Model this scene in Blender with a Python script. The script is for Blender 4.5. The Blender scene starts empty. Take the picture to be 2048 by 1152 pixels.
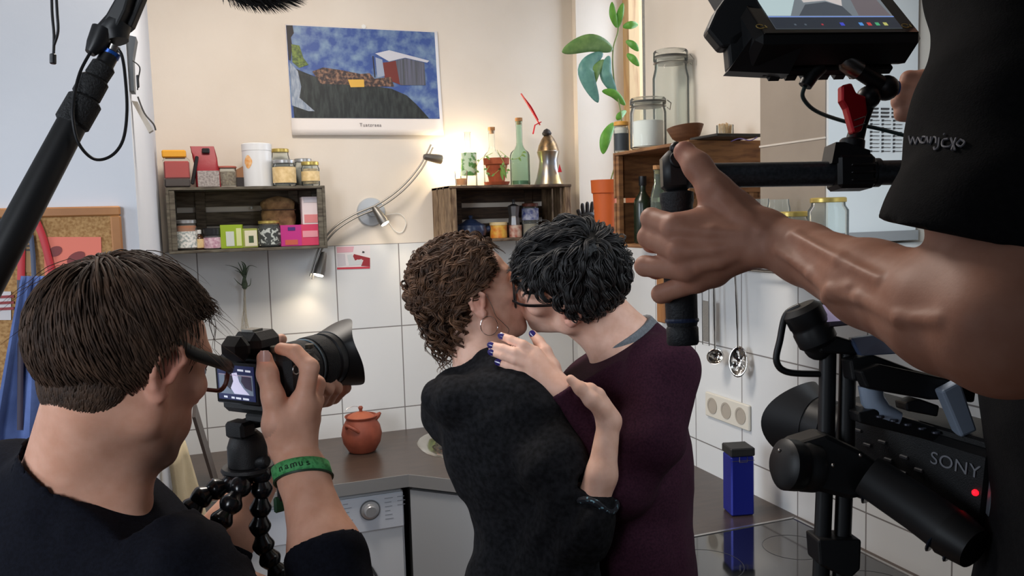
import bpy, math, random
import numpy as np
from mathutils import Vector, Matrix
R = math.radians
scene = bpy.context.scene
COL = scene.collection

# ------------------------------------------------------------------ camera, world, lights, exposure
YAW, PITCH, ROLL, FPX = 0.355, -0.0871, -0.0285, 1642.5     # calibrated from the tile grid
ZC = 0.91                                                   # worktop height
HC = 1.7571                                                 # camera height
DB, XR = 3.2274, 1.5006                                     # back wall (y) and right wall (x)
TW, TH = 0.24994, 0.33                                      # wall tile
ZT = HC - 0.284 * 0.33                                      # top of the tiling

def cam_axes():
    cy, sy, cp, sp = math.cos(YAW), math.sin(YAW), math.cos(PITCH), math.sin(PITCH)
    fwd = np.array([sy * cp, cy * cp, sp]); r0 = np.array([cy, -sy, 0.0]); u0 = np.cross(r0, fwd)
    r = math.cos(ROLL) * r0 + math.sin(ROLL) * u0
    u = -math.sin(ROLL) * r0 + math.cos(ROLL) * u0
    return r, u, fwd
CR, CU, CF = cam_axes()
CO = np.array([0.0, 0.0, HC])
def ray(x, y): return CR * ((x - 1024) / FPX) + CU * ((576 - y) / FPX) + CF
def at(x, y, d): return CO + ray(x, y) * d                  # sight line at a depth
def at_y(x, y, v): r = ray(x, y); return CO + r * (v / r[1])
def at_x(x, y, v): r = ray(x, y); return CO + r * (v / r[0])
def at_z(x, y, v): r = ray(x, y); return CO + r * ((v - HC) / r[2])

cam = bpy.data.cameras.new('camera'); cam_o = bpy.data.objects.new('view', cam); COL.objects.link(cam_o)
cam.sensor_fit = 'HORIZONTAL'; cam.sensor_width = 36.0; cam.lens = FPX * 36.0 / 2048.0
cam.clip_start = 0.02
cam_o.matrix_world = Matrix((( CR[0], CU[0], -CF[0], CO[0]), (CR[1], CU[1], -CF[1], CO[1]), (CR[2], CU[2], -CF[2], CO[2]), (0, 0, 0, 1)))
scene.camera = cam_o
vs = scene.view_settings
vs.view_transform = 'Standard'; vs.look = 'None'; vs.gamma = 1.0; vs.exposure = 0.0; vs.use_curve_mapping = False

def lin(c):
    if isinstance(c, str): c = [int(c[i:i + 2], 16) for i in (0, 2, 4)]
    out = []
    for v in c[:3]:
        v = v / 255.0
        out.append(v / 12.92 if v <= 0.04045 else ((v + 0.055) / 1.055) ** 2.4)
    return tuple(out) + (1.0,)

world = bpy.data.worlds.new('world'); scene.world = world; world.use_nodes = True
bg = world.node_tree.nodes['Background']; bg.inputs[0].default_value = lin((214, 224, 240)); bg.inputs[1].default_value = 0.07

def area(name, loc, target, sx, sy, power, color, spread=None):
    l = bpy.data.lights.new(name, 'AREA'); l.shape = 'RECTANGLE'; l.size = sx; l.size_y = sy; l.energy = power; l.color = color
    if spread: l.spread = R(spread)
    o = bpy.data.objects.new(name, l); COL.objects.link(o); o.location = loc
    o.rotation_euler = (Vector(target) - Vector(loc)).to_track_quat('-Z', 'Y').to_euler()
    return o
# daylight: an added fill from the left, a window behind the camera, the window in the corner, and one further along the right wall
area('fill_left', (-2.3, 1.25, 2.0), (0.3, 1.8, 1.4), 1.0, 1.3, 6, (0.80, 0.89, 1.0), 58)  # added fill, spread narrowed to keep the operator's arm dim
area('daylight_behind', (-1.5, -0.8, 2.2), (-0.4, 2.1, 1.6), 0.8, 1.0, 7, (0.86, 0.92, 1.0), 64)
area('daylight_corner', (2.15, 2.86, 2.35), (1.0, 2.9, 1.9), 0.5, 1.3, 20, (0.78, 0.87, 1.0))
area('daylight_right', (1.46, 0.50, 2.25), (1.1, 1.5, 1.5), 0.7, 0.8, 6, (0.80, 0.90, 1.0), 100)
area('ceiling_lamp', (0.18, 2.1, 2.88), (0.18, 2.15, 0.0), 0.5, 0.5, 23, (1.0, 0.91, 0.82))
def point(name, loc, power, color, radius=0.012, spot=None, target=None, blend=0.5):
    l = bpy.data.lights.new(name, 'SPOT' if spot else 'POINT'); l.energy = power; l.color = color; l.shadow_soft_size = radius
    if spot: l.spot_size = R(spot); l.spot_blend = blend
    o = bpy.data.objects.new(name, l); COL.objects.link(o); o.location = loc
    if target is not None: o.rotation_euler = (Vector(target) - Vector(loc)).to_track_quat('-Z', 'Y').to_euler()
    return o

# ------------------------------------------------------------------ materials
MATS = {}
def _new(name):
    m = bpy.data.materials.new(name); m.use_nodes = True
    nt = m.node_tree; b = nt.nodes['Principled BSDF']
    return m, nt, b
def nod(nt, kind, **kw):
    n = nt.nodes.new(kind)
    for k, v in kw.items():
        if hasattr(n, k): setattr(n, k, v)
        else: n.inputs[k].default_value = v
    return n
def mat(name, c, rough=0.5, metal=0.0, c2=None, scale=20.0, stretch=None, bump=0.0, bscale=None, spec=None, sheen=0.0, detail=4.0, lo=0.35, hi=0.65, sss=0.0, emit=None, estr=0.0, coat=0.0, attr=False, bdist=0.002):
    """principled surface with a procedural two-tone noise and bump"""
    if name in MATS: return MATS[name]
    m, nt, b = _new(name); L = nt.links
    b.inputs['Roughness'].default_value = rough; b.inputs['Metallic'].default_value = metal
    if spec is not None: b.inputs['Specular IOR Level'].default_value = spec
    if sheen: b.inputs['Sheen Weight'].default_value = sheen; b.inputs['Sheen Roughness'].default_value = 0.4
    if coat: b.inputs['Coat Weight'].default_value = coat; b.inputs['Coat Roughness'].default_value = 0.08
    if sss:
        b.inputs['Subsurface Weight'].default_value = sss; b.inputs['Subsurface Radius'].default_value = (0.012, 0.005, 0.003)
        b.inputs['Subsurface Scale'].default_value = 0.6
    tc = nod(nt, 'ShaderNodeTexCoord'); vec = tc.outputs['Object']
    if stretch:
        mp = nod(nt, 'ShaderNodeMapping'); mp.inputs['Scale'].default_value = stretch; L.new(vec, mp.inputs['Vector']); vec = mp.outputs[0]
    colout = None
    if c2 is not None:
        n = nod(nt, 'ShaderNodeTexNoise'); n.inputs['Scale'].default_value = scale; n.inputs['Detail'].default_value = detail; L.new(vec, n.inputs['Vector'])
        r = nod(nt, 'ShaderNodeValToRGB'); r.color_ramp.elements[0].position = lo; r.color_ramp.elements[1].position = hi
        r.color_ramp.elements[0].color = lin(c); r.color_ramp.elements[1].color = lin(c2)
        L.new(n.outputs['Fac'], r.inputs[0]); colout = r.outputs[0]
    else:
        b.inputs['Base Color'].default_value = lin(c)
    if attr:
        a = nod(nt, 'ShaderNodeAttribute', attribute_name='tint')
        mx = nod(nt, 'ShaderNodeMix', data_type='RGBA', blend_type='MULTIPLY'); mx.inputs[0].default_value = 1.0
        if colout is not None: L.new(colout, mx.inputs[6])
        else: mx.inputs[6].default_value = lin(c)
        L.new(a.outputs['Color'], mx.inputs[7]); colout = mx.outputs[2]
    if colout is not None: L.new(colout, b.inputs['Base Color'])
    if bump:
        n2 = nod(nt, 'ShaderNodeTexNoise'); n2.inputs['Scale'].default_value = bscale or scale * 3; n2.inputs['Detail'].default_value = 3.0; L.new(vec, n2.inputs['Vector'])
        bp = nod(nt, 'ShaderNodeBump'); bp.inputs['Strength'].default_value = bump; bp.inputs['Distance'].default_value = bdist
        L.new(n2.outputs['Fac'], bp.inputs['Height']); L.new(bp.outputs[0], b.inputs['Normal'])
    if emit is not None:
        b.inputs['Emission Color'].default_value = lin(emit); b.inputs['Emission Strength'].default_value = estr
    MATS[name] = m
    return m
def glass(name, tint=(240, 248, 245), refl=0.9, dens=0.0):
    """thin clear glass: transparent with a fresnel gloss"""
    if name in MATS: return MATS[name]
    m, nt, b = _new(name); L = nt.links; nt.nodes.remove(b)
    out = nt.nodes['Material Output']
    tr = nod(nt, 'ShaderNodeBsdfTransparent'); tr.inputs[0].default_value = lin(tint)
    gl = nod(nt, 'ShaderNodeBsdfGlossy'); gl.inputs['Roughness'].default_value = 0.04; gl.inputs[0].default_value = (refl, refl, refl, 1)
    fr = nod(nt, 'ShaderNodeLayerWeight'); fr.inputs[0].default_value = 0.11
    mx = nod(nt, 'ShaderNodeMixShader')
    L.new(fr.outputs['Fresnel'], mx.inputs[0]); L.new(tr.outputs[0], mx.inputs[1]); L.new(gl.outputs[0], mx.inputs[2])
    df = nod(nt, 'ShaderNodeBsdfDiffuse'); df.inputs[0].default_value = lin((226, 234, 232)); m2 = nod(nt, 'ShaderNodeMixShader'); m2.inputs[0].default_value = 0.05
    L.new(mx.outputs[0], m2.inputs[1]); L.new(df.outputs[0], m2.inputs[2]); L.new(m2.outputs[0], out.inputs[0])
    MATS[name] = m
    return m
def emit(name, c, s):
    return mat(name, c, 0.5, emit=c, estr=s)

# ------------------------------------------------------------------ mesh helpers
def V3(a): return np.array(a, dtype=float)
def nrm(a): a = V3(a); return a / (np.linalg.norm(a) + 1e-12)
def frame(z, hint=(0, 0, 1)):
    z = nrm(z); h = V3(hint)
    if abs(np.dot(z, nrm(h))) > 0.97: h = V3((0, 1, 0)) if abs(z[1]) < 0.9 else V3((1, 0, 0))
    x = nrm(np.cross(h, z)); y = np.cross(z, x)
    return np.array([x, y, z]).T                    # columns
def rotz(a): c, s = math.cos(a), math.sin(a); return np.array([[c, -s, 0], [s, c, 0], [0, 0, 1.0]])
def rotx(a): c, s = math.cos(a), math.sin(a); return np.array([[1.0, 0, 0], [0, c, -s], [0, s, c]])
def roty(a): c, s = math.cos(a), math.sin(a); return np.array([[c, 0, s], [0, 1.0, 0], [-s, 0, c]])

def obj_from(name, verts, faces, m, parent=None, smooth=False, origin=None, sharp=None):
    verts = np.asarray(verts, dtype=float).reshape(-1, 3)
    if parent is not None: o0 = V3(WORLD_ORIGIN[parent.name])
    elif origin is not None: o0 = V3(origin)
    else: o0 = V3(((verts[:, 0].min() + verts[:, 0].max()) / 2, (verts[:, 1].min() + verts[:, 1].max()) / 2, verts[:, 2].min()))
    me = bpy.data.meshes.new(name)
    me.from_pydata((verts - o0).tolist(), [], [list(map(int, f)) for f in faces]); me.update()
    if smooth:
        me.polygons.foreach_set('use_smooth', [True] * len(me.polygons))
    for mm in (m if isinstance(m, (list, tuple)) else [m]): me.materials.append(mm)
    o = bpy.data.objects.new(name, me); COL.objects.link(o)
    if parent is not None: o.parent = parent; WORLD_ORIGIN[o.name] = V3(WORLD_ORIGIN[parent.name])
    else: o.location = o0; WORLD_ORIGIN[o.name] = o0
    if sharp and smooth:
        try: me.set_sharp_from_angle(angle=R(sharp))
        except Exception: pass
    return o
WORLD_ORIGIN = {}

class MB:
    def __init__(s): s.v = []; s.f = []
    def add(s, vs, fs):
        k = len(s.v); s.v += [tuple(map(float, p)) for p in vs]; s.f += [tuple(i + k for i in f) for f in fs]; return s
    def box(s, c, size, M=None, bev=0.0):
        c = V3(c); h = V3(size) / 2; M = np.eye(3) if M is None else M
        if bev <= 0:
            P = [c + M @ (V3(q) * h) for q in ((-1, -1, -1), (1, -1, -1), (1, 1, -1), (-1, 1, -1), (-1, -1, 1), (1, -1, 1), (1, 1, 1), (-1, 1, 1))]
            return s.add(P, [(0, 3, 2, 1), (4, 5, 6, 7), (0, 1, 5, 4), (1, 2, 6, 5), (2, 3, 7, 6), (3, 0, 4, 7)])
        b = min(bev, *(h * 0.98)); P = []; idx = {}
        for sx in (-1, 1):
            for sy in (-1, 1):
                for sz in (-1, 1):
                    sg = V3((sx, sy, sz))
                    for ax in range(3):
                        q = sg * (h - b); q[ax] = sg[ax] * h[ax]
                        idx[(sx, sy, sz, ax)] = len(P); P.append(c + M @ q)
        F = []
        for ax in range(3):
            a, d = [(1, 2), (2, 0), (0, 1)][ax]
            for sg in (-1, 1):
                q = []
                for (p, r) in ((-1, -1), (1, -1), (1, 1), (-1, 1)):
                    k = [0, 0, 0]; k[ax] = sg; k[a] = p; k[d] = r; q.append(idx[(k[0], k[1], k[2], ax)])
                F.append(tuple(q if sg > 0 else q[::-1]))
        for ax in range(3):      # edges along ax
            a, d = [(1, 2), (2, 0), (0, 1)][ax]
            for p in (-1, 1):
                for r in (-1, 1):
                    k0 = [0, 0, 0]; k0[a] = p; k0[d] = r; k1 = list(k0); k0[ax] = -1; k1[ax] = 1
                    q = [idx[(*k0, a)], idx[(*k1, a)], idx[(*k1, d)], idx[(*k0, d)]]
                    F.append(tuple(q if p * r < 0 else q[::-1]))
        for sx in (-1, 1):
            for sy in (-1, 1):
                for sz in (-1, 1):
                    q = [idx[(sx, sy, sz, 0)], idx[(sx, sy, sz, 1)], idx[(sx, sy, sz, 2)]]
                    F.append(tuple(q if sx * sy * sz > 0 else q[::-1]))
        return s.add(P, F)
    def lathe(s, prof, c=(0, 0, 0), M=None, n=24, closed=False, squash=(1, 1)):
        """prof: (r, z) list; revolved about local z"""
        c = V3(c); M = np.eye(3) if M is None else M; k = len(prof); P = []; F = []
        for r, z in prof:
            for j in range(n):
                t = 2 * math.pi * j / n
                P.append(c + M @ V3((r * math.cos(t) * squash[0], r * math.sin(t) * squash[1], z)))
        rng = range(k if closed else k - 1)
        for i in rng:
            i2 = (i + 1) % k
            for j in range(n):
                j2 = (j + 1) % n
                F.append((i * n + j, i * n + j2, i2 * n + j2, i2 * n + j))
        if not closed:
            if prof[0][0] > 1e-6: F.append(tuple(range(n))[::-1])
            if prof[-1][0] > 1e-6: F.append(tuple((k - 1) * n + j for j in range(n)))
        return s.add(P, F)
    def cyl(s, p0, p1, r0, r1=None, n=16, bev=0.0):
        p0 = V3(p0); p1 = V3(p1); r1 = r0 if r1 is None else r1; h = np.linalg.norm(p1 - p0); M = frame(p1 - p0)
        pr = [(r0, 0), (r1, h)] if bev <= 0 else [(r0 - bev, 0), (r0, bev), (r1, h - bev), (r1 - bev, h)]
        return s.lathe(pr, p0, M, n)
    def sph(s, c, r, n=16, M=None, sc=(1, 1, 1)):
        k = n // 2; pr = [(r * math.sin(math.pi * i / k) * 1.0, -r * math.cos(math.pi * i / k)) for i in range(k + 1)]
        pr[0] = (1e-5, -r); pr[-1] = (1e-5, r)
        S = np.diag(sc); M = S if M is None else M @ S
        return s.lathe(pr, c, M, n)
    def tube(s, pts, r, n=8, cap=True, closed=False, sq=1.0, hint=(0, 0, 1)):
        pts = [V3(p) for p in pts]; k = len(pts); rr = r if hasattr(r, '__len__') else [r] * k
        P = []; F = []; up = None
        for i in range(k):
            if closed: t = pts[(i + 1) % k] - pts[i - 1]
            else: t = pts[min(i + 1, k - 1)] - pts[max(i - 1, 0)]
            t = nrm(t)
            if up is None: fr = frame(t, hint); x, y = fr[:, 0], fr[:, 1]
            else:
                x = nrm(up - t * np.dot(up, t)); y = np.cross(t, x)
            up = x
            for j in range(n):
                a = 2 * math.pi * j / n
                P.append(pts[i] + rr[i] * (math.cos(a) * x + math.sin(a) * y * sq))
        for i in range(k if closed else k - 1):
            i2 = (i + 1) % k
            for j in range(n):
                j2 = (j + 1) % n; F.append((i * n + j, i * n + j2, i2 * n + j2, i2 * n + j))
        if cap and not closed: F.append(tuple(range(n))[::-1]); F.append(tuple((k - 1) * n + j for j in range(n)))
        return s.add(P, F)
    def prism(s, poly, d):
        """planar polygon (3d points) extruded by vector d"""
        n = len(poly); d = V3(d); P = [V3(p) for p in poly] + [V3(p) + d for p in poly]
        F = [tuple(range(n))[::-1], tuple(range(n, 2 * n))] + [(i, (i + 1) % n, n + (i + 1) % n, n + i) for i in range(n)]
        return s.add(P, F)
    def build(s, name, m, parent=None, smooth=False, origin=None, sharp=40):
        return obj_from(name, s.v, s.f, m, parent, smooth, origin, sharp)

def spline(pts, n=6, closed=False):
    pts = [V3(p) for p in pts]; out = []; k = len(pts)
    for i in range(k if closed else k - 1):
        p0 = pts[i - 1] if (i > 0 or closed) else pts[0]; p1 = pts[i]; p2 = pts[(i + 1) % k]; p3 = pts[(i + 2) % k] if (closed or i + 2 < k) else pts[-1]
        for j in range(n):
            t = j / n
            out.append(0.5 * (2 * p1 + (p2 - p0) * t + (2 * p0 - 5 * p1 + 4 * p2 - p3) * t * t + (3 * p1 - p0 - 3 * p2 + p3) * t ** 3))
    if not closed: out.append(pts[-1])
    return out

def tag(o, label=None, cat=None, group=None, kind=None):
    if label: o['label'] = label
    if cat: o['category'] = cat
    if group: o['group'] = group
    if kind: o['kind'] = kind
    return o
def thing(name, label, cat, loc, group=None):
    o = bpy.data.objects.new(name, None); o.empty_display_size = 0.05; COL.objects.link(o); o.location = tuple(map(float, loc)); WORLD_ORIGIN[o.name] = V3(loc)
    return tag(o, label, cat, group)
def struct(o): o['kind'] = 'structure'; return o
def text_mesh(txt, size, c, M, m, name, parent, extrude=0.0004, align='CENTER', shear=0.0, space=1.0):
    cu = bpy.data.curves.new('t', 'FONT'); cu.body = txt; cu.size = size; cu.align_x = align; cu.align_y = 'CENTER'; cu.extrude = extrude; cu.shear = shear; cu.space_character = space
    o = bpy.data.objects.new('t', cu); COL.objects.link(o)
    dg = bpy.context.evaluated_depsgraph_get(); dg.update()
    me = bpy.data.meshes.new_from_object(o.evaluated_get(dg)); bpy.data.objects.remove(o); bpy.data.curves.remove(cu)
    vs_ = [V3(c) + M @ V3(v.co) for v in me.vertices]; fs = [tuple(p.vertices) for p in me.polygons]
    bpy.data.meshes.remove(me)
    return obj_from(name, vs_, fs, m, parent)
# ------------------------------------------------------------------ the room
def tile_mat(name, axis):
    m, nt, b = _new(name); L = nt.links
    tc = nod(nt, 'ShaderNodeTexCoord'); sp = nod(nt, 'ShaderNodeSeparateXYZ'); L.new(tc.outputs['Object'], sp.inputs[0])
    cb = nod(nt, 'ShaderNodeCombineXYZ'); L.new(sp.outputs[axis], cb.inputs[0]); L.new(sp.outputs[2], cb.inputs[1])
    br = nod(nt, 'ShaderNodeTexBrick', offset=0.0, squash=1.0)
    for k, v in (('Scale', 1.0), ('Mortar Size', 0.0022), ('Mortar Smooth', 0.15), ('Brick Width', TW), ('Row Height', TH), ('Bias', 0.0)): br.inputs[k].default_value = v
    br.inputs['Color1'].default_value = lin((226, 227, 226)); br.inputs['Color2'].default_value = lin((219, 220, 220)); br.inputs['Mortar'].default_value = lin((132, 128, 126))
    L.new(cb.outputs[0], br.inputs['Vector']); L.new(br.outputs['Color'], b.inputs['Base Color'])
    b.inputs['Roughness'].default_value = 0.22; b.inputs['Specular IOR Level'].default_value = 0.35
    bp = nod(nt, 'ShaderNodeBump', invert=True); bp.inputs['Strength'].default_value = 0.5; bp.inputs['Distance'].default_value = 0.002
    L.new(br.outputs['Fac'], bp.inputs['Height']); L.new(bp.outputs[0], b.inputs['Normal'])
    return m
PLASTER = mat('plaster', (226, 216, 203), 0.9, c2=(219, 208, 194), scale=3.0, bump=0.15, bscale=60)
PLASTER_W = mat('plaster_white', (210, 213, 219), 0.9, c2=(203, 207, 214), scale=2.5, bump=0.12, bscale=60)
WHITE = mat('white_paint', (225, 224, 220), 0.55)
X0 = -0.0331
struct(MB().box((-0.45, DB + 0.1, 1.475), (4.5, 0.2, 2.95)).build('wall_back', PLASTER))
struct(MB().box(((-0.14 + XR) / 2, DB - 0.006, (0.4 + ZT) / 2), (XR + 0.14, 0.012, ZT - 0.4)).build('trim_1', tile_mat('tiles_back', 0), origin=(X0, DB, ZT - 3 * TH)))
YW0, YW1, ZW1 = 2.62, 3.19, 2.78
w = MB(); T = 0.22
w.box((XR + T / 2, (0.2 + YW0) / 2, 1.475), (T, YW0 - 0.2, 2.95)); w.box((XR + T / 2, (YW0 + DB) / 2, ZT / 2), (T, DB - YW0, ZT))
w.box((XR + T / 2, (YW0 + DB) / 2, (ZW1 + 2.95) / 2), (T, DB - YW0, 2.95 - ZW1)); w.box((XR + T / 2, (YW1 + DB) / 2, (ZT + ZW1) / 2), (T, DB - YW1, ZW1 - ZT))
struct(w.build('wall_right', PLASTER))
struct(MB().box((XR - 0.006, (0.2 + DB - 0.012) / 2, (0.4 + ZT - 0.02) / 2), (0.012, DB - 0.212, ZT - 0.02 - 0.4)).build('trim_2', tile_mat('tiles_right', 1), origin=(XR, 2.2979, ZT - 3 * TH)))
XL, YL = -0.146, 2.12
struct(MB().box(((-2.7 + XL) / 2, (YL + DB) / 2, 1.475), (XL + 2.7, DB - YL, 2.95)).build('wall_left', PLASTER_W))
struct(MB().box((-0.4, 1.1, -0.05), (5.0, 4.7, 0.1)).build('floor', mat('floorboards', (134, 98, 66), 0.45, c2=(112, 78, 50), scale=4, stretch=(1, 8, 1))))
struct(MB().box((-0.4, 1.75, 3.0), (5.0, 3.4, 0.1)).build('ceiling', mat('ceiling_paint', (230, 224, 214), 0.9)))
# window in the corner: timber frame, sash and glass
PINE = mat('pine_frame', (196, 164, 118), 0.55, c2=(158, 112, 70), scale=9, stretch=(6, 6, 0.6), lo=0.5, hi=0.8)
win = bpy.data.objects.new('window_1', None); COL.objects.link(win); win.location = (XR + T + 0.04, (YW0 + YW1) / 2, ZT); WORLD_ORIGIN['window_1'] = V3(win.location); struct(win)
f = MB(); xf = XR + T + 0.035
for y in (YW0 + 0.02, YW1 - 0.02): f.box((xf, y, (ZT + ZW1) / 2), (0.07, 0.05, ZW1 - ZT), bev=0.004)
for z in (ZT + 0.025, ZW1 - 0.025): f.box((xf, (YW0 + YW1) / 2, z), (0.07, YW1 - YW0, 0.05), bev=0.004)
f.box((xf, 2.93, (ZT + ZW1) / 2), (0.05, 0.045, ZW1 - ZT), bev=0.004)
f.build('window_frame', PINE, win)
MB().box((xf + 0.02, (YW0 + YW1) / 2, (ZT + ZW1) / 2), (0.004, YW1 - YW0 - 0.06, ZW1 - ZT - 0.06)).build('window_pane', glass('window_glass', (250, 252, 255)), win)

# ------------------------------------------------------------------ worktop, units, appliances
STEEL = mat('brushed_steel', (176, 172, 168), 0.32, 1.0, c2=(150, 146, 142), scale=40, stretch=(1, 1, 30))
GREY_EDGE = mat('edge_grey', (150, 149, 148), 0.42, 0.35)
WORK = mat('worktop_brown', (74, 60, 51), 0.30, c2=(62, 50, 43), scale=14, stretch=(1, 5, 1), bump=0.06, bscale=220, spec=0.55)
t = thing('worktop', 'dark brown kitchen worktop with a grey edge, running around the corner', 'worktop', (0.7, 2.9, ZC - 0.04))
xl = XL + 0.001
poly = [(xl, DB - 0.012), (xl, 2.632), (0.589, 2.632), (0.905, 2.33), (0.905, 0.95), (XR - 0.012, 0.95), (XR - 0.012, DB - 0.012)]
MB().prism([(x, y, ZC - 0.04) for x, y in poly], (0, 0, 0.04)).build('top_board', WORK, t)
e = MB(); pts = [(xl, 2.632), (0.589, 2.632), (0.905, 2.33), (0.905, 0.95)]
for (x0, y0), (x1, y1) in zip(pts, pts[1:]):
    dd = nrm((x1 - x0, y1 - y0, 0)); nn = V3((dd[1], -dd[0], 0)) * -1 * (-1); nn = V3((dd[1], -dd[0], 0))
    e.prism([(x0, y0, ZC - 0.041), (x1, y1, ZC - 0.041), (x1 + nn[0] * 0.003, y1 + nn[1] * 0.003, ZC - 0.041), (x0 + nn[0] * 0.003, y0 + nn[1] * 0.003, ZC - 0.041)], (0, 0, 0.042))
e.build('edge_band', GREY_EDGE, t)
UNIT = mat('unit_grey', (168, 170, 172), 0.5); UNIT_D = mat('unit_gap', (70, 68, 66), 0.7)
# washing machine
wm = thing('washing_machine', 'white front-loading washing machine under the worktop', 'washing machine', (0.275, 2.93, 0))
wx0, wx1, wy = -0.005, 0.575, 2.66
WMW = mat('enamel_white', (205, 207, 210), 0.35)
MB().box(((wx0 + wx1) / 2, (wy + 3.2) / 2, 0.43), (wx1 - wx0, 3.2 - wy, 0.85), bev=0.008).build('body', WMW, wm)
MB().box(((wx0 + wx1) / 2, wy - 0.006, 0.79), (wx1 - wx0 - 0.006, 0.014, 0.12), bev=0.004).build('control_panel', mat('panel_white', (196, 200, 208), 0.35), wm)
pp = at_y(740, 1020, wy - 0.016); k = MB().lathe([(0.030, 0), (0.030, 0.004), (0.022, 0.006), (0.020, 0.02), (0.017, 0.023), (1e-5, 0.023)], pp, frame((0, -1, 0)), 28)
d = k.build('dial', mat('dial_silver', (190, 190, 192), 0.3, 0.6), wm, smooth=True)
MB().lathe([(0.0305, -0.001), (0.0335, -0.001), (0.0335, 0.003), (0.0305, 0.003)], pp, frame((0, -1, 0)), 28, closed=True).build('dial_ring', mat('dial_dark', (92, 94, 98), 0.4), wm)
pr = MB(); rng = random.Random(3)
for cx in (-0.13, -0.075, 0.062, 0.105):
    for i in range(6):
        if cx > 0.1 and i > 2: continue
        L_ = rng.uniform(0.016, 0.030); pr.box((pp[0] + cx + L_ / 2 - 0.012, wy - 0.0135, 0.835 - i * 0.014), (L_, 0.001, 0.0022))
pr.build('programme_print', mat('print_grey', (140, 143, 150), 0.6), wm)
dc = (0.285, wy - 0.004, 0.50)
MB().lathe([(0.175, 0), (0.195, 0.006), (0.192, 0.020), (0.165, 0.026), (0.150, 0.018)], dc, frame((0, -1, 0)), 48).build('door', mat('door_ring', (176, 178, 182), 0.35, 0.2), wm, smooth=True)
MB().lathe([(0.150, 0.016), (0.12, 0.004), (1e-5, -0.002)], dc, frame((0, -1, 0)), 40).build('door_glass', mat('door_dark_glass', (70, 74, 80), 0.08, coat=0.5), wm, smooth=True)
MB().lathe([(0.196, -0.001), (0.204, -0.001), (0.204, 0.004), (0.196, 0.004)], dc, frame((0, -1, 0)), 48, closed=True).build('door_seal', mat('seal_dark', (58, 60, 62), 0.5), wm, smooth=True)
# corner unit with a diagonal door
cu_ = thing('corner_cabinet', 'grey corner cabinet with a plain diagonal door, right of the washing machine', 'cabinet', (0.95, 2.75, 0))
MB().prism([(0.602, 2.68, 0.0), (0.602, 3.2, 0.0), (1.48, 3.2, 0.0), (1.48, 2.30, 0.0), (0.95, 2.30, 0.0)], (0, 0, 0.86)).build('carcass', UNIT_D, cu_)
a0, a1 = V3((0.606, 2.652, 0.08)), V3((0.915, 2.357, 0.08)); nn = nrm((-(0.305), -(0.325), 0))
MB().prism([a0, a1, a1 + nn * 0.018, a0 + nn * 0.018], (0, 0, 0.775)).build('door', UNIT, cu_)
bc = thing('base_cabinet', 'grey base cabinets under the hob side of the worktop', 'cabinet', (1.2, 1.62, 0))
MB().box((1.205, 1.625, 0.435), (0.54, 1.31, 0.86)).build('carcass', UNIT_D, bc)
for yc in (1.29, 1.945):
    dr = MB().box((0.925, yc, 0.46), (0.018, 0.64, 0.78), bev=0.003).build('door', UNIT, bc)
    MB().tube([(0.915, yc - 0.08, 0.78), (0.895, yc - 0.08, 0.78), (0.895, yc + 0.08, 0.78), (0.915, yc + 0.08, 0.78)], 0.005).build('handle', STEEL, dr)
lc = thing('filler_cabinet', 'narrow grey cabinet beside the left wall', 'cabinet', (-0.08, 2.9, 0))
MB().box((-0.077, 2.93, 0.43), (0.13, 0.53, 0.86)).build('carcass', UNIT_D, lc); MB().box((-0.077, 2.652, 0.46), (0.124, 0.018, 0.78), bev=0.003).build('door', UNIT, lc)
# hob
hb = thing('ceramic_hob', 'black glass ceramic hob with a thin steel frame', 'hob', (1.2, 1.49, ZC))
MB().box((1.20, 1.487, ZC + 0.0036), (0.515, 0.575, 0.006), bev=0.002).build('glass_plate', mat('hob_glass', (14, 14, 16), 0.06, coat=1.0), hb)
fr_ = MB()
for x in (0.942, 1.458): fr_.box((x, 1.487, ZC + 0.0045), (0.008, 0.582, 0.008))
for y in (1.196, 1.778): fr_.box((1.20, y, ZC + 0.0045), (0.524, 0.008, 0.008))
fr_.build('steel_frame', mat('frame_steel', (190, 188, 186), 0.25, 0.9), hb)
for (x, y, r) in ((1.07, 1.62, 0.09), (1.33, 1.62, 0.075), (1.07, 1.36, 0.075), (1.33, 1.36, 0.1)):
    MB().lathe([(r, 0), (r + 0.0015, 0), (r + 0.0015, 0.0003), (r, 0.0003)], (x, y, ZC + 0.0068), None, 40, closed=True).build('cooking_zone', mat('zone_grey', (60, 60, 62), 0.3), hb)
# extractor hood
hd = thing('extractor_hood', 'steel extractor hood with a square chimney above the hob', 'extractor hood', (1.27, 1.53, 1.60))
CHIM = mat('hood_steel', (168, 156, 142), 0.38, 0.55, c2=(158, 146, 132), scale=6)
MB().box((1.372, 1.533, 2.32), (0.247, 0.222, 1.26), bev=0.002).build('chimney', [CHIM], hd)
MB().box((1.372, 1.418, 2.32), (0.245, 0.006, 1.26)).build('chimney_front', mat('hood_front_lit', (214, 218, 218), 0.45), hd)  # paler than the sides: window light put into this face's colour
MB().box((1.248, 1.533, 1.905), (0.003, 0.222, 0.004)).build('joint', mat('joint_highlight', (205, 195, 182), 0.4), hd)  # thin pale strip: highlight line painted across the chimney side
MB().box((1.372, 1.411, 1.690), (0.245, 0.008, 0.022)).build('collar', mat('collar_grey', (150, 152, 154), 0.4, 0.3), hd)
MB().box((1.322, 1.532, 1.652), (0.353, 0.62, 0.040), bev=0.004).build('canopy', mat('canopy_white', (216, 210, 202), 0.35), hd)
MB().box((1.322, 1.532, 1.6725), (0.351, 0.618, 0.003)).build('canopy_top', mat('canopy_top', (198, 200, 200), 0.25, 0.4), hd)
gr = MB()
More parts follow.
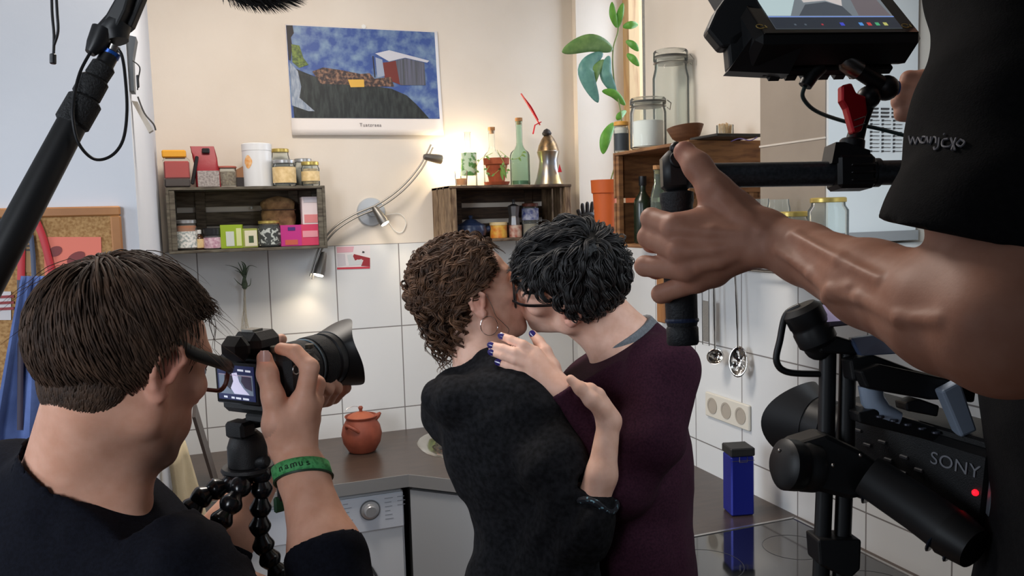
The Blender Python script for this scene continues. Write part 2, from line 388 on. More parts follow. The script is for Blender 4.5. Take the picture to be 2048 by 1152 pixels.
for i in range(12):
    z = 1.967 - i * 0.0083 * 1.0
    for j in range(3):
        if i < 3: gr.box((1.372 + j * 0.03, 1.4135, z), (0.022, 0.002, 0.0036))
        else: gr.box((1.364 + j * 0.032, 1.4135, z), (0.005, 0.002, 0.004)); gr.box((1.378 + j * 0.032, 1.4135, z), (0.018, 0.0016, 0.0008))
nt_ = gr.build('printed_lines', mat('print_black', (46, 46, 48), 0.6), hd)
# sink drainer at the back
sk = thing('sink', 'inset steel sink with a ribbed drainer at the back of the worktop', 'sink', (1.0, 2.93, ZC))
def rrect(cx, cy, w, h, r, z, n=6, M=None):
    out = []
    for (sx, sy, a0) in ((1, 1, 0), (-1, 1, 90), (-1, -1, 180), (1, -1, 270)):
        for i in range(n + 1):
            a = R(a0 + 90 * i / n); out.append((cx + sx * (w / 2 - r) + r * math.cos(a), cy + sy * (h / 2 - r) + r * math.sin(a), z))
    return out
def ring_strip(mb, loops):
    n = len(loops[0]); P = [p for l in loops for p in l]; F = []
    for i in range(len(loops) - 1):
        for j in range(n): F.append((i * n + j, i * n + (j + 1) % n, (i + 1) * n + (j + 1) % n, (i + 1) * n + j))
    mb.add(P, F); return mb
SINK = mat('sink_steel', (205, 200, 190), 0.22, 0.9)
s_ = MB(); scx, scy, sw, sh = 1.0, 2.915, 0.60, 0.44
ring_strip(s_, [rrect(scx, scy, sw, sh, 0.19, ZC + 0.0005), rrect(scx, scy, sw - 0.01, sh - 0.01, 0.185, ZC + 0.006), rrect(scx, scy, sw - 0.06, sh - 0.06, 0.16, ZC + 0.006), rrect(scx, scy, sw - 0.075, sh - 0.075, 0.155, ZC + 0.002)])
s_.f.append(tuple(range(3 * 28, 4 * 28))); s_.build('rim', SINK, sk, smooth=True)
rb = MB()
for i in range(11): rb.box((0.885, 2.79 + i * 0.024, ZC + 0.0045), (0.19, 0.010, 0.006), bev=0.003)
rb.build('drainer_ribs', SINK, sk)
# ------------------------------------------------------------------ crates on the walls
def crate(name, label, O, Mx, W, D, H, m, m_in, style):
    """open crate; local x along the wall, y into the wall, z up; O = lower front left corner"""
    O = V3(O); P = lambda x, y, z: O + Mx @ V3((x, y, z))
    t = thing(name, label, 'crate', P(W / 2, D / 2, 0), None)
    th = 0.010
    def plank(mb, x0, x1, y0, y1, z0, z1): mb.box(P((x0 + x1) / 2, (y0 + y1) / 2, (z0 + z1) / 2), (x1 - x0, y1 - y0, z1 - z0), Mx, bev=0.0015)
    for nm, x0, x1 in (('end_board', 0, th), ('end_board', W - th, W)):
        mb = MB()
        if style == 'M':
            for i in range(3): plank(mb, x0, x1, D * (i / 3 + 0.03), D * ((i + 1) / 3 - 0.03), 0, H)
        elif style == 'R':
            plank(mb, x0, x1, 0, D, 0, H * 0.47); plank(mb, x0, x1, 0, D, H * 0.52, H)
        else: plank(mb, x0, x1, 0, D, 0, H)
        xi = (x0 + th, x1 + 0.018) if x0 == 0 else (x0 - 0.018, x1 - th)
        plank(mb, xi[0], xi[1], 0.004, 0.022, th, H - th); plank(mb, xi[0], xi[1], D - 0.03, D - 0.012, th, H - th)
        mb.build(nm, m if style != 'M' else mat('dark_wood_lit_end', (146, 122, 94), 0.7, c2=(92, 70, 50), scale=10, stretch=(9, 9, 2), bump=0.3, bscale=50), t)  # dark crate ends use a lighter copy, warm lamp light in the colour
    for nm, z0, z1 in (('bottom_board', 0, th), ('top_board', H - th, H)):
        mb = MB(); n = 2
        for i in range(n): plank(mb, 0 if style != 'R' else th, W if style != 'R' else W - th, D * (i / n + 0.006), D * ((i + 1) / n - 0.006), z0, z1)
        mb.build(nm, m, t)
    mb = MB(); n = 3; hz = (H - 2 * th)
    for i in range(n):
        z0 = th + hz * (0, 0.40, 0.74)[i]; z1 = th + hz * (0.30, 0.64, 1.0)[i]
        plank(mb, th, W - th, D - 0.010, D - 0.001, z0, z1)
    mb.build('back_slats', m_in, t)
    for u in (0.17, 0.79):
        mb = MB(); plank(mb, W * u, W * u + 0.035, D - 0.018, D - 0.010, th, H - th); mb.build('back_batten', m_in, t)
    return t, P
OLD = mat('old_wood', (104, 98, 84), 0.75, c2=(66, 58, 48), scale=9, stretch=(2.2, 9, 14), bump=0.3, bscale=50)
OLD_IN = mat('old_wood_inside', (118, 104, 86), 0.8, c2=(80, 68, 54), scale=8, stretch=(2, 9, 14), bump=0.3)
DARKW = mat('dark_wood', (112, 90, 68), 0.7, c2=(62, 46, 34), scale=10, stretch=(3, 9, 6), bump=0.3, bscale=50)
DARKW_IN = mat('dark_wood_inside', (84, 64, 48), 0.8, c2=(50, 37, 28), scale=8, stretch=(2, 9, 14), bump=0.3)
PINEC = mat('pine_crate', (138, 96, 58), 0.65, c2=(94, 58, 32), scale=7, stretch=(2, 1.5, 12), bump=0.25, bscale=40, lo=0.42, hi=0.7)
I3 = np.eye(3); RW = np.array([[0, 1.0, 0], [-1.0, 0, 0], [0, 0, 1.0]])     # right wall: local x runs towards the camera
YC = DB - 0.2
c1, P1 = crate('fruit_crate', 'grey weathered fruit crate on the back wall, filled with tea boxes and jars', (-0.118, YC, 1.661), I3, 0.532, 0.198, 0.226, OLD, OLD_IN, 'L')
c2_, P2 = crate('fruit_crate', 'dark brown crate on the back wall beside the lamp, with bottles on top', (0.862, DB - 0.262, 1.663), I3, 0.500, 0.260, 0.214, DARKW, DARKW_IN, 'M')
c3_, P3 = crate('fruit_crate', 'large pine crate on the right wall by the window, with clip jars on top', (1.251, 2.40, 1.648), RW, 0.445, 0.248, 0.303, PINEC, PINEC, 'R')
MB().sph(P1(0.285, 0.186, 0.155), 0.005, 10).build('screw', WHITE, c1, smooth=True)

# ------------------------------------------------------------------ jars, bottles, boxes
GL = glass('jar_glass', (249, 251, 250)); GLG = glass('green_tint_glass', (230, 242, 234))
GOLD = mat('gold_lid', (196, 172, 96), 0.35, 0.7); SILV = mat('silver_lid', (176, 176, 176), 0.35, 0.8); BLK = mat('black_plastic', (22, 22, 24), 0.4)
CORK = mat('cork', (176, 130, 84), 0.9, c2=(140, 98, 60), scale=120)
def jar(label, px, py, Y, w, h, lid=GOLD, fill=None, fh=0.5, lab=None, cat='jar', clip=False, axis='y', group=None, name=None, lidh=0.012, zfix=None, tape=0.9):
    """glass jar standing with its base at pixel (px,py) on plane Y; w,h in pixels there"""
    b = at_y(px, py, Y) if axis == 'y' else at_x(px, py, Y)
    dpt = float(np.dot(b - CO, CF)); r = w / 2 * dpt / FPX; H = h * dpt / FPX
    if zfix is not None: b[2] = zfix
    t = thing(name or 'glass_jar', label, cat, b, group)
    hl = lidh if lid else 0.0
    Hb = H - hl * 0.8
    MB().lathe([(r * 0.9, 0.0), (r, 0.004), (r, Hb * 0.80), (r * tape, Hb * 0.90), (r * tape * 0.97, Hb), (r * tape * 0.90, Hb), (r * tape * .9, Hb * 0.90), (r * 0.94, Hb * 0.78), (r * 0.94, 0.006), (1e-5, 0.006)], b, None, 24).build('glass_body', GL, t, smooth=True)
    if lid and not clip: MB().lathe([(r * tape + 0.001, -0.001), (r * tape + 0.002, 0.0), (r * tape + 0.002, hl - 0.002), (r * tape, hl), (1e-5, hl)], b + V3((0, 0, H - hl)), None, 24).build('lid', lid, t, smooth=True)
    if clip:
        MB().lathe([(r * tape + 0.003, 0), (r * tape + 0.004, 0.004), (r * tape + 0.004, hl - 0.005), (r * tape, hl), (1e-5, hl)], b + V3((0, 0, H - hl)), None, 24).build('glass_lid', GL, t, smooth=True)
        w_ = MB()
        for zz in (H - hl - 0.006, H - hl * 0.55): w_.lathe([(r * tape + 0.002, -0.0012), (r * tape + 0.0045, 0), (r * tape + 0.002, 0.0012)], b + V3((0, 0, zz)), None, 24)
        e_ = nrm(CR * 0.9 - CF * 0.4 + V3((0, 0, 0))); e_[2] = 0; q = b + e_ * (r + 0.004)
        w_.tube([q + V3((0, 0, H - hl * 0.5)), q + e_ * 0.012 + V3((0, 0, H - hl)), q + e_ * 0.008 + V3((0, 0, H - hl - 0.02)), q + V3((0, 0, H - hl - 0.012))], 0.0016, 6)
        w_.build('wire_clip', STEEL, t, smooth=True)
    if fill: MB().lathe([(1e-5, 0.007), (r * 0.92, 0.007), (r * 0.92, Hb * fh * 0.97), (r * 0.7, Hb * fh), (1e-5, Hb * fh * 0.98)], b, None, 20).build('contents', fill, t, smooth=True)
    if lab:
        lm, z0, z1 = lab; n = 12; P = []; F = []
        d0 = math.atan2(-b[1], -b[0])
        for i in range(n + 1):
            a = d0 + R(-75 + 150 * i / n)
            for z in (z0, z1): P.append(b + V3((math.cos(a) * (r + 0.0008), math.sin(a) * (r + 0.0008), z * H)))
        for i in range(n): F.append((2 * i, 2 * i + 2, 2 * i + 3, 2 * i + 1))
        MB().add(P, F).build('paper_label', lm, t, smooth=True)
    return t
def carton(label, px, py, Y, w, h, dep, m, bits=(), rz=0.0, axis='y', name='tea_box', cat='box', zfix=None, group=None, tilt=0.0):
    """cardboard box with printed panels: bits = (material, u0, u1, v0, v1) on the front"""
    b = at_y(px, py, Y) if axis == 'y' else at_x(px, py, Y)
    dpt = float(np.dot(b - CO, CF)); W = w * dpt / FPX; H = h * dpt / FPX
    if zfix is not None: b[2] = zfix
    M = rotz(R(rz) + (0 if axis == 'y' else -math.pi / 2)) @ roty(R(tilt))
    t = thing(name, label, cat, b, group)
    MB().box(b + M @ V3((0, dep / 2, H / 2)), (W, dep, H), M, bev=0.0012).build('carton', m, t)
    for i, (bm, u0, u1, v0, v1) in enumerate(bits):
        MB().box(b + M @ V3(((u0 + u1) / 2 * W - W / 2, -0.0006 - 0.0002 * i, (v0 + v1) / 2 * H)), ((u1 - u0) * W, 0.0012, (v1 - v0) * H), M).build('printed_panel', bm, t)
    return t
pm = lambda n, c, r=0.55: mat(n, c, r)
ZT1 = 1.6615 + 0.226 + 0.0005; ZB1 = 1.6615 + 0.0105; YT = 3.12; YI = 3.085
# on top of the left crate
t = thing('plastic_container', 'square clear container with red contents and a yellow lid', 'container', at_y(356, 372, YT)); b = V3(t.location); b[2] = ZT1; t.location = b; WORLD_ORIGIN[t.name] = b
MB().box(b + V3((0, 0, 0.052)), (0.088, 0.075, 0.104), bev=0.008).build('clear_body', GL, t)
MB().box(b + V3((0, 0, 0.017)), (0.082, 0.069, 0.030), bev=0.004).build('dark_contents', pm('cont_dark', (60, 44, 42)), t)
MB().box(b + V3((0, 0, 0.062)), (0.082, 0.069, 0.060), bev=0.004).build('red_contents', pm('cont_red', (176, 62, 60)), t)
MB().box(b + V3((-0.006, 0, 0.117)), (0.078, 0.072, 0.026), bev=0.004).build('yellow_lid', pm('lid_yellow', (226, 160, 40)), t)
t = thing('paper_bag', 'red coffee bag with a folded top, closed by a black clip', 'bag', at_y(418, 372, YT)); b = V3(t.location); b[2] = ZT1; t.location = b; WORLD_ORIGIN[t.name] = b
def bag_mb(b, W, Dp, H, lean=0.0, n=7, crumple=0.002, seed=1, top=0.25):
    rg = random.Random(seed); loops = []
    for i in range(n + 1):
        v = i / n; dd = Dp * (1 - (1 - top) * max(0, (v - 0.45) / 0.55) ** 1.2); ww = W * (1 - 0.06 * v)
        L_ = rrect(0, 0, ww, dd, min(dd, ww) * 0.2, H * v, 3)
        loops.append([b + V3((x + lean * v * v + rg.uniform(-1, 1) * crumple, y + rg.uniform(-1, 1) * crumple, z)) for x, y, z in L_])
    mb = MB(); ring_strip(mb, loops); k = len(loops[0]); mb.f.append(tuple(range(k))[::-1]); mb.f.append(tuple(range(n * k, (n + 1) * k))); return mb
bag_mb(b, 0.082, 0.06, 0.145, -0.016, seed=4).build('bag_body', mat('bag_red', (150, 34, 44), 0.5, bump=0.3, bscale=60), t, smooth=True)
MB().box(b + V3((0.0, -0.0315, 0.030)), (0.072, 0.004, 0.056), bev=0.001).build('grey_label', mat('label_grey', (176, 168, 164), 0.6, c2=(130, 122, 120), scale=150), t)
MB().box(b + V3((-0.044, -0.028, 0.06)), (0.012, 0.012, 0.10), roty(R(12)), bev=0.003).build('black_clip', BLK, t)
MB().box(b + V3((-0.004, -0.022, 0.128)), (0.026, 0.008, 0.018), bev=0.003).build('knob', BLK, t)
jar('small open glass jar of dried spice with a reddish rim, beside the red bag', 456, 372, YT, 38, 42, pm('rim_red', (170, 96, 82)), mat('spice', (150, 132, 110), 0.9, c2=(96, 74, 56), scale=150), 0.8, zfix=ZT1, lidh=0.006)
t = thing('paper_cone', 'folded brown paper packet between the spice jar and the white tin', 'packet', V3((*at_y(482, 372, YT - 0.01)[:2], ZT1)))
b = V3(t.location); MB().prism([b + V3((-0.016, 0, 0)), b + V3((0.014, 0, 0)), b + V3((0.016, 0, 0.078)), b + V3((-0.014, 0, 0.062))], (0, 0.02, 0)).build('packet', mat('packet_brown', (140, 98, 66), 0.7), t)
MB().box(b + V3((0.0, -0.002, 0.018)), (0.026, 0.003, 0.034)).build('dark_label', pm('dk', (40, 34, 34)), t)
t = thing('storage_tin', 'tall white round tin with a small orange motif', 'tin', V3((*at_y(517, 371, YT)[:2], ZT1))); b = V3(t.location); r = 0.0515
MB().lathe([(r - 0.002, 0), (r, 0.002), (r, 0.128), (r + 0.001, 0.129), (r + 0.001, 0.152), (r - 0.003, 0.155), (1e-5, 0.155)], b, None, 36).build('tin_body', mat('tin_white', (222, 224, 226), 0.3), t, smooth=True)
P = []; F = []
for i in range(9):
    a = math.atan2(-b[1], -b[0]) - R(55) + R(36) * i / 8 - R(0)
    hh = 0.024 * math.sin(math.pi * (i + 0.5) / 9)
    for z in (0.088 - hh, 0.088 + hh): P.append(b + V3((math.cos(a) * (r + 0.0006), math.sin(a) * (r + 0.0006), z)))
for i in range(8): F.append((2 * i, 2 * i + 2, 2 * i + 3, 2 * i + 1))
MB().add(P, F).build('orange_motif', mat('motif_orange', (232, 160, 84), 0.4, c2=(240, 200, 150), scale=90), t)
LBL = mat('label_cream', (226, 200, 150), 0.6, c2=(206, 176, 122), scale=60); LBW = mat('label_white', (226, 224, 218), 0.6, c2=(150, 160, 158), scale=110, lo=0.45, hi=0.6)
jar('tall empty glass jar with a gold lid, behind the dark labelled jar', 563, 362, 3.17, 36, 76, GOLD, None, zfix=ZT1)
jar('glass jar of dark grains with a cream label, beside the white tin', 570, 372, 3.08, 46, 52, SILV, mat('dark_grain', (52, 46, 46), 0.8), 0.85, (LBL, 0.12, 0.72), zfix=ZT1)
jar('glass jar with a silver lid, behind the jar of nuts', 608, 362, 3.17, 36, 56, SILV, mat('grey_fill', (150, 146, 140), 0.8), 0.7, zfix=ZT1)
jar('small gold-lidded glass jar of nuts at the right end of the crate top', 622, 371, 3.09, 36, 48, GOLD, mat('nut_fill', (190, 164, 116), 0.8, c2=(150, 120, 80), scale=110), 0.8, (LBL, 0.2, 0.6), zfix=ZT1)
# inside the left crate
jar('spice jar with an orange and white label, leftmost inside the crate', 375, 508, YI, 42, 60, SILV, mat('orange_spice', (170, 104, 66), 0.8), 0.9, (LBW, 0.08, 0.62), zfix=ZB1)
def bottle(label, b, r, h, rn, hn, m, cap=None, capm=None, fill=None, lab=None, name='glass_bottle', group=None, cat='bottle'):
    b = V3(b); t = thing(name, label, cat, b, group); hs = h - hn
    prof = [(r * 0.92, 0), (r, 0.004), (r, hs * 0.80), (r * 0.9, hs * 0.88), (rn * 1.3, hs), (rn, hs + hn * 0.2), (rn, h - 0.004), (rn * 1.15, h - 0.003), (rn * 1.15, h)]
    prof += [(rn * 0.85, h), (rn * 0.8, hs + hn * 0.2), (r * 0.92, hs * 0.80), (r * 0.92, 0.006), (1e-5, 0.006)]
    MB().lathe(prof, b, None, 22).build('glass_body', m, t, smooth=True)
    if cap == 'cork': MB().lathe([(rn * 0.8, -0.012), (rn * 0.85, 0), (rn * 1.2, 0.002), (rn * 1.2, 0.014), (1e-5, 0.014)], b + V3((0, 0, h)), None, 14).build('cork', CORK, t, smooth=True)
    elif cap: MB().lathe([(rn * 1.2, 0), (rn * 1.25, 0.001), (rn * 1.25, cap), (1e-5, cap)], b + V3((0, 0, h - cap * 0.5)), None, 16).build('cap', capm, t, smooth=True)
    if lab:
        lm, z0, z1 = lab; P = []; F = []; n = 12; d0 = math.atan2(-b[1], -b[0])
        for i in range(n + 1):
            a = d0 + R(-75 + 150 * i / n)
            for z in (z0, z1): P.append(b + V3((math.cos(a) * (r + 0.0008), math.sin(a) * (r + 0.0008), z * h)))
        for i in range(n): F.append((2 * i, 2 * i + 2, 2 * i + 3, 2 * i + 1))
        MB().add(P, F).build('paper_label', lm, t, smooth=True)
    if fill: MB().lathe([(1e-5, 0.007), (r * 0.9, 0.007), (r * 0.9, hs * fill[1]), (1e-5, hs * fill[1])], b, None, 18).build('contents', fill[0], t, smooth=True)
    return t
gz = lambda px, py, Y, z: V3((*at_y(px, py, Y)[:2], z))
bottle('tiny brown bottle with a white cap, in the crate between spice jar and black-lidded jar', gz(400, 505, YI, ZB1), 0.016, 0.062, 0.007, 0.014, mat('brown_glass', (62, 38, 22), 0.15), 0.014, WHITE, lab=(LBL, 0.1, 0.6))
jar('small jar with a black lid and a pink and white label', 426, 506, YI, 33, 42, BLK, mat('violet_fill', (60, 40, 52), 0.7), 0.9, (mat('label_pink', (222, 196, 206), 0.6, c2=(180, 130, 150), scale=90), 0.05, 0.55), zfix=ZB1, lidh=0.024, tape=0.98)
carton('lime green tea box with a pale panel', 465, 507, 3.07, 42, 47, 0.06, pm('lime', (150, 178, 42)), [(pm('lime_pale', (206, 214, 206)), 0.25, 0.62, 0.1, 0.72), (pm('lime_strip', (214, 220, 160)), 0.72, 0.95, 0.1, 0.85)], rz=-6, zfix=ZB1)
carton('cream and green tea box, open at the top, beside the lime box', 502, 505, 3.08, 30, 38, 0.06, pm('cream_green', (158, 168, 84)), [(pm('cream_panel', (232, 226, 200)), 0.15, 0.95, 0.08, 0.9), (pm('green_square', (70, 92, 58)), 0.4, 0.72, 0.25, 0.62)], rz=10, zfix=ZB1)
jar('dark jar of loose tea with a pale label and gold lid, in the crate', 541, 504, YI, 44, 52, GOLD, mat('loose_tea', (38, 38, 38), 0.8), 0.92, (mat('label_tea', (60, 64, 62), 0.6, c2=(190, 196, 190), scale=70, lo=0.52, hi=0.56), 0.1, 0.72), zfix=ZB1, lidh=0.009)
carton('magenta fruit tea box', 584, 499, 3.07, 41, 42, 0.06, pm('magenta', (190, 44, 130)), [(pm('berry', (196, 90, 70)), 0.2, 0.8, 0.06, 0.3), (pm('navy_mark', (70, 40, 110)), 0.35, 0.7, 0.74, 0.9)], zfix=ZB1)
carton('pink-red tea box, at the right end of the crate floor', 622, 498, 3.07, 35, 42, 0.06, pm('pinkred', (206, 60, 96)), [(pm('pink_pale', (226, 150, 160)), 0.08, 0.92, 0.4, 0.7)], zfix=ZB1)
carton('white and pink tea box, stacked on the pink-red box', 624, 456, 3.07, 35, 55, 0.055, pm('white_box', (222, 206, 206)), [(pm('pale_red', (214, 130, 130)), 0.1, 0.9, 0.06, 0.36), (pm('pale_top', (196, 190, 196)), 0.1, 0.9, 0.8, 0.95)], zfix=ZB1 + 0.0765)
t = thing('paper_bag', 'crumpled brown paper bag at the back of the crate, tied around the middle', 'bag', gz(560, 490, 3.165, ZB1)); b = V3(t.location)
def knobby(b, W, Dp, H, seed, n=16, m=22, amp=0.05, waist=0.5):
    rg = random.Random(seed); ph = [rg.uniform(0, 6.28) for _ in range(8)]; P = []; F = []
    for i in range(n + 1):
        v = i / n; prof = (min(1, v / 0.12, (1 - v) / 0.1) ** 0.5 if 0 < v < 1 else 0.02) * (1 - 0.10 * math.exp(-((v - waist) / 0.05) ** 2))
        for j in range(m):
            a = 2 * math.pi * j / m
            q = 1 + amp * (math.sin(5 * a + ph[0] + 9 * v) + math.sin(9 * a + ph[1] - 14 * v) * 0.7 + math.sin(16 * v + ph[2] + 3 * a) * 0.8)
            ca, sa = math.cos(a), math.sin(a); s4 = (abs(ca) ** 4 + abs(sa) ** 4) ** -0.25
            P.append(b + V3((W / 2 * prof * q * ca * s4, Dp / 2 * prof * q * sa * s4, H * v)))
    for i in range(n):
        for j in range(m): F.append((i * m + j, i * m + (j + 1) % m, (i + 1) * m + (j + 1) % m, (i + 1) * m + j))
    F.append(tuple(range(m))[::-1]); F.append(tuple(n * m + j for j in range(m)))
    return MB().add(P, F)
knobby(b, 0.118, 0.05, 0.185, 5, amp=0.035, waist=0.72).build('bag_body', mat('bag_kraft', (172, 136, 92), 0.75, c2=(118, 88, 56), scale=40, bump=0.5, bscale=70), t, smooth=True)
MB().box(b + V3((0, 0, 0.133)), (0.122, 0.054, 0.004), bev=0.001).build('string', pm('string_dark', (70, 52, 36)), t)

# on top of the dark crate
ZT2 = 1.663 + 0.214 + 0.0005; ZB2 = 1.6735
bottle('clear bottle with a green leaf label beside the bright lamp glow', gz(938, 371, 3.13, ZT2), 0.034, 0.215, 0.011, 0.09, GL, lab=(mat('leaf_label', (196, 216, 186), 0.6, c2=(84, 140, 70), scale=40, lo=0.5, hi=0.56), 0.2, 0.62))
t = thing('drinking_glass', 'small tumbler with an orange tealight, at the left end of the dark crate', 'glass', gz(923, 372, 3.075, ZT2)); b = V3(t.location)
MB().lathe([(0.022, 0), (0.026, 0.06), (0.0245, 0.06), (0.021, 0.005), (1e-5, 0.005)], b, None, 22).build('glass_body', GL, t, smooth=True)
MB().lathe([(0.02, 0.006), (0.021, 0.03), (1e-5, 0.03)], b, None, 20).build('tealight', mat('amber', (214, 140, 72), 0.5), t, smooth=True)
bottle('clear corked bottle with a long neck, behind the terracotta pot', gz(986, 366, 3.165, ZT2), 0.036, 0.225, 0.012, 0.08, GL, 'cork')
bottle('tallest clear corked bottle with a little green liquid', gz(1041, 370, 3.12, ZT2), 0.040, 0.258, 0.0125, 0.105, GLG, 'cork', fill=(mat('green_liquid', (120, 160, 126), 0.2), 0.14))
TERRA = mat('terracotta', (176, 88, 52), 0.8, c2=(150, 68, 38), scale=30, bump=0.12)
t = thing('potted_plant', 'small terracotta pot with a trailing green plant, standing in its saucer', 'potted plant', gz(994, 371, 3.075, ZT2)); b = V3(t.location)
MB().lathe([(0.030, 0.012), (0.044, 0.082), (0.050, 0.084), (0.052, 0.108), (0.045, 0.108), (0.042, 0.088), (1e-5, 0.086)], b, None, 28).build('pot', TERRA, t, smooth=True)
MB().lathe([(0.034, 0), (0.046, 0.004), (0.052, 0.016), (0.049, 0.016), (0.042, 0.007), (1e-5, 0.007)], b, None, 28).build('saucer', TERRA, t, smooth=True)
rg = random.Random(12); LEAFG = mat('leaf_green', (122, 156, 70), 0.5, c2=(92, 128, 52), scale=60)
st = MB(); lf = MB()
def leaf(mb, p, d, up, L_, W_, n=6, droop=0.3, fold=0.25):
    d = nrm(d); s_ = nrm(np.cross(d, up)); u_ = np.cross(s_, d); P = []; F = []
    for i in range(n + 1):
        v = i / n; w_ = W_ * math.sin(math.pi * min(0.999, v * 0.93 + 0.05)) ** 0.8 * (1 - 0.25 * v)
        c_ = V3(p) + d * L_ * v + V3((0, 0, -1)) * droop * L_ * v * v
        P += [c_ - s_ * w_ + u_ * w_ * fold, c_, c_ + s_ * w_ + u_ * w_ * fold]
    for i in range(n): F += [(3 * i, 3 * i + 3, 3 * i + 4, 3 * i + 1), (3 * i + 1, 3 * i + 4, 3 * i + 5, 3 * i + 2)]
    k = len(P); P2 = [q - u_ * 0.0008 for q in P]; F2 = [tuple(i + k for i in f[::-1]) for f in F]
    mb.add(P + P2, F + F2)
trails = [[(994, 300), (1006, 322), (1012, 336), (1016, 345)], [(985, 306), (962, 318), (952, 336), (958, 345)], [(1000, 302), (1022, 318), (1040, 314), (1046, 304)], [(980, 330), (972, 345), (982, 352), (998, 340)]]
for tr in trails:
    pts = spline([at_y(x, y, 3.005 if i else 3.06) for i, (x, y) in enumerate(tr)], 5); st.tube(pts, 0.0012, 5)
    for q in pts[3::3]:
        leaf(lf, q, V3((rg.uniform(-1, 1), -0.4, rg.uniform(-0.6, 0.6))), (0, -1, 0.3), rg.uniform(0.012, 0.02), 0.005, 4)
for i in range(5): leaf(lf, at_y(1005 + rg.uniform(-5, 8), 330 + i * 3, 3.0), V3((rg.uniform(-.5, .8), -0.3, -1)), (0, -1, 0.2), 0.03, 0.007, 4)
st.build('stem', mat('stem_green', (150, 166, 84), 0.6), t, smooth=True); lf.build('leaves', LEAFG, t, smooth=True)
t = thing('metal_lantern', 'silver and gold waisted metal lantern with a red ribbon', 'lantern', gz(1098, 371, 3.09, ZT2)); b = V3(t.location)
MB().lathe([(0.058, 0), (0.060, 0.004), (0.050, 0.03), (0.040, 0.075), (0.037, 0.10), (0.046, 0.135), (0.044, 0.138), (1e-5, 0.138)], b, None, 30).build('metal_body', mat('lantern_metal', (140, 140, 144), 0.3, 0.85, c2=(176, 150, 100), scale=14), t, smooth=True)
MB().lathe([(0.044, 0.138), (0.038, 0.16), (0.026, 0.185), (0.018, 0.196), (0.010, 0.205), (1e-5, 0.21)], b, None, 24).build('domed_top', mat('lantern_top', (104, 88, 74), 0.35, 0.8, c2=(160, 130, 90), scale=60), t, smooth=True)
MB().lathe([(0.016, 0.20), (0.020, 0.208), (0.012, 0.222), (1e-5, 0.228)], b + V3((-0.004, 0, 0)), None, 12).build('knob', mat('knob_dark', (46, 40, 38), 0.5), t, smooth=True)
rp = spline([at_y(x, y, 3.03) for x, y in ((1080, 250), (1066, 226), (1050, 200), (1042, 187), (1048, 196), (1062, 214), (1076, 240))], 5)
MB().tube(rp, 0.0055, 6, sq=0.45).build('red_ribbon', mat('ribbon_red', (196, 30, 44), 0.4), t, smooth=True)
MB().tube([at_y(x, y, 3.03) for x, y in ((1066, 268), (1070, 250), (1082, 244))], 0.006, 6, sq=0.4).build('ribbon_bow', MATS['ribbon_red'], t, smooth=True)
P = [b + V3((x, -0.052, z)) for x, z in ((0.018, 0.05), (0.036, 0.05), (0.026, 0.082))]
MB().prism(P, (0, 0.002, 0)).build('red_motif', MATS['ribbon_red'], t)
# inside the dark crate
t = thing('teapot', 'dark blue rounded teapot, at the left inside the dark crate', 'teapot', gz(943, 488, 3.10, ZB2)); b = V3(t.location); BLUEP = mat('blue_enamel', (34, 48, 78), 0.3)
MB().lathe([(0.035, 0), (0.058, 0.012), (0.064, 0.032), (0.058, 0.052), (0.03, 0.066), (1e-5, 0.068)], b, None, 28).build('body', BLUEP, t, smooth=True)
MB().lathe([(0.03, 0.066), (0.02, 0.074), (0.006, 0.078), (0.009, 0.09), (1e-5, 0.093)], b, None, 18).build('lid', BLUEP, t, smooth=True)
MB().tube(spline([b + V3(q) for q in ((0.055, -0.01, 0.03), (0.075, -0.012, 0.04), (0.088, -0.014, 0.06))], 4), [0.012] * 5 + [0.007] * 4, 10).build('spout', BLUEP, t, smooth=True)
t = thing('round_tin', 'orange and yellow round tin, between teapot and moka pot', 'tin', gz(998, 490, 3.08, ZB2)); b = V3(t.location)
MB().lathe([(0.034, 0), (0.034, 0.056), (1e-5, 0.056)], b, None, 26).build('tin_body', mat('tin_orange', (214, 120, 44), 0.45, c2=(232, 186, 80), scale=40), t, smooth=True)
MB().lathe([(0.0355, 0.05), (0.0355, 0.062), (1e-5, 0.062)], b, None, 26).build('lid', pm('lid_cream', (222, 200, 150)), t, smooth=True)
t = thing('round_tin', 'small red and white round tin under the moka pot', 'tin', gz(1031, 489, 3.09, ZB2)); b = V3(t.location)
MB().lathe([(0.027, 0), (0.027, 0.048), (1e-5, 0.048)], b, None, 22).build('tin_body', mat('tin_redwhite', (170, 92, 74), 0.5, c2=(216, 196, 180), scale=45), t, smooth=True)
t = thing('moka_pot', 'aluminium moka pot with a black knob, standing on a small tin', 'moka pot', b + V3((-0.004, 0, 0.0485))); b = V3(t.location); ALU = mat('aluminium', (150, 150, 152), 0.35, 0.9)
MB().lathe([(0.025, 0), (0.022, 0.03), (0.020, 0.036), (0.026, 0.075), (0.004, 0.086), (0.004, 0.09), (1e-5, 0.09)], b, None, 8).build('body', ALU, t)
MB().lathe([(0.006, 0.088), (0.006, 0.102), (1e-5, 0.103)], b, None, 10).build('knob', BLK, t)
MB().tube([b + V3((0.022, -0.006, 0.072)), b + V3((0.042, -0.006, 0.074)), b + V3((0.04, -0.006, 0.036))], 0.0045, 8).build('handle', BLK, t)
jar('brown-lidded glass jar with a blue and white label beside the moka pot', 1062, 489, 3.085, 34, 66, mat('lid_brown', (104, 52, 36), 0.5), mat('sugar_grey', (150, 140, 124), 0.8), 0.42, (mat('label_bluewhite', (190, 196, 214), 0.5, c2=(70, 84, 150), scale=60), 0.5, 0.85), zfix=ZB2)

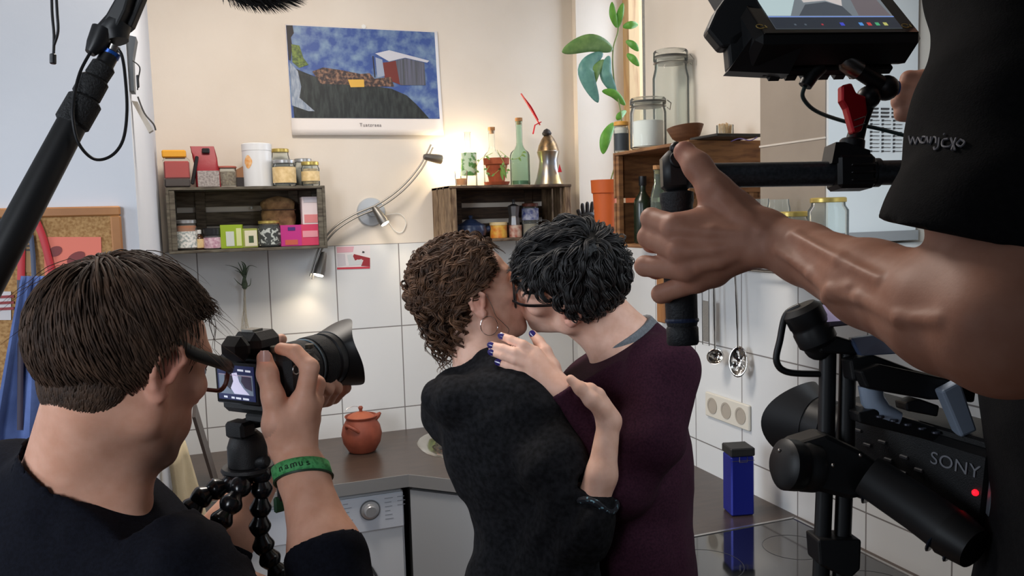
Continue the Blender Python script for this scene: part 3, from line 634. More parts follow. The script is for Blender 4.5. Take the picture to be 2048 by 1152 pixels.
# window sill and the pine crate
ZS = ZT + 0.001
t = thing('window_sill', 'painted sill board in the corner window niche', 'sill', (1.6, 2.9, ZT)); struct(t); t.name = 'trim_3'; WORLD_ORIGIN['trim_3'] = WORLD_ORIGIN['window_sill']
MB().box((1.585, 2.905, ZT + 0.004), (0.22, 0.56, 0.008)).build('sill_board', WHITE, t); ZS = ZT + 0.0085
t = thing('potted_plant', 'long-leaved green plant in an orange plastic pot, in the window niche', 'potted plant', V3((*at_y(1212, 450, 2.80)[:2], ZS))); b = V3(t.location)
MB().lathe([(r * 1.15, z * 1.34) for r, z in ((0.035, 0), (0.040, 0.09), (0.0415, 0.12), (0.046, 0.122), (0.048, 0.158), (0.045, 0.158), (0.041, 0.13), (1e-5, 0.128))], b, None, 30).build('pot', mat('orange_plastic', (206, 98, 40), 0.55), t, smooth=True)
yp = b[1]
stp = spline([b + V3((0.006, -0.005, 0.170)), at_y(1238, 300, yp - 0.05), at_y(1243, 235, yp - 0.06), at_y(1228, 160, yp - 0.04), at_y(1226, 100, yp - 0.02), at_y(1236, 62, yp), at_y(1234, 30, yp)], 6)
MB().tube(stp, 0.0026, 8).build('stem', mat('plant_stem', (124, 140, 78), 0.6), t, smooth=True)
LG1 = mat('big_leaf_green', (120, 158, 92), 0.45, c2=(98, 140, 78), scale=40); LG2 = mat('leaf_blue_green', (112, 166, 156), 0.45, c2=(92, 146, 140), scale=40); LG3 = mat('leaf_bright', (112, 176, 70), 0.45, c2=(92, 158, 56), scale=40)
def big_leaf(a, c, b_, wpx, m, Y=None, k=9):
    """leaf along three pixel points with a width in pixels"""
    Y = Y or yp - 0.04
    pts = spline([at_y(*a, Y), at_y(*c, Y - 0.02), at_y(*b_, Y - 0.01)], k); n = len(pts) - 1; dpt = float(np.dot(pts[0] - CO, CF)); W_ = wpx / 2 * dpt / FPX
    P = []; F = []
    for i, q in enumerate(pts):
        tg = nrm(pts[min(i + 1, n)] - pts[max(i - 1, 0)]); s_ = nrm(np.cross(tg, CF + CU * 0.35)); v = i / n
        w_ = W_ * max(0.03, math.sin(math.pi * (v * 0.96 + 0.03))) ** 0.75; nn_ = np.cross(s_, tg)
        for e in (-1, -0.5, 0, 0.5, 1): P.append(q + s_ * w_ * e + nn_ * (abs(e) * w_ * 0.22))
    for i in range(n):
        for e in range(4): F.append((5 * i + e, 5 * i + e + 1, 5 * i + 5 + e + 1, 5 * i + 5 + e))
    o = MB().add(P, F).build('leaf', m, t, smooth=True); md = o.modifiers.new('thick', 'SOLIDIFY'); md.thickness = 0.0012
for a, c, b_, w_, m_ in (((1225, 100), (1180, 86), (1124, 104), 34, LG1), ((1205, 106), (1172, 140), (1196, 205), 32, LG2), ((1208, 120), (1190, 145), (1186, 172), 20, LG1), ((1218, 112), (1212, 150), (1232, 186), 24, LG2), ((1250, 210), (1228, 188), (1204, 182), 16, LG3),
        ((1252, 222), (1240, 232), (1234, 240), 14, LG3), ((1228, 246), (1212, 275), (1206, 308), 22, LG3), ((1234, 55), (1226, 30), (1224, 4), 14, LG3), ((1236, 55), (1240, 30), (1246, 6), 14, LG3), ((1246, 54), (1262, 50), (1276, 50), 15, LG3), ((1252, 82), (1266, 90), (1277, 102), 14, LG3), ((1254, 108), (1266, 118), (1278, 132), 14, LG3)):
    big_leaf(a, c, b_, w_, m_)
t = thing('hand_ornament', 'small black hand-shaped stand with raised fingers in the window niche', 'ornament', V3((*at_y(1177, 455, 3.03)[:2], ZS))); b = V3(t.location)
hm = MB().lathe([(r * 1.35, z * 1.35) for r, z in ((0.026, 0), (0.020, 0.02), (0.024, 0.045), (0.028, 0.06), (0.02, 0.068), (1e-5, 0.07))], b, None, 18, squash=(1, 0.6)).build('palm', BLK, t, smooth=True)
for i, (dx, hh) in enumerate(((-0.034, 0.022), (-0.02, 0.040), (-0.004, 0.044), (0.012, 0.044), (0.028, 0.03))):
    q = b + V3((dx * 0.95, 0, 0.076)); MB().tube(spline([q, q + V3((dx * 0.35, -0.003, hh * 0.8)), q + V3((dx * 0.45, -0.006, hh * 1.35))], 4), [0.0085] * 6 + [0.008, 0.007, 0.003], 8).build('finger', BLK, t, smooth=True)
ZT3 = 1.648 + 0.303 + 0.0005; ZB3 = 1.6585
FLOUR = mat('flour', (232, 230, 226), 0.9)
gx = lambda px, py, X, z: V3((*at_x(px, py, X)[:2], z))
jar('small orange-lidded jar with a dark label at the far corner of the crate', 1243, 303, 1.285, 30, 62, mat('lid_orange', (206, 150, 62), 0.5), mat('pale_fill', (206, 200, 190), 0.7), 0.9, (mat('label_dark', (44, 52, 58), 0.5), 0.08, 0.62), axis='x', zfix=ZT3)
jar('clip-top glass jar half filled with flour', 1297, 292, 1.295, 72, 100, GL, FLOUR, 0.62, clip=True, axis='x', zfix=ZT3, lidh=0.02, tape=0.93)
jar('tall empty clip-top glass jar, standing behind the wooden bowl', 1343, 286, 1.435, 72, 198, GL, None, clip=True, axis='x', zfix=ZT3, lidh=0.034, tape=0.88)
t = thing('wooden_bowl', 'small tilted wooden bowl on the edge of the pine crate', 'bowl', gx(1374, 288, 1.33, ZT3)); b = V3(t.location); Mb = rotz(0.3) @ rotx(R(-8))
MB().lathe([(r * 1.22, z * 1.12) for r, z in ((0.014, 0.001), (0.033, 0.017), (0.044, 0.043), (0.0415, 0.044), (0.030, 0.02), (1e-5, 0.012))], b + V3((0, 0, 0.002)), Mb, 32).build('bowl_body', mat('bowl_wood', (122, 84, 58), 0.5, c2=(100, 66, 44), scale=20, stretch=(1, 1, 6)), t, smooth=True)
t = thing('toothpick_glass', 'small glass packed with wooden toothpicks', 'glass', gx(1450, 285, 1.40, ZT3)); b = V3(t.location)
MB().lathe([(0.024, 0), (0.024, 0.046), (0.0225, 0.046), (0.0225, 0.004), (1e-5, 0.004)], b, None, 22).build('glass_body', GL, t, smooth=True)
tp = MB(); rg = random.Random(5)
for i in range(46):
    a = rg.uniform(0, 6.28); r_ = 0.019 * rg.uniform(0, 1) ** 0.5; a2 = a + rg.uniform(-0.8, 0.8); tp.tube([b + V3((r_ * math.cos(a) * 0.8, r_ * math.sin(a) * 0.8, 0.005)), b + V3((r_ * math.cos(a2), r_ * math.sin(a2), 0.048 + rg.uniform(-0.006, 0.004)))], 0.0011, 5)
o = tp.build('toothpicks', mat('toothpick_wood', (206, 170, 120), 0.7), t); o['kind'] = 'stuff'
t = thing('tablet', 'thin black tablet lying on the pine crate with a violet cable', 'tablet', gx(1450, 288, 1.36, ZT3)); b = V3(t.location)
MB().box(b + V3((-0.01, -0.02, 0.004)), (0.15, 0.13, 0.008), bev=0.002).build('slab', BLK, t)
MB().tube(spline([at_x(x, y, 1.32) for x, y in ((1462, 283), (1480, 277), (1500, 281), (1515, 274))], 5), 0.0013, 6).build('cable', mat('violet_cable', (74, 60, 110), 0.5), t, smooth=True)
bottle('dark green bottle with a pump cap inside the pine crate', gx(1287, 489, 1.33, ZB3), 0.030, 0.20, 0.010, 0.04, mat('bottle_green_dark', (30, 38, 26), 0.25), 0.03, BLK)
bottle('clear glass bottle at the open front of the pine crate', gx(1318, 484, 1.29, ZB3), 0.024, 0.225, 0.013, 0.05, GLG, 'cork')
carton('orange and white carton standing inside the pine crate', 1262, 487, 1.40, 40, 130, 0.05, pm('carton_orange', (150, 72, 34)), [(pm('carton_paper', (176, 160, 140)), 0.1, 0.9, 0.7, 0.92)], axis='x', zfix=ZB3)
# jars on the hood
ZH = 1.6745
BERRY = mat('dried_berries', (52, 44, 60), 0.6, c2=(86, 84, 120), scale=120)
jar('tall gold-lidded glass jar with dark berries on the hood by the chimney', 1656, 480, 1.193, 78, 100, GOLD, BERRY, 0.30, axis='x', zfix=ZH, lidh=0.009, tape=0.84)
jar('medium glass jar with a gold lid, left of the berry jar on the hood', 1586, 484, 1.19, 64, 70, GOLD, None, axis='x', zfix=ZH, lidh=0.010, tape=0.9)
jar('open glass jar with a red-brown filling, on the hood behind the forearm', 1557, 468, 1.205, 46, 92, None, mat('red_paste', (120, 60, 48), 0.6), 0.34, axis='x', zfix=ZH, tape=0.9)
jar('open empty glass jar, leftmost on the hood', 1520, 470, 1.20, 40, 92, None, None, axis='x', zfix=ZH, tape=0.9)
# ------------------------------------------------------------------ wall lamp
t = thing('wall_spotlight', 'chrome wall lamp with a curved double rail and three lit spots', 'lamp', (0.62, DB, 1.6))
CHR = mat('satin_chrome', (128, 125, 120), 0.42, 0.85)
base = at_y(742, 424, DB - 0.001)
MB().lathe([(0.056, 0), (0.056, 0.006), (0.052, 0.010), (0.02, 0.012), (0.016, 0.04), (1e-5, 0.04)], base, frame((0, -1, 0)), 36).build('base', mat('lamp_base', (186, 190, 194), 0.4, 0.35), t, smooth=True)
rail_px = ((622, 556), (640, 500), (668, 460), (710, 432), (760, 410), (806, 376), (842, 334), (864, 292)); YR = DB - 0.055
for off in (-1, 1):
    pts = spline([at_y(x - off * 2.0, y - off * 2.8, YR) for x, y in rail_px], 6)
    MB().tube(pts, 0.0035, 8).build('rail', CHR, t, smooth=True)
def spot(px0, px1, bulb_c, Y0, Y1, e, r=0.021):
    a = at_y(*px0, Y0); b = at_y(*px1, Y1); L_ = np.linalg.norm(b - a); M = frame(b - a)
    h = MB().lathe([(1e-5, -0.004), (0.009, 0), (0.013, 0.01), (r, L_ * 0.75), (r, L_), (r - 0.002, L_), (r - 0.003, L_ * 0.8), (1e-5, L_ * 0.6)], a, M, 24).build('spot_head', CHR, t, smooth=True)
    MB().lathe([(r - 0.003, -0.003), (r - 0.0035, 0.002), (1e-5, 0.006)], b, M, 20).build('bulb', emit('bulb_glow', (255, 240, 214), e * 1.5), h, smooth=True)
    point('spot_light', b + nrm(b - a) * 0.012, bulb_c[0], (1.0, 0.80, 0.55), 0.012, bulb_c[1], b + (b - a) * 5, 0.9)
spot((848, 313), (882, 319), (5.5, 150), YR - 0.005, YR + 0.012, 30, 0.019)
spot((748, 414), (770, 447), (2.6, 110), YR - 0.008, YR - 0.030, 16, 0.019)
spot((648, 505), (637, 550), (2.0, 120), YR - 0.008, YR - 0.025, 16, 0.021)
point('spot_wall_glow', at_y(905, 322, DB - 0.05), 1.9, (1.0, 0.80, 0.52), 0.02)
MB().tube(spline([at_y(x, y, DB - 0.006) for x, y in ((772, 430), (800, 428), (812, 445), (804, 464), (790, 462), (778, 446))], 6), 0.0016, 6).build('cable', WHITE, t, smooth=True)

# ------------------------------------------------------------------ calendar
t = thing('wall_calendar', 'wall calendar with a picture of a hut on a cliff against blue mountains', 'calendar', (0.62, DB, 2.09))
YK = DB - 0.006
def cq(u, v, dy=0.0):
    """point on the calendar sheet: u to the right, v down (0..1)"""
    tl, tr, bl, br = (at_y(570, 48, YK), at_y(874, 63, YK), at_y(584, 271, YK), at_y(886, 271, YK))
    p = (tl * (1 - u) + tr * u) * (1 - v) + (bl * (1 - u) + br * u) * v
    p[1] = YK - dy - 0.004 - 0.010 * (v ** 3) * (0.3 + 0.7 * u) ; return p
n = 16; P = []; F = []
for i in range(n + 1):
    for j in range(n + 1): P.append(cq(j / n, i / n))
for i in range(n):
    for j in range(n): F.append((i * (n + 1) + j, i * (n + 1) + j + 1, (i + 1) * (n + 1) + j + 1, (i + 1) * (n + 1) + j))
o = MB().add(P, F).build('page', mat('calendar_paper', (228, 220, 214), 0.5), t, smooth=True); md = o.modifiers.new('th', 'SOLIDIFY'); md.thickness = 0.004; md.offset = 1 if o.data.polygons[0].normal.y > 0 else -1
def patch(name, pts, m, dy):
    """printed region: a polygon in sheet coordinates, filled as a fan of strips"""
    import mathutils
    tri = mathutils.geometry.tessellate_polygon([[Vector((u, v, 0)) for u, v in pts]])
    MB().add([cq(u, v, dy) for u, v in pts], [tuple(f) for f in tri]).build(name, m, t)
BL = mat('print_mountain', (60, 84, 146), 0.4, c2=(126, 150, 174), scale=26, detail=8, lo=0.42, hi=0.72)
g = 10; P = []; F = []
for i in range(g + 1):
    for j in range(g + 1): P.append(cq(0.004 + 0.975 * j / g, 0.012 + 0.83 * i / g, 0.0012))
for i in range(g):
    for j in range(g): F.append((i * (g + 1) + j, i * (g + 1) + j + 1, (i + 1) * (g + 1) + j + 1, (i + 1) * (g + 1) + j))
MB().add(P, F).build('printed_mountains', BL, t, smooth=True)
DKP = mat('print_cliff', (26, 30, 30), 0.45, c2=(56, 62, 60), scale=30, stretch=(3, 1, 0.7), detail=6, lo=0.4, hi=0.75)
patch('printed_cliff', [(0.01, 0.42), (0.05, 0.40), (0.12, 0.44), (0.2, 0.48), (0.36, 0.50), (0.5, 0.53), (0.66, 0.56), (0.76, 0.62), (0.82, 0.70), (0.87, 0.78), (0.905, 0.84), (0.40, 0.84), (0.02, 0.842)], DKP, 0.0020)
patch('printed_rock', [(0.005, 0.015), (0.045, 0.012), (0.05, 0.08), (0.03, 0.12), (0.035, 0.2), (0.02, 0.33), (0.008, 0.32)], pm('rock_dark', (40, 34, 34)), 0.0024)
patch('printed_bush', [(0.03, 0.18), (0.08, 0.19), (0.10, 0.30), (0.13, 0.36), (0.07, 0.39), (0.03, 0.34)], mat('bush', (66, 82, 42), 0.5, c2=(120, 138, 62), scale=120), 0.0026)
patch('printed_waterfall', [(0.012, 0.34), (0.06, 0.42), (0.075, 0.56), (0.06, 0.66), (0.15, 0.78), (0.11, 0.78), (0.01, 0.73)], mat('water_print', (120, 134, 152), 0.5, c2=(160, 168, 180), scale=40, stretch=(4, 1, 1)), 0.0026)
patch('printed_roof', [(0.565, 0.235), (0.66, 0.20), (0.93, 0.285), (0.915, 0.305), (0.765, 0.265), (0.655, 0.305)], pm('roof_print', (196, 196, 204)), 0.0030)
patch('printed_hut_wall', [(0.70, 0.295), (0.765, 0.27), (0.895, 0.305), (0.895, 0.52), (0.72, 0.525)], mat('hut_print', (74, 78, 82), 0.5, c2=(104, 104, 124), scale=20, stretch=(6, 1, 0.2)), 0.0028)
patch('printed_hut_front', [(0.60, 0.32), (0.655, 0.31), (0.70, 0.295), (0.72, 0.52), (0.62, 0.47)], pm('hut_red', (110, 44, 38)), 0.0026)
patch('printed_post', [(0.545, 0.26), (0.553, 0.26), (0.558, 0.46), (0.55, 0.46)], pm('post_p', (40, 40, 50)), 0.0030)
patch('printed_curtain', [(0.565, 0.27), (0.61, 0.29), (0.62, 0.44), (0.57, 0.46)], pm('curtain_p', (150, 160, 180)), 0.0028)
patch('printed_crowd', [(0.15, 0.42), (0.22, 0.38), (0.34, 0.40), (0.46, 0.43), (0.52, 0.42), (0.55, 0.47), (0.66, 0.45), (0.68, 0.54), (0.5, 0.545), (0.36, 0.53), (0.2, 0.53)], mat('crowd', (58, 46, 46), 0.5, c2=(146, 110, 88), scale=75, detail=8, lo=0.46, hi=0.66), 0.0028)
patch('printed_banner', [(0.375, 0.485), (0.48, 0.48), (0.48, 0.55), (0.39, 0.555)], pm('banner_p', (212, 166, 70)), 0.0032)
text_mesh('Tuatzraea', 0.0185, cq(0.505, 0.905, 0.0016), np.array([[1, 0, 0], [0, 0, -1.0], [0, 1.0, 0]]), pm('month_grey', (120, 112, 112)), 'month_text', t, space=1.15)
MB().lathe([(0.009, 0), (0.0085, 0.0025), (1e-5, 0.004)], cq(0.5, -0.008, 0.0), frame((0, -1, 0)), 18).build('hanger', WHITE, t, smooth=True)

# ------------------------------------------------------------------ sticker, air plant, socket
t = thing('comic_sticker', 'small red and white picture card stuck on a wall tile', 'sticker', at_y(706, 540, DB - 0.0125)); b = V3(t.location)
YS = DB - 0.0135
def sq(px, py, dy=0): return at_y(px, py, YS - dy)
def pfill(name, pts, m, dy, par):
    from mathutils.geometry import tessellate_polygon as tp_
    P = [sq(x, y, dy) for x, y in pts]; tri = tp_([[Vector((p[0], p[2], 0)) for p in P]])
    return MB().add(P, [tuple(f) for f in tri]).build(name, m, par)
card = [(672, 493), (740, 491), (740, 537), (674, 539)]
MB().prism([sq(*q) for q in card], (0, 0.001, 0)).build('card', pm('card_white', (226, 218, 218)), t)
PK = pm('card_red', (196, 60, 74)); PKL = pm('card_pink', (222, 170, 180))
pfill('pink_band', [(673, 494), (708, 493), (706, 504), (674, 506)], PKL, 0.0005, t); pfill('red_edge', [(674, 535), (740, 533), (740, 537), (674, 539)], PK, 0.0005, t)
pfill('red_shape', [(708, 508), (724, 512), (740, 516), (740, 533), (722, 532), (727, 520), (714, 519), (710, 523), (706, 512)], pm('card_deep', (150, 40, 48)), 0.0007, t)
pfill('grey_figure', [(694, 510), (704, 508), (710, 521), (724, 518), (724, 529), (698, 531)], pm('card_grey', (204, 206, 206)), 0.0009, t); pfill('grey_side', [(674, 508), (690, 508), (692, 531), (675, 533)], pm('card_grey2', (200, 192, 196)), 0.0006, t)
pfill('ink_dot', [(725, 502), (729, 503), (729, 506), (724, 506)], pm('card_ink', (50, 46, 50)), 0.0009, t)
t = thing('air_plant', 'grey-green air plant hanging on the tiles with trailing roots', 'plant', at_y(488, 565, DB - 0.05)); YA = DB - 0.05
lf = MB()
for pts in (((487, 552), (476, 538), (462, 532), (450, 530)), ((487, 550), (482, 536), (478, 528), (476, 524)), ((488, 550), (487, 534), (484, 526)), ((489, 550), (491, 535), (488, 527), (482, 523)), ((490, 551), (495, 535), (503, 531), (514, 535)), ((486, 572), (476, 565), (468, 556)), ((492, 573), (500, 570), (502, 556)), ((488, 555), (480, 545), (470, 541)), ((490, 560), (494, 545), (498, 534))):
    q = spline([at_y(x, y, YA - 0.004 * i) for i, (x, y) in enumerate(pts)], 5); n_ = len(q); lf.tube(q, [0.0042 * (1 - i / n_) + 0.0006 for i in range(n_)], 6, sq=0.5)
lf.lathe([(0.002, -0.026), (0.009, -0.018), (0.011, -0.004), (0.006, 0.016), (0.003, 0.028)], at_y(489, 566, YA), None, 12)
lf.build('leaves', mat('airplant_green', (84, 98, 76), 0.7, c2=(60, 74, 54), scale=80), t, smooth=True)
rt = MB(); rg = random.Random(8)
for i in range(26):
    x = 489; pts = []
    sp_ = rg.uniform(-14, 14)
    for k_ in range(6): pts.append(at_y(489 + sp_ * (k_ / 5) ** 1.8 + rg.uniform(-2, 2), 578 + k_ * rg.uniform(18, 22.5), YA + rg.uniform(-0.008, 0.008)))
    rt.tube(spline(pts, 3), 0.0006, 4)
o = rt.build('roots', mat('root_pale', (178, 172, 158), 0.8), t); o['kind'] = 'stuff'
MB().cyl(at_y(488, 545, YA), at_y(488, 543, DB - 0.012), 0.0015, n=6).build('hook', STEEL, t)
t = thing('wall_socket', 'triple white wall socket on the right wall tiles', 'socket', at_x(1459, 860, XR - 0.012))
q0, q1, q2, q3 = [at_x(*q, XR - 0.012) for q in ((1415, 784), (1503, 812), (1503, 862), (1417, 828))]
yc = (q0[1] + q1[1]) / 2; zc = (q0[2] + q3[2] + q1[2] + q2[2]) / 4; ln = abs(q1[1] - q0[1]); hh = 0.078; ln = max(ln, 0.2)
SOCK = mat('socket_white', (224, 218, 204), 0.35)
MB().box((XR - 0.012 - 0.005, yc, zc), (0.010, ln, hh), bev=0.003).build('frame', SOCK, t)
for i in range(3):
    c_ = V3((XR - 0.0225, yc + (1 - i) * ln / 3.1, zc)); s_ = MB().lathe([(0.026, 0), (0.026, 0.001), (0.020, 0.001), (0.019, -0.004), (1e-5, -0.004)], c_, frame((-1, 0, 0)), 26).build('socket_well', mat('socket_inner', (176, 166, 152), 0.5), t, smooth=True)
    for dy in (-0.009, 0.009): MB().cyl(c_ + V3((0.0035, dy, 0)), c_ + V3((0.0025, dy, 0)), 0.0026, n=8).build('contact_hole', BLK, s_)

# ------------------------------------------------------------------ on the worktop
t = thing('clay_pot', 'round terracotta pot with a lid and side handle on the worktop', 'pot', (*at_z(725, 902, ZC)[:2], ZC + 0.0005)); b = V3(t.location); CLAY = mat('red_clay', (142, 68, 45), 0.62, c2=(124, 56, 36), scale=24, bump=0.1)
MB().lathe([(0.044, 0), (0.050, 0.004), (0.068, 0.035), (0.074, 0.065), (0.068, 0.095), (0.057, 0.115), (0.054, 0.122), (0.060, 0.132), (0.058, 0.134), (0.050, 0.122), (1e-5, 0.120)], b, None, 36).build('body', CLAY, t, smooth=True)
MB().lathe([(0.052, 0.124), (0.050, 0.130), (0.030, 0.142), (0.010, 0.148), (1e-5, 0.149)], b, None, 30).build('lid', mat('clay_lid', (160, 80, 50), 0.6), t, smooth=True)
MB().lathe([(0.007, 0.147), (0.0055, 0.153), (0.009, 0.162), (0.006, 0.168), (1e-5, 0.169)], b, None, 14).build('knob', CLAY, t, smooth=True)
MB().tube(spline([b + V3(q) for q in ((-0.058, -0.030, 0.098), (-0.060, -0.052, 0.112), (-0.036, -0.070, 0.100), (-0.022, -0.066, 0.088))], 5), 0.006, 10).build('side_handle', CLAY, t, smooth=True)
MB().tube([b + V3((0.05, -0.012, 0.122)), b + V3((0.062, -0.014, 0.132)), b + V3((0.070, -0.015, 0.140))], [0.012, 0.009, 0.004], 10).build('lip', CLAY, t, smooth=True)
MB().tube(spline([b + V3(q) for q in ((0.0, 0, 0.158), (-0.02, -0.01, 0.172), (-0.05, -0.015, 0.168), (-0.058, -0.02, 0.158))], 5), 0.0009, 5).build('wire', STEEL, t, smooth=True)
t = thing('tea_tin', 'tall blue square tin with a black lid on the worktop by the hob', 'tin', (*at_z(1477, 1024, ZC)[:2], ZC + 0.0005)); b = V3(t.location); Mt = rotz(R(-14))
MB().box(b + Mt @ V3((0, 0, 0.084)), (0.066, 0.066, 0.168), Mt, bev=0.004).build('tin_body', mat('tin_blue', (34, 44, 150), 0.28, 0.35), t)
MB().box(b + Mt @ V3((0, 0, 0.180)), (0.070, 0.070, 0.024), Mt, bev=0.003).build('lid', mat('lid_black', (30, 29, 30), 0.5), t)
cl = MB(); q = lambda x, z: b + Mt @ V3((x, -0.0345, z))
cl.tube([q(-0.033, 0.157), q(0.033, 0.157)], 0.0008, 5); cl.tube([q(-0.010, 0.168), q(-0.010, 0.153), q(0.012, 0.153), q(0.012, 0.168)], 0.0010, 5); cl.build('wire_clasp', STEEL, t)
t = thing('scrub_sponge', 'red and green scrubbing sponge bundle at the back of the drainer', 'sponge', (*at_z(878, 876, ZC)[:2], ZC + 0.006)); b = V3(t.location)
for m_, o_, r_ in ((mat('sp_red', (196, 52, 44), 0.6), (0.012, -0.01, 0.032), 0.020), (mat('sp_green', (70, 104, 50), 0.7, c2=(150, 170, 80), scale=90), (-0.012, 0, 0.022), 0.021), (mat('sp_dark', (40, 56, 36), 0.7), (0.0, -0.018, 0.014), 0.015), (mat('sp_cream', (214, 190, 120), 0.7), (-0.006, 0.008, 0.048), 0.015)):
    knobby(b + V3(o_) - V3((0, 0, r_)), r_ * 2, r_ * 2, r_ * 2, int(r_ * 1e4), amp=0.05, n=10, m=14).build('scrubber', m_, t, smooth=True)
t = thing('sink_plug', 'black sink plug with a bead chain lying on the drainer', 'plug', (*at_z(886, 902, ZC)[:2], ZC + 0.0085)); b = V3(t.location)
MB().lathe([(0.014, 0), (0.017, 0.004), (0.008, 0.008), (1e-5, 0.009)], b, None, 16).build('plug', BLK, t, smooth=True)
ch = MB()
for i, q in enumerate(spline([b + V3((0, 0, 0.010)), b + V3((0.02, 0.012, 0.004)), b + V3((0.055, 0.010, 0.004)), b + V3((0.09, 0.03, 0.004)), b + V3((-0.02, 0.04, 0.004)), b + V3((-0.03, -0.02, 0.004))], 8)): ch.sph(q, 0.0032, 8)
ch.build('chain', mat('chain_dark', (70, 62, 54), 0.4, 0.6), t, smooth=True)

# ------------------------------------------------------------------ utensils under the hood
XU = XR - 0.045
t = thing('utensil_rail', 'steel hanging rail on the tiles under the hood', 'rail', at_x(1460, 562, XU))
ya, yb = at_x(1385, 560, XU)[1], at_x(1560, 560, XU)[1]; zr = 1.585
MB().cyl((XU, ya, zr), (XU, yb, zr), 0.005, n=12).build('bar', STEEL, t, smooth=True)
for y in (ya - 0.03, yb + 0.03): MB().cyl((XU, y, zr), (XR - 0.012, y, zr), 0.006, n=10).build('bracket', STEEL, t)
SHINY = mat('polished_steel', (200, 196, 190), 0.12, 1.0)
def utensil(name, label, top, bot, bowl):
    a = at_x(*top, XU - 0.012); a[2] = zr - 0.006; c = at_x(*bot, XU - 0.012); t = thing(name, label, 'kitchen utensil', c, 'utensils on the hanging rail')
    MB().tube(spline([a, a * 0.5 + c * 0.5 + V3((0.002, 0, 0)), c], 6), [0.0035] * 4 + [0.0045] * 5 + [0.003] * 4, 8, sq=0.5).build('handle', SHINY, t, smooth=True)
    MB().tube(spline([a + V3((0, 0, -0.004)), a + V3((-0.004, 0, 0.012)), a + V3((0.010, 0, 0.020)), a + V3((0.018, 0, 0.008))], 4), 0.0022, 6).build('hook', SHINY, t, smooth=True)
    bw, bh, dz, tilt, slots = bowl; M = rotz(R(38)) @ roty(R(-90 + tilt))
    P = []; F = []; n, mm = 6, 20
    for i in range(n + 1):
        v = i / n
        for j in range(mm):
            an = 2 * math.pi * j / mm; P.append(c + V3((0, 0, -bh + 0.004)) + M @ V3((math.sin(an) * bh * v, math.cos(an) * bw * v, -dz * (1 - v * v))))
    for i in range(n):
        for j in range(mm):
            if slots and i in (2, 3) and j % 4 in (0,): continue
            F.append((i * mm + j, i * mm + (j + 1) % mm, (i + 1) * mm + (j + 1) % mm, (i + 1) * mm + j))
    o = MB().add(P, F).build('bowl', SHINY, t, smooth=True); md = o.modifiers.new('th', 'SOLIDIFY'); md.thickness = 0.0014
    return t
utensil('ladle', 'small steel ladle hanging left of the slotted spoon', (1427, 560), (1430, 700), (0.026, 0.024, 0.022, 25, False))
utensil('slotted_spoon', 'large oval slotted steel spoon hanging under the hood', (1470, 560), (1476, 695), (0.027, 0.046, 0.012, 8, True))
t = thing('grater', 'small steel grater hanging beside the ladle handle', 'kitchen utensil', at_x(1412, 690, XU - 0.014), 'utensils on the hanging rail'); b = V3(t.location); hgt = zr - 0.012 - b[2]
MB().tube([b + V3((0, -0.018, 0)), b + V3((0, -0.018, hgt)), b + V3((0, 0.018, hgt)), b + V3((0, 0.018, 0))], 0.0022, 6, closed=True).build('frame', SHINY, t); MB().box(b + V3((0, 0, hgt * 0.32)), (0.002, 0.034, hgt * 0.55)).build('blade', mat('grater_steel', (170, 168, 164), 0.3, 0.9, bump=0.8, bscale=260), t)
MB().tube([b + V3((0, 0, hgt)), b + V3((-0.002, 0, hgt + 0.012)), b + V3((0.014, 0, hgt + 0.018))], 0.002, 6).build('hook', SHINY, t)
t = thing('chopping_board', 'narrow wooden board hanging on the tiles below the pine crate', 'board', at_x(1324, 645, XR - 0.03)); b = V3(t.location)
MB().box(b + V3((0, 0, 0.10)), (0.014, 0.05, 0.2), bev=0.004).build('board', mat('board_wood', (176, 120, 66), 0.5, c2=(150, 96, 50), scale=10, stretch=(3, 3, 0.5)), t); MB().cyl(b + V3((0, 0, 0.19)), b + V3((0.018, 0, 0.19)), 0.003, n=8).build('nail', STEEL, t)

# ------------------------------------------------------------------ left wall: cork board and what hangs there
YB = YL - 0.001
t = thing('cork_board', 'wood-framed cork pinboard on the left white wall', 'pinboard', at_y(60, 560, YB))
tr_, br_ = at_y(241, 412, YB), at_y(244, 600, YB); x1 = tr_[0]; zt_ = tr_[2]; x0_ = x1 - 0.62; z0_ = zt_ - 0.45
FRW = mat('board_frame', (170, 116, 66), 0.55, c2=(150, 98, 54), scale=8, stretch=(1, 1, 1))
MB().box(((x0_ + x1) / 2, YB - 0.006, (zt_ + z0_) / 2), (x1 - x0_ - 0.02, 0.010, zt_ - z0_ - 0.02)).build('cork_sheet', mat('cork_sheet', (186, 146, 96), 0.95, c2=(150, 108, 64), scale=160, detail=3), t)
for (a, b_, c, d) in ((x0_, x1, zt_ - 0.022, zt_), (x0_, x1, z0_, z0_ + 0.022), (x0_, x0_ + 0.022, z0_ + 0.022, zt_ - 0.022), (x1 - 0.022, x1, z0_ + 0.022, zt_ - 0.022)):
    MB().box(((a + b_) / 2, YB - 0.009, (c + d) / 2), (b_ - a, 0.018, d - c), bev=0.003).build('frame_strip', FRW, t)
def wq(px, py, dy): return at_y(px, py, YB - 0.0115 - dy)
def wsheet(name, label, pts, m, dy, cat='paper', par=None):
    t_ = par or thing(name, label, cat, wq(*pts[-1], dy))
    MB().prism([wq(x, y, dy) for x, y in pts], (0, 0.0008, 0)).build('sheet', m, t_); return t_
s1 = wsheet('paper_sheet', 'salmon pink sheet with dark red blots pinned on the cork board', [(86, 474), (202, 474), (206, 600), (92, 600)], mat('salmon_paper', (226, 122, 102), 0.7), 0.002)
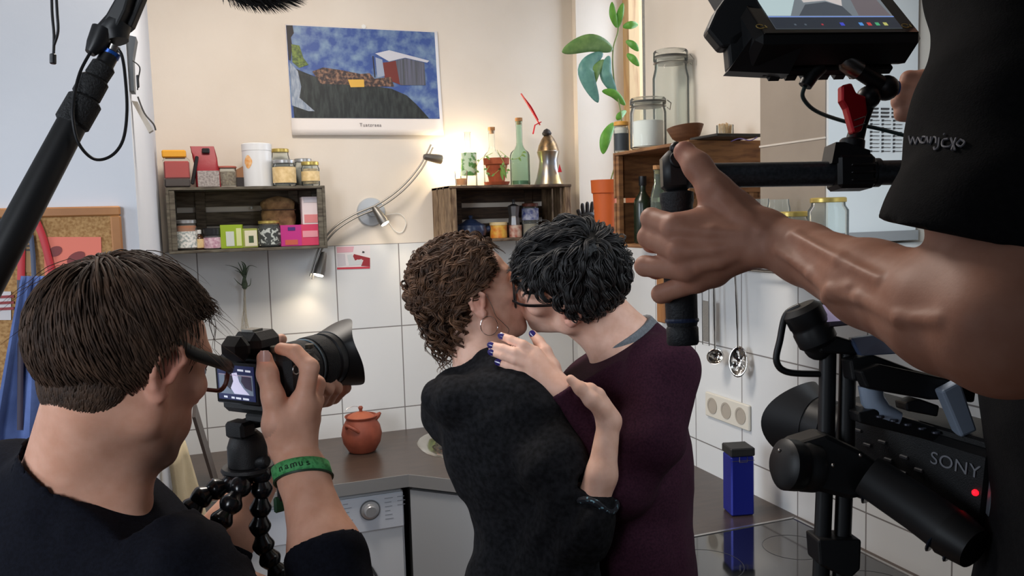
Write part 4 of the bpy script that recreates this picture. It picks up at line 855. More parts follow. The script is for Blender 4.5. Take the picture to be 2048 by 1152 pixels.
for (cx, cy, rx_, ry_, an) in ((110, 503, 15, 10, 0.4), (152, 516, 20, 11, 0.5)):
    pts = [wq(cx + rx_ * math.cos(a) * math.cos(an) + ry_ * math.sin(a) * math.sin(an), cy - rx_ * math.cos(a) * math.sin(an) + ry_ * math.sin(a) * math.cos(an), 0.0028) for a in np.linspace(0, 6.283, 19)[:-1]]
    MB().add(pts, [tuple(range(18))]).build('dark_blot', pm('blot_red', (122, 44, 42)), s1)
s2 = wsheet('paper_sheet', 'beige ticket with black bars pinned behind the boom pole', [(38, 462), (66, 462), (66, 545), (38, 545)], mat('beige_ticket', (170, 132, 90), 0.7), 0.0024)
for i in range(4): MB().box((wq(54, 476 + i * 8, 0.0036)), (0.020, 0.0008, 0.004)).build('black_bar', pm('ticket_ink', (40, 34, 32)), s2)
s3 = wsheet('paper_sheet', 'white note with red stripes at the left edge of the cork board', [(-20, 583), (22, 583), (22, 640), (-20, 640)], mat('note_white', (206, 200, 200), 0.7), 0.0024)
for i in range(3): MB().box(wq(2, 594 + i * 12, 0.0036), (0.05, 0.0008, 0.006)).build('red_stripe', pm('stripe_red', (140, 40, 44)), s3)
t = thing('badge', 'round black and white button badge on the cork board', 'badge', wq(11, 460, 0)); MB().lathe([(0.018, 0), (0.017, 0.003), (1e-5, 0.005)], wq(11, 451, 0), frame((0, -1, 0)), 24).build('disc', pm('badge_black', (34, 32, 34)), t, smooth=True)
MB().lathe([(0.009, 0.0045), (0.008, 0.006), (1e-5, 0.0065)], wq(9, 449, 0), frame((0, -1, 0)), 16).build('white_mark', pm('badge_white', (214, 212, 210)), t, smooth=True)
t = thing('lanyard', 'red ribbon lanyard hanging from a pin on the cork board', 'lanyard', wq(80, 560, 0.01))
for pts in (((40, 405), (62, 425), (84, 470), (104, 545)), ((40, 405), (44, 440), (43, 490), (42, 560))): MB().tube(spline([wq(x, y, 0.006) for x, y in pts], 5), 0.0075, 6, sq=0.15, hint=(0, 1, 0)).build('ribbon', mat('lanyard_red', (180, 30, 40), 0.5), t, smooth=True)
MB().sph(wq(40, 406, 0.004), 0.005, 10).build('pin', pm('pin_white', (220, 216, 210)), t, smooth=True)
t = thing('denim_apron', 'blue denim apron hanging in front of the cork board', 'apron', wq(60, 880, 0.02)); P = []; F = []; nx_, nz_ = 20, 24
for i in range(nz_ + 1):
    v = i / nz_
    for j in range(nx_ + 1):
        u = j / nx_; xl_ = 44 - 60 * min(1, v * 1.1); xr_ = 92 + 8 * v; px = xl_ + (xr_ - xl_) * u; py = 552 + 350 * v
        P.append(wq(px, py, 0.030 + 0.012 * math.sin(u * 9 + v * 2.0) * (0.3 + v) + 0.004 * math.sin(u * 21 + 1)))
for i in range(nz_):
    for j in range(nx_): F.append((i * (nx_ + 1) + j, i * (nx_ + 1) + j + 1, (i + 1) * (nx_ + 1) + j + 1, (i + 1) * (nx_ + 1) + j))
o = MB().add(P, F).build('cloth', mat('denim', (84, 104, 156), 0.85, c2=(66, 84, 132), scale=12, bump=0.3, bscale=400), t, smooth=True); md = o.modifiers.new('th', 'SOLIDIFY'); md.thickness = 0.003
MB().tube([wq(40, 560, 0.02), wq(41, 700, 0.035), wq(40, 860, 0.04)], 0.006, 6, sq=0.3, hint=(0, 1, 0)).build('tie', pm('tie_dark', (52, 44, 62)), t, smooth=True)
MB().tube([wq(68, 555, 0.02), wq(66, 510, 0.012), wq(62, 470, 0.008)], 0.005, 6, sq=0.3, hint=(0, 1, 0)).build('neck_strap', pm('strap_navy', (50, 60, 84)), t, smooth=True)
t = thing('magazine', 'pale blue magazine edge-on behind the apron', 'magazine', wq(100, 820, 0.02)); MB().box(wq(104, 760, 0.004), (0.03, 0.006, 0.13), bev=0.001).build('pages', mat('magazine_blue', (150, 190, 208), 0.5, c2=(90, 110, 140), scale=12, stretch=(1, 1, 4)), t)
# on the return of the left wall
def ret(py_, Y, z, dx): return V3((XL + dx, Y, z))
t = thing('brush_strap', 'dark grey strap with a thin cable, hanging high on the edge of the left wall', 'strap', at_y(262, 190, 2.2))
a = at_y(262, 82, 2.2); b = at_y(265, 190, 2.2)
MB().prism([(XL + 0.001, 2.13, a[2]), (XL + 0.022, 2.13, a[2] - 0.004), (XL + 0.012, 2.13, a[2] - 0.05), (XL + 0.010, 2.13, b[2]), (XL + 0.001, 2.13, b[2])], (0, 0.06, 0)).build('strap', mat('strap_grey', (92, 96, 100), 0.7), t)
MB().tube(spline([(XL + 0.012, 2.125, a[2] - 0.06), (XL + 0.026, 2.12, a[2] - 0.075), (XL + 0.022, 2.12, a[2] - 0.10), (XL + 0.018, 2.12, b[2])], 5), 0.0015, 6).build('cable', BLK, t, smooth=True); MB().box((XL + 0.020, 2.12, b[2] + 0.02), (0.006, 0.006, 0.03), bev=0.002).build('plug', BLK, t)
t = thing('note_clip', 'beige card in a black clip, slanting off the edge of the left wall', 'card', at_y(285, 260, 2.2)); b = at_y(268, 206, 2.2)
MB().prism([(XL + 0.001, 2.16, b[2]), (XL + 0.014, 2.16, b[2] - 0.002), (XL + 0.044, 2.16, b[2] - 0.068), (XL + 0.034, 2.16, b[2] - 0.074)], (0, 0.03, 0)).build('card', mat('card_beige', (196, 188, 176), 0.7), t)
MB().tube(spline([(XL + 0.016, 2.15, b[2] + 0.008), (XL + 0.028, 2.15, b[2] - 0.03), (XL + 0.046, 2.15, b[2] - 0.055), (XL + 0.050, 2.15, b[2] - 0.07)], 4), 0.0022, 6).build('clip', pm('clip_dark', (60, 56, 54)), t, smooth=True)
# tote bag hanging on the return, and the board behind it
t = thing('tote_bag', 'beige cotton tote bag with a faded green print hanging by the worktop', 'bag', (-0.07, 2.38, 0.62)); nb = 14; P = []; F = []
zt2, zb2 = 1.17, 0.62
for i in range(nb + 1):
    v = i / nb
    for j in range(nb + 1):
        u = j / nb; P.append((XL + 0.010 + (0.045 + 0.085 * v) * (0.25 + 0.75 * u) + 0.006 * math.sin(6 * u + 3 * v), 2.28 + 0.20 * u * (0.6 + 0.4 * v) - 0.05 * math.sin(math.pi * u) * v + 0.008 * math.sin(9 * u + 2), zt2 + (zb2 - zt2) * v))
for i in range(nb):
    for j in range(nb): F.append((i * (nb + 1) + j, i * (nb + 1) + j + 1, (i + 1) * (nb + 1) + j + 1, (i + 1) * (nb + 1) + j))
o = MB().add(P, F).build('cloth', mat('cotton_beige', (206, 192, 160), 0.9, c2=(184, 168, 136), scale=9, bump=0.2, bscale=300), t, smooth=True); md = o.modifiers.new('th', 'SOLIDIFY'); md.thickness = 0.012
pk = []
for i in range(4):
    u0 = 0.30 + 0.12 * i; z = 1.02 - 0.02 * (i % 2)
    MB().box((XL + 0.055 + 0.02 * i, 2.262 + 0.03 * i, z), (0.018, 0.001, 0.012), rotz(0.6)).build('green_print', pm('print_green', (110, 140, 110)), t)
MB().tube(spline([(XL + 0.016, 2.30, 1.17), (XL + 0.012, 2.33, 1.30), (XL + 0.006, 2.36, 1.36), (XL + 0.012, 2.40, 1.30), (XL + 0.03, 2.42, 1.17)], 5), 0.008, 6, sq=0.3).build('strap', MATS['cotton_beige'], t, smooth=True)
t = thing('baking_sheet', 'dark baking sheet standing edge-on behind the tote bag', 'baking sheet', (0.0, 2.58, 0.9)); a0 = at_y(384, 835, 2.66); b0 = at_y(414, 934, 2.66); b0 = a0 + (b0 - a0) * ((ZC + 0.001 - a0[2]) / (b0[2] - a0[2]))
MB().prism([a0, a0 + V3((0.010, 0, 0)), b0 + V3((0.008, 0, 0)), b0], (0, 0.22, 0)).build('sheet', mat('sheet_dark', (62, 52, 48), 0.5), t)
# ------------------------------------------------------------------ sculpting: signed distance shapes meshed by surface nets
class Sdf:
    def __init__(s): s.p = []; s.clips = []; s.cuts = []; s.disp = None
    def cap(s, a, b, ra, rb=None, k=0.01, sub=False):
        s.p.append(('c', V3(a), V3(b), ra, ra if rb is None else rb, k, sub)); return s
    def ell(s, c, r, M=None, k=0.01, sub=False):
        r = V3(r if hasattr(r, '__len__') else (r, r, r)); s.p.append(('e', V3(c), np.eye(3) if M is None else np.asarray(M), r, None, k, sub)); return s
    def chain(s, pts, rs, k=0.01):
        for i in range(len(pts) - 1): s.cap(pts[i], pts[i + 1], rs[i], rs[i + 1], k)
        return s
    def cut(s, p, n, r): s.cuts.append((V3(p), nrm(n), r)); return s
    def clip(s, p, n): s.clips.append((V3(p), nrm(n))); return s
    @staticmethod
    def dist(q, P):
        if q[0] == 'c':
            _, a, b, ra, rb, k, sub = q; ab = b - a; t = np.clip(((P - a) @ ab) / (ab @ ab + 1e-12), 0, 1)
            return np.linalg.norm(P - a - t[:, None] * ab, axis=1) - (ra + (rb - ra) * t)
        _, c, M, r, _, k, sub = q; L = (P - c) @ M; k0 = np.linalg.norm(L / r, axis=1); k1 = np.linalg.norm(L / (r * r), axis=1)
        return np.where(k1 < 1e-9, -r.min(), k0 * (k0 - 1) / np.maximum(k1, 1e-9))
    def f(s, P, sel=None):
        d = None
        for i, q in enumerate(s.p):
            if sel is not None and not sel[i]: continue
            di = s.dist(q, P); k = q[5]
            if d is None: d = di if not q[6] else np.full(len(P), 1.0); continue
            if q[6]: h = np.clip(0.5 - 0.5 * (d + di) / k, 0, 1); d = d + (-di - d) * h + k * h * (1 - h)
            else: h = np.clip(0.5 + 0.5 * (di - d) / k, 0, 1); d = di + (d - di) * h - k * h * (1 - h)
        if d is None: d = np.full(len(P), 1.0)
        if s.disp is not None: d = d + s.disp(P)
        for p, n in s.clips: d = np.maximum(d, (P - p) @ n)
        for p, n, r in s.cuts: d = np.maximum(d, np.where(((P - p) ** 2).sum(1) < r * r, (P - p) @ n, -1.0))   # a cut near one joint
        return d
    def mesh(s, vox, nb=16):
        lo = np.full(3, 1e9); hi = -lo
        for q in s.p:
            if q[6]: continue
            if q[0] == 'c': r = max(q[3], q[4]); pts = np.array([q[1] - r, q[1] + r, q[2] - r, q[2] + r])
            else: e = np.sqrt(((q[2] * q[3]) ** 2).sum(1)); pts = np.array([q[1] - e, q[1] + e])
            lo = np.minimum(lo, pts.min(0)); hi = np.maximum(hi, pts.max(0))
        lo -= 4 * vox + 0.01; hi += 4 * vox + 0.01
        B = np.ceil((hi - lo) / (vox * nb)).astype(int); half = vox * nb / 2
        gi = np.stack(np.meshgrid(*[np.arange(n) for n in B], indexing='ij'), -1).reshape(-1, 3)
        C = lo + (gi + 0.5) * vox * nb; hd = half * 1.7321
        Dm = np.stack([s.dist(q, C) for q in s.p], 1); pos = np.array([not q[6] for q in s.p]); ks = np.array([q[5] for q in s.p])
        dm = np.where(pos[None], Dm, 1e9).min(1); F0 = s.f(C); keep = np.abs(F0) < hd + 0.016
        off = np.arange(nb + 1) * vox; G = np.stack(np.meshgrid(off, off, off, indexing='ij'), -1).reshape(-1, 3)
        KV, VV, QQ = [], [], []
        BIG = 1 << 20
        E8 = [(a, b) for a in range(8) for b in range(a + 1, 8) if bin(a ^ b).count('1') == 1]
        for bi in np.nonzero(keep)[0]:
            o = lo + gi[bi] * vox * nb; sel = Dm[bi] < np.where(pos, dm[bi], 0) + 2 * hd + 2 * ks + 0.01
            F = s.f(o + G, sel).reshape(nb + 1, nb + 1, nb + 1)
            if F.min() > 0 or F.max() <= 0: continue
            I = F < 0
            cs = [(I[a:nb + a, b:nb + b, c:nb + c], F[a:nb + a, b:nb + b, c:nb + c], V3((a, b, c))) for a in (0, 1) for b in (0, 1) for c in (0, 1)]
            cnt = sum(c[0].astype(int) for c in cs); act = (cnt > 0) & (cnt < 8)
            ijk = np.argwhere(act)
            if len(ijk):
                fv = np.stack([c[1][act] for c in cs], 1); co = np.stack([c[2] for c in cs]); sm = np.zeros((len(ijk), 3)); n_ = np.zeros(len(ijk))
                for a, b in E8:
                    x = (fv[:, a] < 0) != (fv[:, b] < 0); t = np.where(x, fv[:, a] / np.where(x, fv[:, a] - fv[:, b], 1), 0)
                    sm += x[:, None] * (co[a] + t[:, None] * (co[b] - co[a])); n_ += x
                g = gi[bi] * nb + ijk
                KV.append((g[:, 0] * BIG + g[:, 1]) * BIG + g[:, 2]); VV.append(o + (ijk + sm / n_[:, None]) * vox)
            for ax in range(3):
                u, v = (ax + 1) % 3, (ax + 2) % 3
                A = I[:nb, :nb, :nb]; sl = [slice(0, nb)] * 3; sl[ax] = slice(1, nb + 1); Bq = I[tuple(sl)]
                e = np.argwhere(A != Bq)
                if not len(e): continue
                ins = A[e[:, 0], e[:, 1], e[:, 2]]; g = gi[bi] * nb + e; ks_ = []
                for du, dv in ((0, 0), (-1, 0), (-1, -1), (0, -1)):
                    h = g.copy(); h[:, u] += du; h[:, v] += dv; ks_.append((h[:, 0] * BIG + h[:, 1]) * BIG + h[:, 2])
                q = np.stack(ks_, 1); q[~ins] = q[~ins][:, ::-1]; QQ.append(q)
        K = np.concatenate(KV); Vx = np.concatenate(VV); K, ix = np.unique(K, return_index=True); Vx = Vx[ix]
        Q = np.concatenate(QQ); J = np.searchsorted(K, Q); J = np.minimum(J, len(K) - 1); ok = (K[J] == Q).all(1)
        return Vx, J[ok]
def mesh_np(name, Vx, Q, m, parent=None, tint=None, origin=None, smooth=True):
    """fast quad mesh from arrays"""
    o0 = V3(WORLD_ORIGIN[parent.name]) if parent is not None else (V3(origin) if origin is not None else V3((*(Vx[:, :2].min(0) + Vx[:, :2].max(0)) / 2, Vx[:, 2].min())))
    me = bpy.data.meshes.new(name); n, k = len(Q), Q.shape[1]
    me.vertices.add(len(Vx)); me.vertices.foreach_set('co', (Vx - o0).astype(np.float32).ravel())
    me.loops.add(n * k); me.loops.foreach_set('vertex_index', Q.astype(np.int32).ravel())
    me.polygons.add(n); me.polygons.foreach_set('loop_start', np.arange(0, n * k, k, dtype=np.int32)); me.polygons.foreach_set('loop_total', np.full(n, k, dtype=np.int32))
    me.polygons.foreach_set('use_smooth', np.full(n, smooth)); me.update(calc_edges=True); me.validate()
    if tint is not None:
        at_ = me.color_attributes.new('tint', 'FLOAT_COLOR', 'POINT'); c = np.ones((len(Vx), 4), np.float32); c[:, :3] = tint; at_.data.foreach_set('color', c.ravel())
    me.materials.append(m); o = bpy.data.objects.new(name, me); COL.objects.link(o)
    if parent is not None: o.parent = parent; WORLD_ORIGIN[o.name] = V3(WORLD_ORIGIN[parent.name])
    else: o.location = o0; WORLD_ORIGIN[o.name] = o0
    return o
def sculpt(name, S, vox, m, parent=None, tint=None, origin=None, relax=1):
    Vx, Q = S.mesh(vox)
    for _ in range(relax):                       # light smoothing along the quad edges
        acc = np.zeros_like(Vx); c = np.zeros(len(Vx))
        for a, b in ((0, 1), (1, 2), (2, 3), (3, 0)):
            for i, j in ((a, b), (b, a)):
                np.add.at(acc, Q[:, i], Vx[Q[:, j]]); np.add.at(c, Q[:, i], 1)
        Vx = Vx * 0.45 + 0.55 * acc / np.maximum(c, 1)[:, None]
    return mesh_np(name, Vx, Q, m, parent, tint(Vx) if tint else None, origin)

class Head:
    """x = the person's right, y = towards the face, z = up; origin between the ears"""
    def __init__(s, O, fwd, up, sc=1.0):
        s.O = V3(O); y = nrm(fwd); z = nrm(V3(up) - y * np.dot(up, y)); x = np.cross(y, z); s.M = np.stack([x, y, z], 1); s.s = sc
    def __call__(s, *p): return s.O + s.M @ (V3(p) * s.s)
    def loc(s, P): return ((P - s.O) @ s.M) / s.s
    def sculpt(s, S, ears=(1, -1), nose=1.0, mouth=True, jaw=1.0, earsz=1.0, shut=False):
        q = s.s; c = lambda a, b, ra, rb=None, k=0.012, sub=False: S.cap(s(*a), s(*b), ra * q, (rb if rb is not None else ra) * q, k * q, sub)
        e = lambda p, r, k=0.012, sub=False, R_=None: S.ell(s(*p), V3(r) * q, s.M if R_ is None else s.M @ R_, k * q, sub)
        e((0, -0.012, 0.040), (0.074, 0.094, 0.080)); e((0, 0.030, 0.032), (0.066, 0.062, 0.066), 0.02)
        e((0, 0.040, -0.028), (0.056, 0.050, 0.066), 0.02)
        for sx in (1, -1):
            c((sx * 0.057 * jaw, 0.000, -0.052), (sx * 0.020, 0.066, -0.094), 0.016, 0.014, 0.022); c((sx * 0.060, -0.002, -0.01), (sx * 0.057 * jaw, 0.0, -0.052), 0.014, 0.016, 0.02)
            e((sx * 0.046, 0.060, -0.010), (0.022, 0.020, 0.019), 0.018); c((sx * 0.014, 0.086, 0.028), (sx * 0.046, 0.072, 0.030), 0.010, 0.010, 0.016)
            e((sx * 0.032, 0.088, 0.010), (0.015, 0.012, 0.010), 0.010, True); e((sx * 0.032, 0.0775 if shut else 0.072, 0.009), (0.0150, 0.0140, 0.0120) if shut else (0.0145, 0.0145, 0.0125), 0.004)
        e((0, 0.072, -0.098), (0.020, 0.018, 0.016), 0.016); e((0, 0.074, -0.060), (0.034, 0.026, 0.026), 0.02)
        c((0, 0.088, 0.022), (0, 0.090 + 0.020 * nose, -0.020), 0.0085, 0.0105, 0.012)
        for sx in (1, -1): e((sx * 0.012, 0.094 + 0.005 * nose, -0.026), (0.0075, 0.010, 0.007), 0.007)
        if mouth:
            e((0, 0.093, -0.055), (0.022, 0.010, 0.0055), 0.006); e((0, 0.091, -0.065), (0.019, 0.010, 0.0065), 0.006); c((-0.024, 0.097, -0.060), (0.024, 0.097, -0.060), 0.0022, None, 0.004, True)
        for sx in ears:
            R_ = rotz(sx * -R(18)) @ rotx(R(-8)); E = lambda p: tuple(R_ @ (V3((sx * p[0], p[1], p[2])) * earsz) + V3((sx * 0.073, -0.006, -0.002)))
            rim = [(0.004, 0.014, 0.004), (0.010, 0.017, 0.022), (0.015, 0.006, 0.034), (0.019, -0.010, 0.030), (0.019, -0.018, 0.014), (0.015, -0.015, -0.006), (0.010, -0.006, -0.020), (0.006, 0.006, -0.030), (0.003, 0.012, -0.024)]
            for a, b in zip(rim, rim[1:]): c(E(a), E(b), 0.0042, None, 0.004)
            e(E((0.006, -0.002, 0.006)), (0.005, 0.015, 0.025), 0.005, R_=R_); e(E((0.006, 0.003, -0.024)), (0.005, 0.0075, 0.009), 0.004, R_=R_)
            e(E((0.0145, 0.001, 0.000)), (0.0055, 0.007, 0.010), 0.004, True, R_)
            c(E((0.007, 0.012, -0.006)), E((0.009, 0.012, 0.004)), 0.0035, None, 0.004)
        return S
def strands(roots, center, radii, M, flow, L_, steps, lift, rad, rng, hug=1.0, wave=0.0, freq=60.0, grav=0.0, flat=0.6, sides=4, tint=(0.75, 1.25), clump=1, spread=0.004):
    """hair locks that start at roots (world), follow flow() over an ellipsoid and then fall free"""
    N = len(roots); P = np.array(roots, float); out = [P.copy()]; Ls = L_ * rng.uniform(0.7, 1.25, N); st = (Ls / steps)[:, None]; hugn = hug if hasattr(hug, '__len__') else np.full(N, hug)
    vel = None
    for i in range(steps):
        loc = (P - center) @ M; d = flow(loc, i / steps); d = d / (np.linalg.norm(d, axis=1, keepdims=True) + 1e-9); d = d @ M.T
        if vel is None: vel = d
        vel = vel * 0.45 + d * 0.55; vel[:, 2] -= grav * (i / steps); vel /= np.linalg.norm(vel, axis=1, keepdims=True) + 1e-9
        P = P + vel * st; loc = (P - center) @ M; lv = np.linalg.norm(loc / radii, axis=1, keepdims=True); tgt = 1 + lift(i / steps)
        w = (np.maximum(0, 1 - (i / steps) / np.maximum(hugn, 1e-3)) > 0)[:, None]
        loc2 = np.where(w, loc / lv * tgt, np.where(lv < tgt * 0.98, loc / lv * tgt * 0.98, loc)); P = center + loc2 @ M.T; out.append(P.copy())
    A = np.stack(out, 1); T = np.gradient(A, axis=1); T /= np.linalg.norm(T, axis=2, keepdims=True) + 1e-9
    nout = (A - center) @ M / radii ** 2; nout = nout @ M.T; X = np.cross(T, nout); X /= np.linalg.norm(X, axis=2, keepdims=True) + 1e-9; Y = np.cross(X, T)
    s_ = np.linspace(0, 1, steps + 1)
    if wave:
        ph = rng.uniform(0, 6.28, (N, 1)); fr = freq * rng.uniform(0.8, 1.25, (N, 1)); am = wave * rng.uniform(0.5, 1.3, (N, 1)) * np.clip(s_ * 3, 0, 1)[None]
        A = A + X * (am * np.cos(fr * s_[None] + ph))[..., None] + Y * (am * 0.8 * np.sin(fr * s_[None] + ph))[..., None]
        T = np.gradient(A, axis=1); T /= np.linalg.norm(T, axis=2, keepdims=True) + 1e-9; X = np.cross(T, Y); X /= np.linalg.norm(X, axis=2, keepdims=True) + 1e-9; Y = np.cross(X, T)
    if clump > 1:
        A, T, X, Y = [np.repeat(q, clump, 0) for q in (A, T, X, Y)]; N *= clump
        a_ = rng.normal(size=(N, 1)) * spread; b_ = rng.normal(size=(N, 1)) * spread * 0.7; tp = (1 - 0.65 * s_[None]); A = A + X * (a_ * tp)[..., None] + Y * (b_ * tp)[..., None]
    rr = rad * rng.uniform(0.7, 1.3, (N, 1)) * (1 - 0.88 * s_[None] ** 2.2) * np.clip(0.45 + s_ * 4, 0, 1)[None]
    V_ = np.stack([A + X * (rr * math.cos(a))[..., None] + Y * (rr * flat * math.sin(a))[..., None] for a in np.linspace(0, 2 * math.pi, sides + 1)[:-1]], 2)
    k = steps + 1; idx = np.arange(N * k * sides).reshape(N, k, sides); q = []
    for j in range(sides):
        j2 = (j + 1) % sides; q.append(np.stack([idx[:, :-1, j], idx[:, :-1, j2], idx[:, 1:, j2], idx[:, 1:, j]], -1).reshape(-1, 4))
    tn = np.repeat(rng.uniform(*tint, N), k * sides)[:, None] * np.ones((1, 3))
    return V_.reshape(-1, 3), np.concatenate(q), tn
def merge(parts):
    v, f, t, k = [], [], [], 0
    for a, b, c in parts: v.append(a); f.append(b + k); t.append(c); k += len(a)
    return np.concatenate(v), np.concatenate(f), np.concatenate(t)
def ell_roots(n, center, radii, M, ok, rng):
    d = rng.normal(size=(n * 6, 3)); d /= np.linalg.norm(d, axis=1, keepdims=True); p = d * radii; p = p[ok(p)][:n]; return center + p @ M.T
SKIN = mat('skin', (240, 194, 172), 0.5, c2=(228, 178, 154), scale=45, bump=0.12, bscale=500, sss=0.12, attr=True, spec=0.3, bdist=0.0006)
def vnoise(P, f, s=0.0):
    x, y, z = (P * f + s).T
    return (np.sin(x * 1.0 + 1.7 * np.sin(y * 0.9 + s)) + np.sin(y * 1.3 + 1.9 * np.sin(z * 1.1)) + np.sin(z * 0.8 + 1.5 * np.sin(x * 1.2 + 2 * s))) / 3
def knit(name, c, c2, **kw): return mat(name, c, 0.92, c2=c2, scale=kw.pop('scale', 260), bump=0.35, bscale=700, spec=0.15, bdist=0.001, **kw)
def legs(par, name, hip, fwd, m, shoe, hw=0.10, hipz=0.92):
    """trousers and shoes under a figure whose hips are at hip"""
    f_ = nrm((fwd[0], fwd[1], 0)); s_ = np.cross(f_, (0, 0, 1)); S = Sdf(); h = V3(hip)
    S.ell(h, (0.16, 0.16, 0.13), k=0.05)
    for sx in (1, -1):
        a = h + s_ * sx * hw * 0.85; kn = V3((*(h + s_ * sx * hw + f_ * 0.03)[:2], 0.48)); an = V3((*(h + s_ * sx * hw)[:2], 0.07))
        S.cap(a, kn, 0.092, 0.068, 0.05); S.cap(kn, an, 0.064, 0.052, 0.03)
    S.clip((0, 0, 0.045), (0, 0, -1)); sculpt(name, S, 0.012, m, par)
    for sx in (1, -1):
        an = V3((*(h + s_ * sx * hw)[:2], 0.04)); T = Sdf(); T.cap(an - f_ * 0.05, an + f_ * 0.15, 0.042, 0.038, 0.02); T.cap(an, an + V3((0, 0, 0.05)), 0.045, 0.045, 0.02); T.clip((0, 0, 0.001), (0, 0, -1)); sculpt('shoe', T, 0.009, shoe, par)
# ------------------------------------------------------------------ people: shared pieces
def face_tint(H, stub=0.0, lip=1.0, flush=1.0, tone=(1, 1, 1)):
    def f(P):
        L = H.loc(P); t = np.ones((len(P), 3)) * V3(tone); g = lambda c, r: np.exp(-(((L - V3(c)) / V3(r)) ** 2).sum(1))[:, None]
        near = (np.linalg.norm(L, axis=1) < 0.2)[:, None]
        l = np.maximum(g((0, 0.098, -0.055), (0.022, 0.012, 0.006)), g((0, 0.096, -0.066), (0.020, 0.012, 0.007))) * lip
        t = t * (1 - l * V3((0.12, 0.38, 0.36)))
        fl = np.maximum(g((0.084, -0.006, 0), (0.016, 0.028, 0.045)), g((-0.084, -0.006, 0), (0.016, 0.028, 0.045))); fl = np.maximum(fl, 0.4 * np.maximum(g((0.05, 0.07, -0.02), (0.025, 0.03, 0.025)), g((-0.05, 0.07, -0.02), (0.025, 0.03, 0.025)))); fl = np.maximum(fl, 0.5 * g((0, 0.112, -0.018), (0.014, 0.02, 0.014)))
        t = t * (1 - np.where(near, fl, 0) * flush * V3((0.02, 0.22, 0.20)))
        if stub:
            b = np.clip((-(L[:, 2] + 0.040) * 22), 0, 1) * np.clip((L[:, 1] + 0.0) * 22, 0, 1) * np.clip((L[:, 2] + 0.135) * 40, 0, 1); t = t * (1 - stub * (b[:, None] * np.where(near, 1, 0)) * V3((0.9, 0.85, 0.8)))
        br = np.maximum(g((0.033, 0.088, 0.032), (0.020, 0.02, 0.0055)), g((-0.033, 0.088, 0.032), (0.020, 0.02, 0.0055))) * np.where(near, 1, 0); t = t * (1 - 0.75 * br)
        return t
    return f
EYEW = mat('eye_white', (232, 228, 222), 0.15); IRIS = mat('iris_brown', (70, 50, 36), 0.1)
def eyes(H, par, sides=(1, -1)):
    for sx in sides:
        c = H(sx * 0.032, 0.0775, 0.009); o = MB().sph(c, 0.0122 * H.s, 14, H.M).build('eyeball', EYEW, par, smooth=True)
        MB().lathe([(0.0055, 0.0112), (0.003, 0.0122), (1e-5, 0.0125)], c, np.stack([H.M[:, 0], -H.M[:, 2], H.M[:, 1]], 1) @ rotx(R(8)), 14).build('iris', IRIS, o, smooth=True)
def glasses(H, par, label, m_front, m_arm, w=0.026, h=0.019, th=0.0028, y=0.107, z=0.006, armh=0.0045):
    g = thing('glasses', label, 'glasses', H(0, y, z)); fr = MB()
    for sx in (1, -1):
        pts = [H(sx * 0.034 + p[0], y - 0.004 * abs(p[0] + sx * 0.034) / 0.06 * 2, z + p[1]) for p in rrect(0, 0, 2 * w, 2 * h, h * 0.75, 0, 5)]; fr.tube(pts, th, 6, closed=True)
        MB().add([H(sx * 0.034 + p[0], y - 0.004, z + p[1]) for p in rrect(0, 0, 2 * w, 2 * h, h * 0.75, 0, 5)], [tuple(range(24))]).build('lens', GL, g)
    fr.tube(spline([H(-0.009, y, z + 0.006), H(0, y + 0.002, z + 0.009), H(0.009, y, z + 0.006)], 4), th, 6); fr.build('frame', m_front, g, smooth=True)
    for sx in (1, -1): MB().tube(spline([H(sx * 0.060, y - 0.004, z + 0.010), H(sx * 0.076, y - 0.03, z + 0.013), H(sx * 0.0815, 0.03, z + 0.018), H(sx * 0.083, -0.004, z + 0.024), H(sx * 0.082, -0.022, z + 0.010), H(sx * 0.080, -0.030, z - 0.008)], 5), armh, 6, sq=0.45, hint=H.M[:, 0]).build('temple_arm', m_arm, g, smooth=True)
    return g
def px_chain(pts): return [at(x, y, d) for x, y, d in pts]
def nail(par, p, d, up, w, l, m):
    d = nrm(d); s_ = nrm(np.cross(d, up)); u = np.cross(s_, d); P = []; F = []
    for i in range(5):
        v = i / 4; ww = w * (0.85 + 0.15 * math.sin(math.pi * v)) * (0.75 if i == 4 else 1)
        for j in range(5): e = j / 2 - 1; P.append(V3(p) + d * l * (v - 0.5) + s_ * ww * e + u * (w * 0.45 * (1 - e * e)))
    for i in range(4):
        for j in range(4): F.append((5 * i + j, 5 * i + j + 1, 5 * i + 6 + j, 5 * i + 5 + j))
    return MB().add(P, F).build('nail', m, par, smooth=True)
NAILM = mat('nail_skin', (226, 172, 158), 0.25)

# ------------------------------------------------------------------ the photographer on the left
a53 = R(62); UPW = V3((0, 0, 1)); fw1 = nrm(CR * math.cos(a53) + CF * math.sin(a53)); fw1[2] = 0; fw1 = nrm(fw1)
pit = R(18); f1 = fw1 * math.cos(pit) - UPW * math.sin(pit); u1 = UPW * math.cos(pit) + fw1 * math.sin(pit); rt1 = np.cross(f1, u1)
H1 = Head(at(334, 745, 0.895) - rt1 * 0.071, f1, u1, 0.95)
S = Sdf(); H1.sculpt(S, nose=0.8, jaw=0.98, earsz=0.92)
nb1 = at(150, 1000, 0.96); S.cap(H1(0, -0.022, -0.040), nb1, 0.056, 0.064, 0.03)
S.cap(H1(0, 0.02, -0.085), at(240, 985, 0.93), 0.026, 0.03, 0.03)
rtb = nrm(np.cross(fw1, UPW)); sh_n = nb1 + rtb * 0.17 - UPW * 0.075; sh_f = nb1 - rtb * 0.17 - UPW * 0.075
S.cap(nb1 - UPW * 0.05, nb1 - UPW * 0.40, 0.09, 0.10, 0.04); S.cap(nb1 - UPW * 0.06, sh_n, 0.05, 0.045, 0.04); S.cap(nb1 - UPW * 0.06, sh_f, 0.05, 0.045, 0.04)
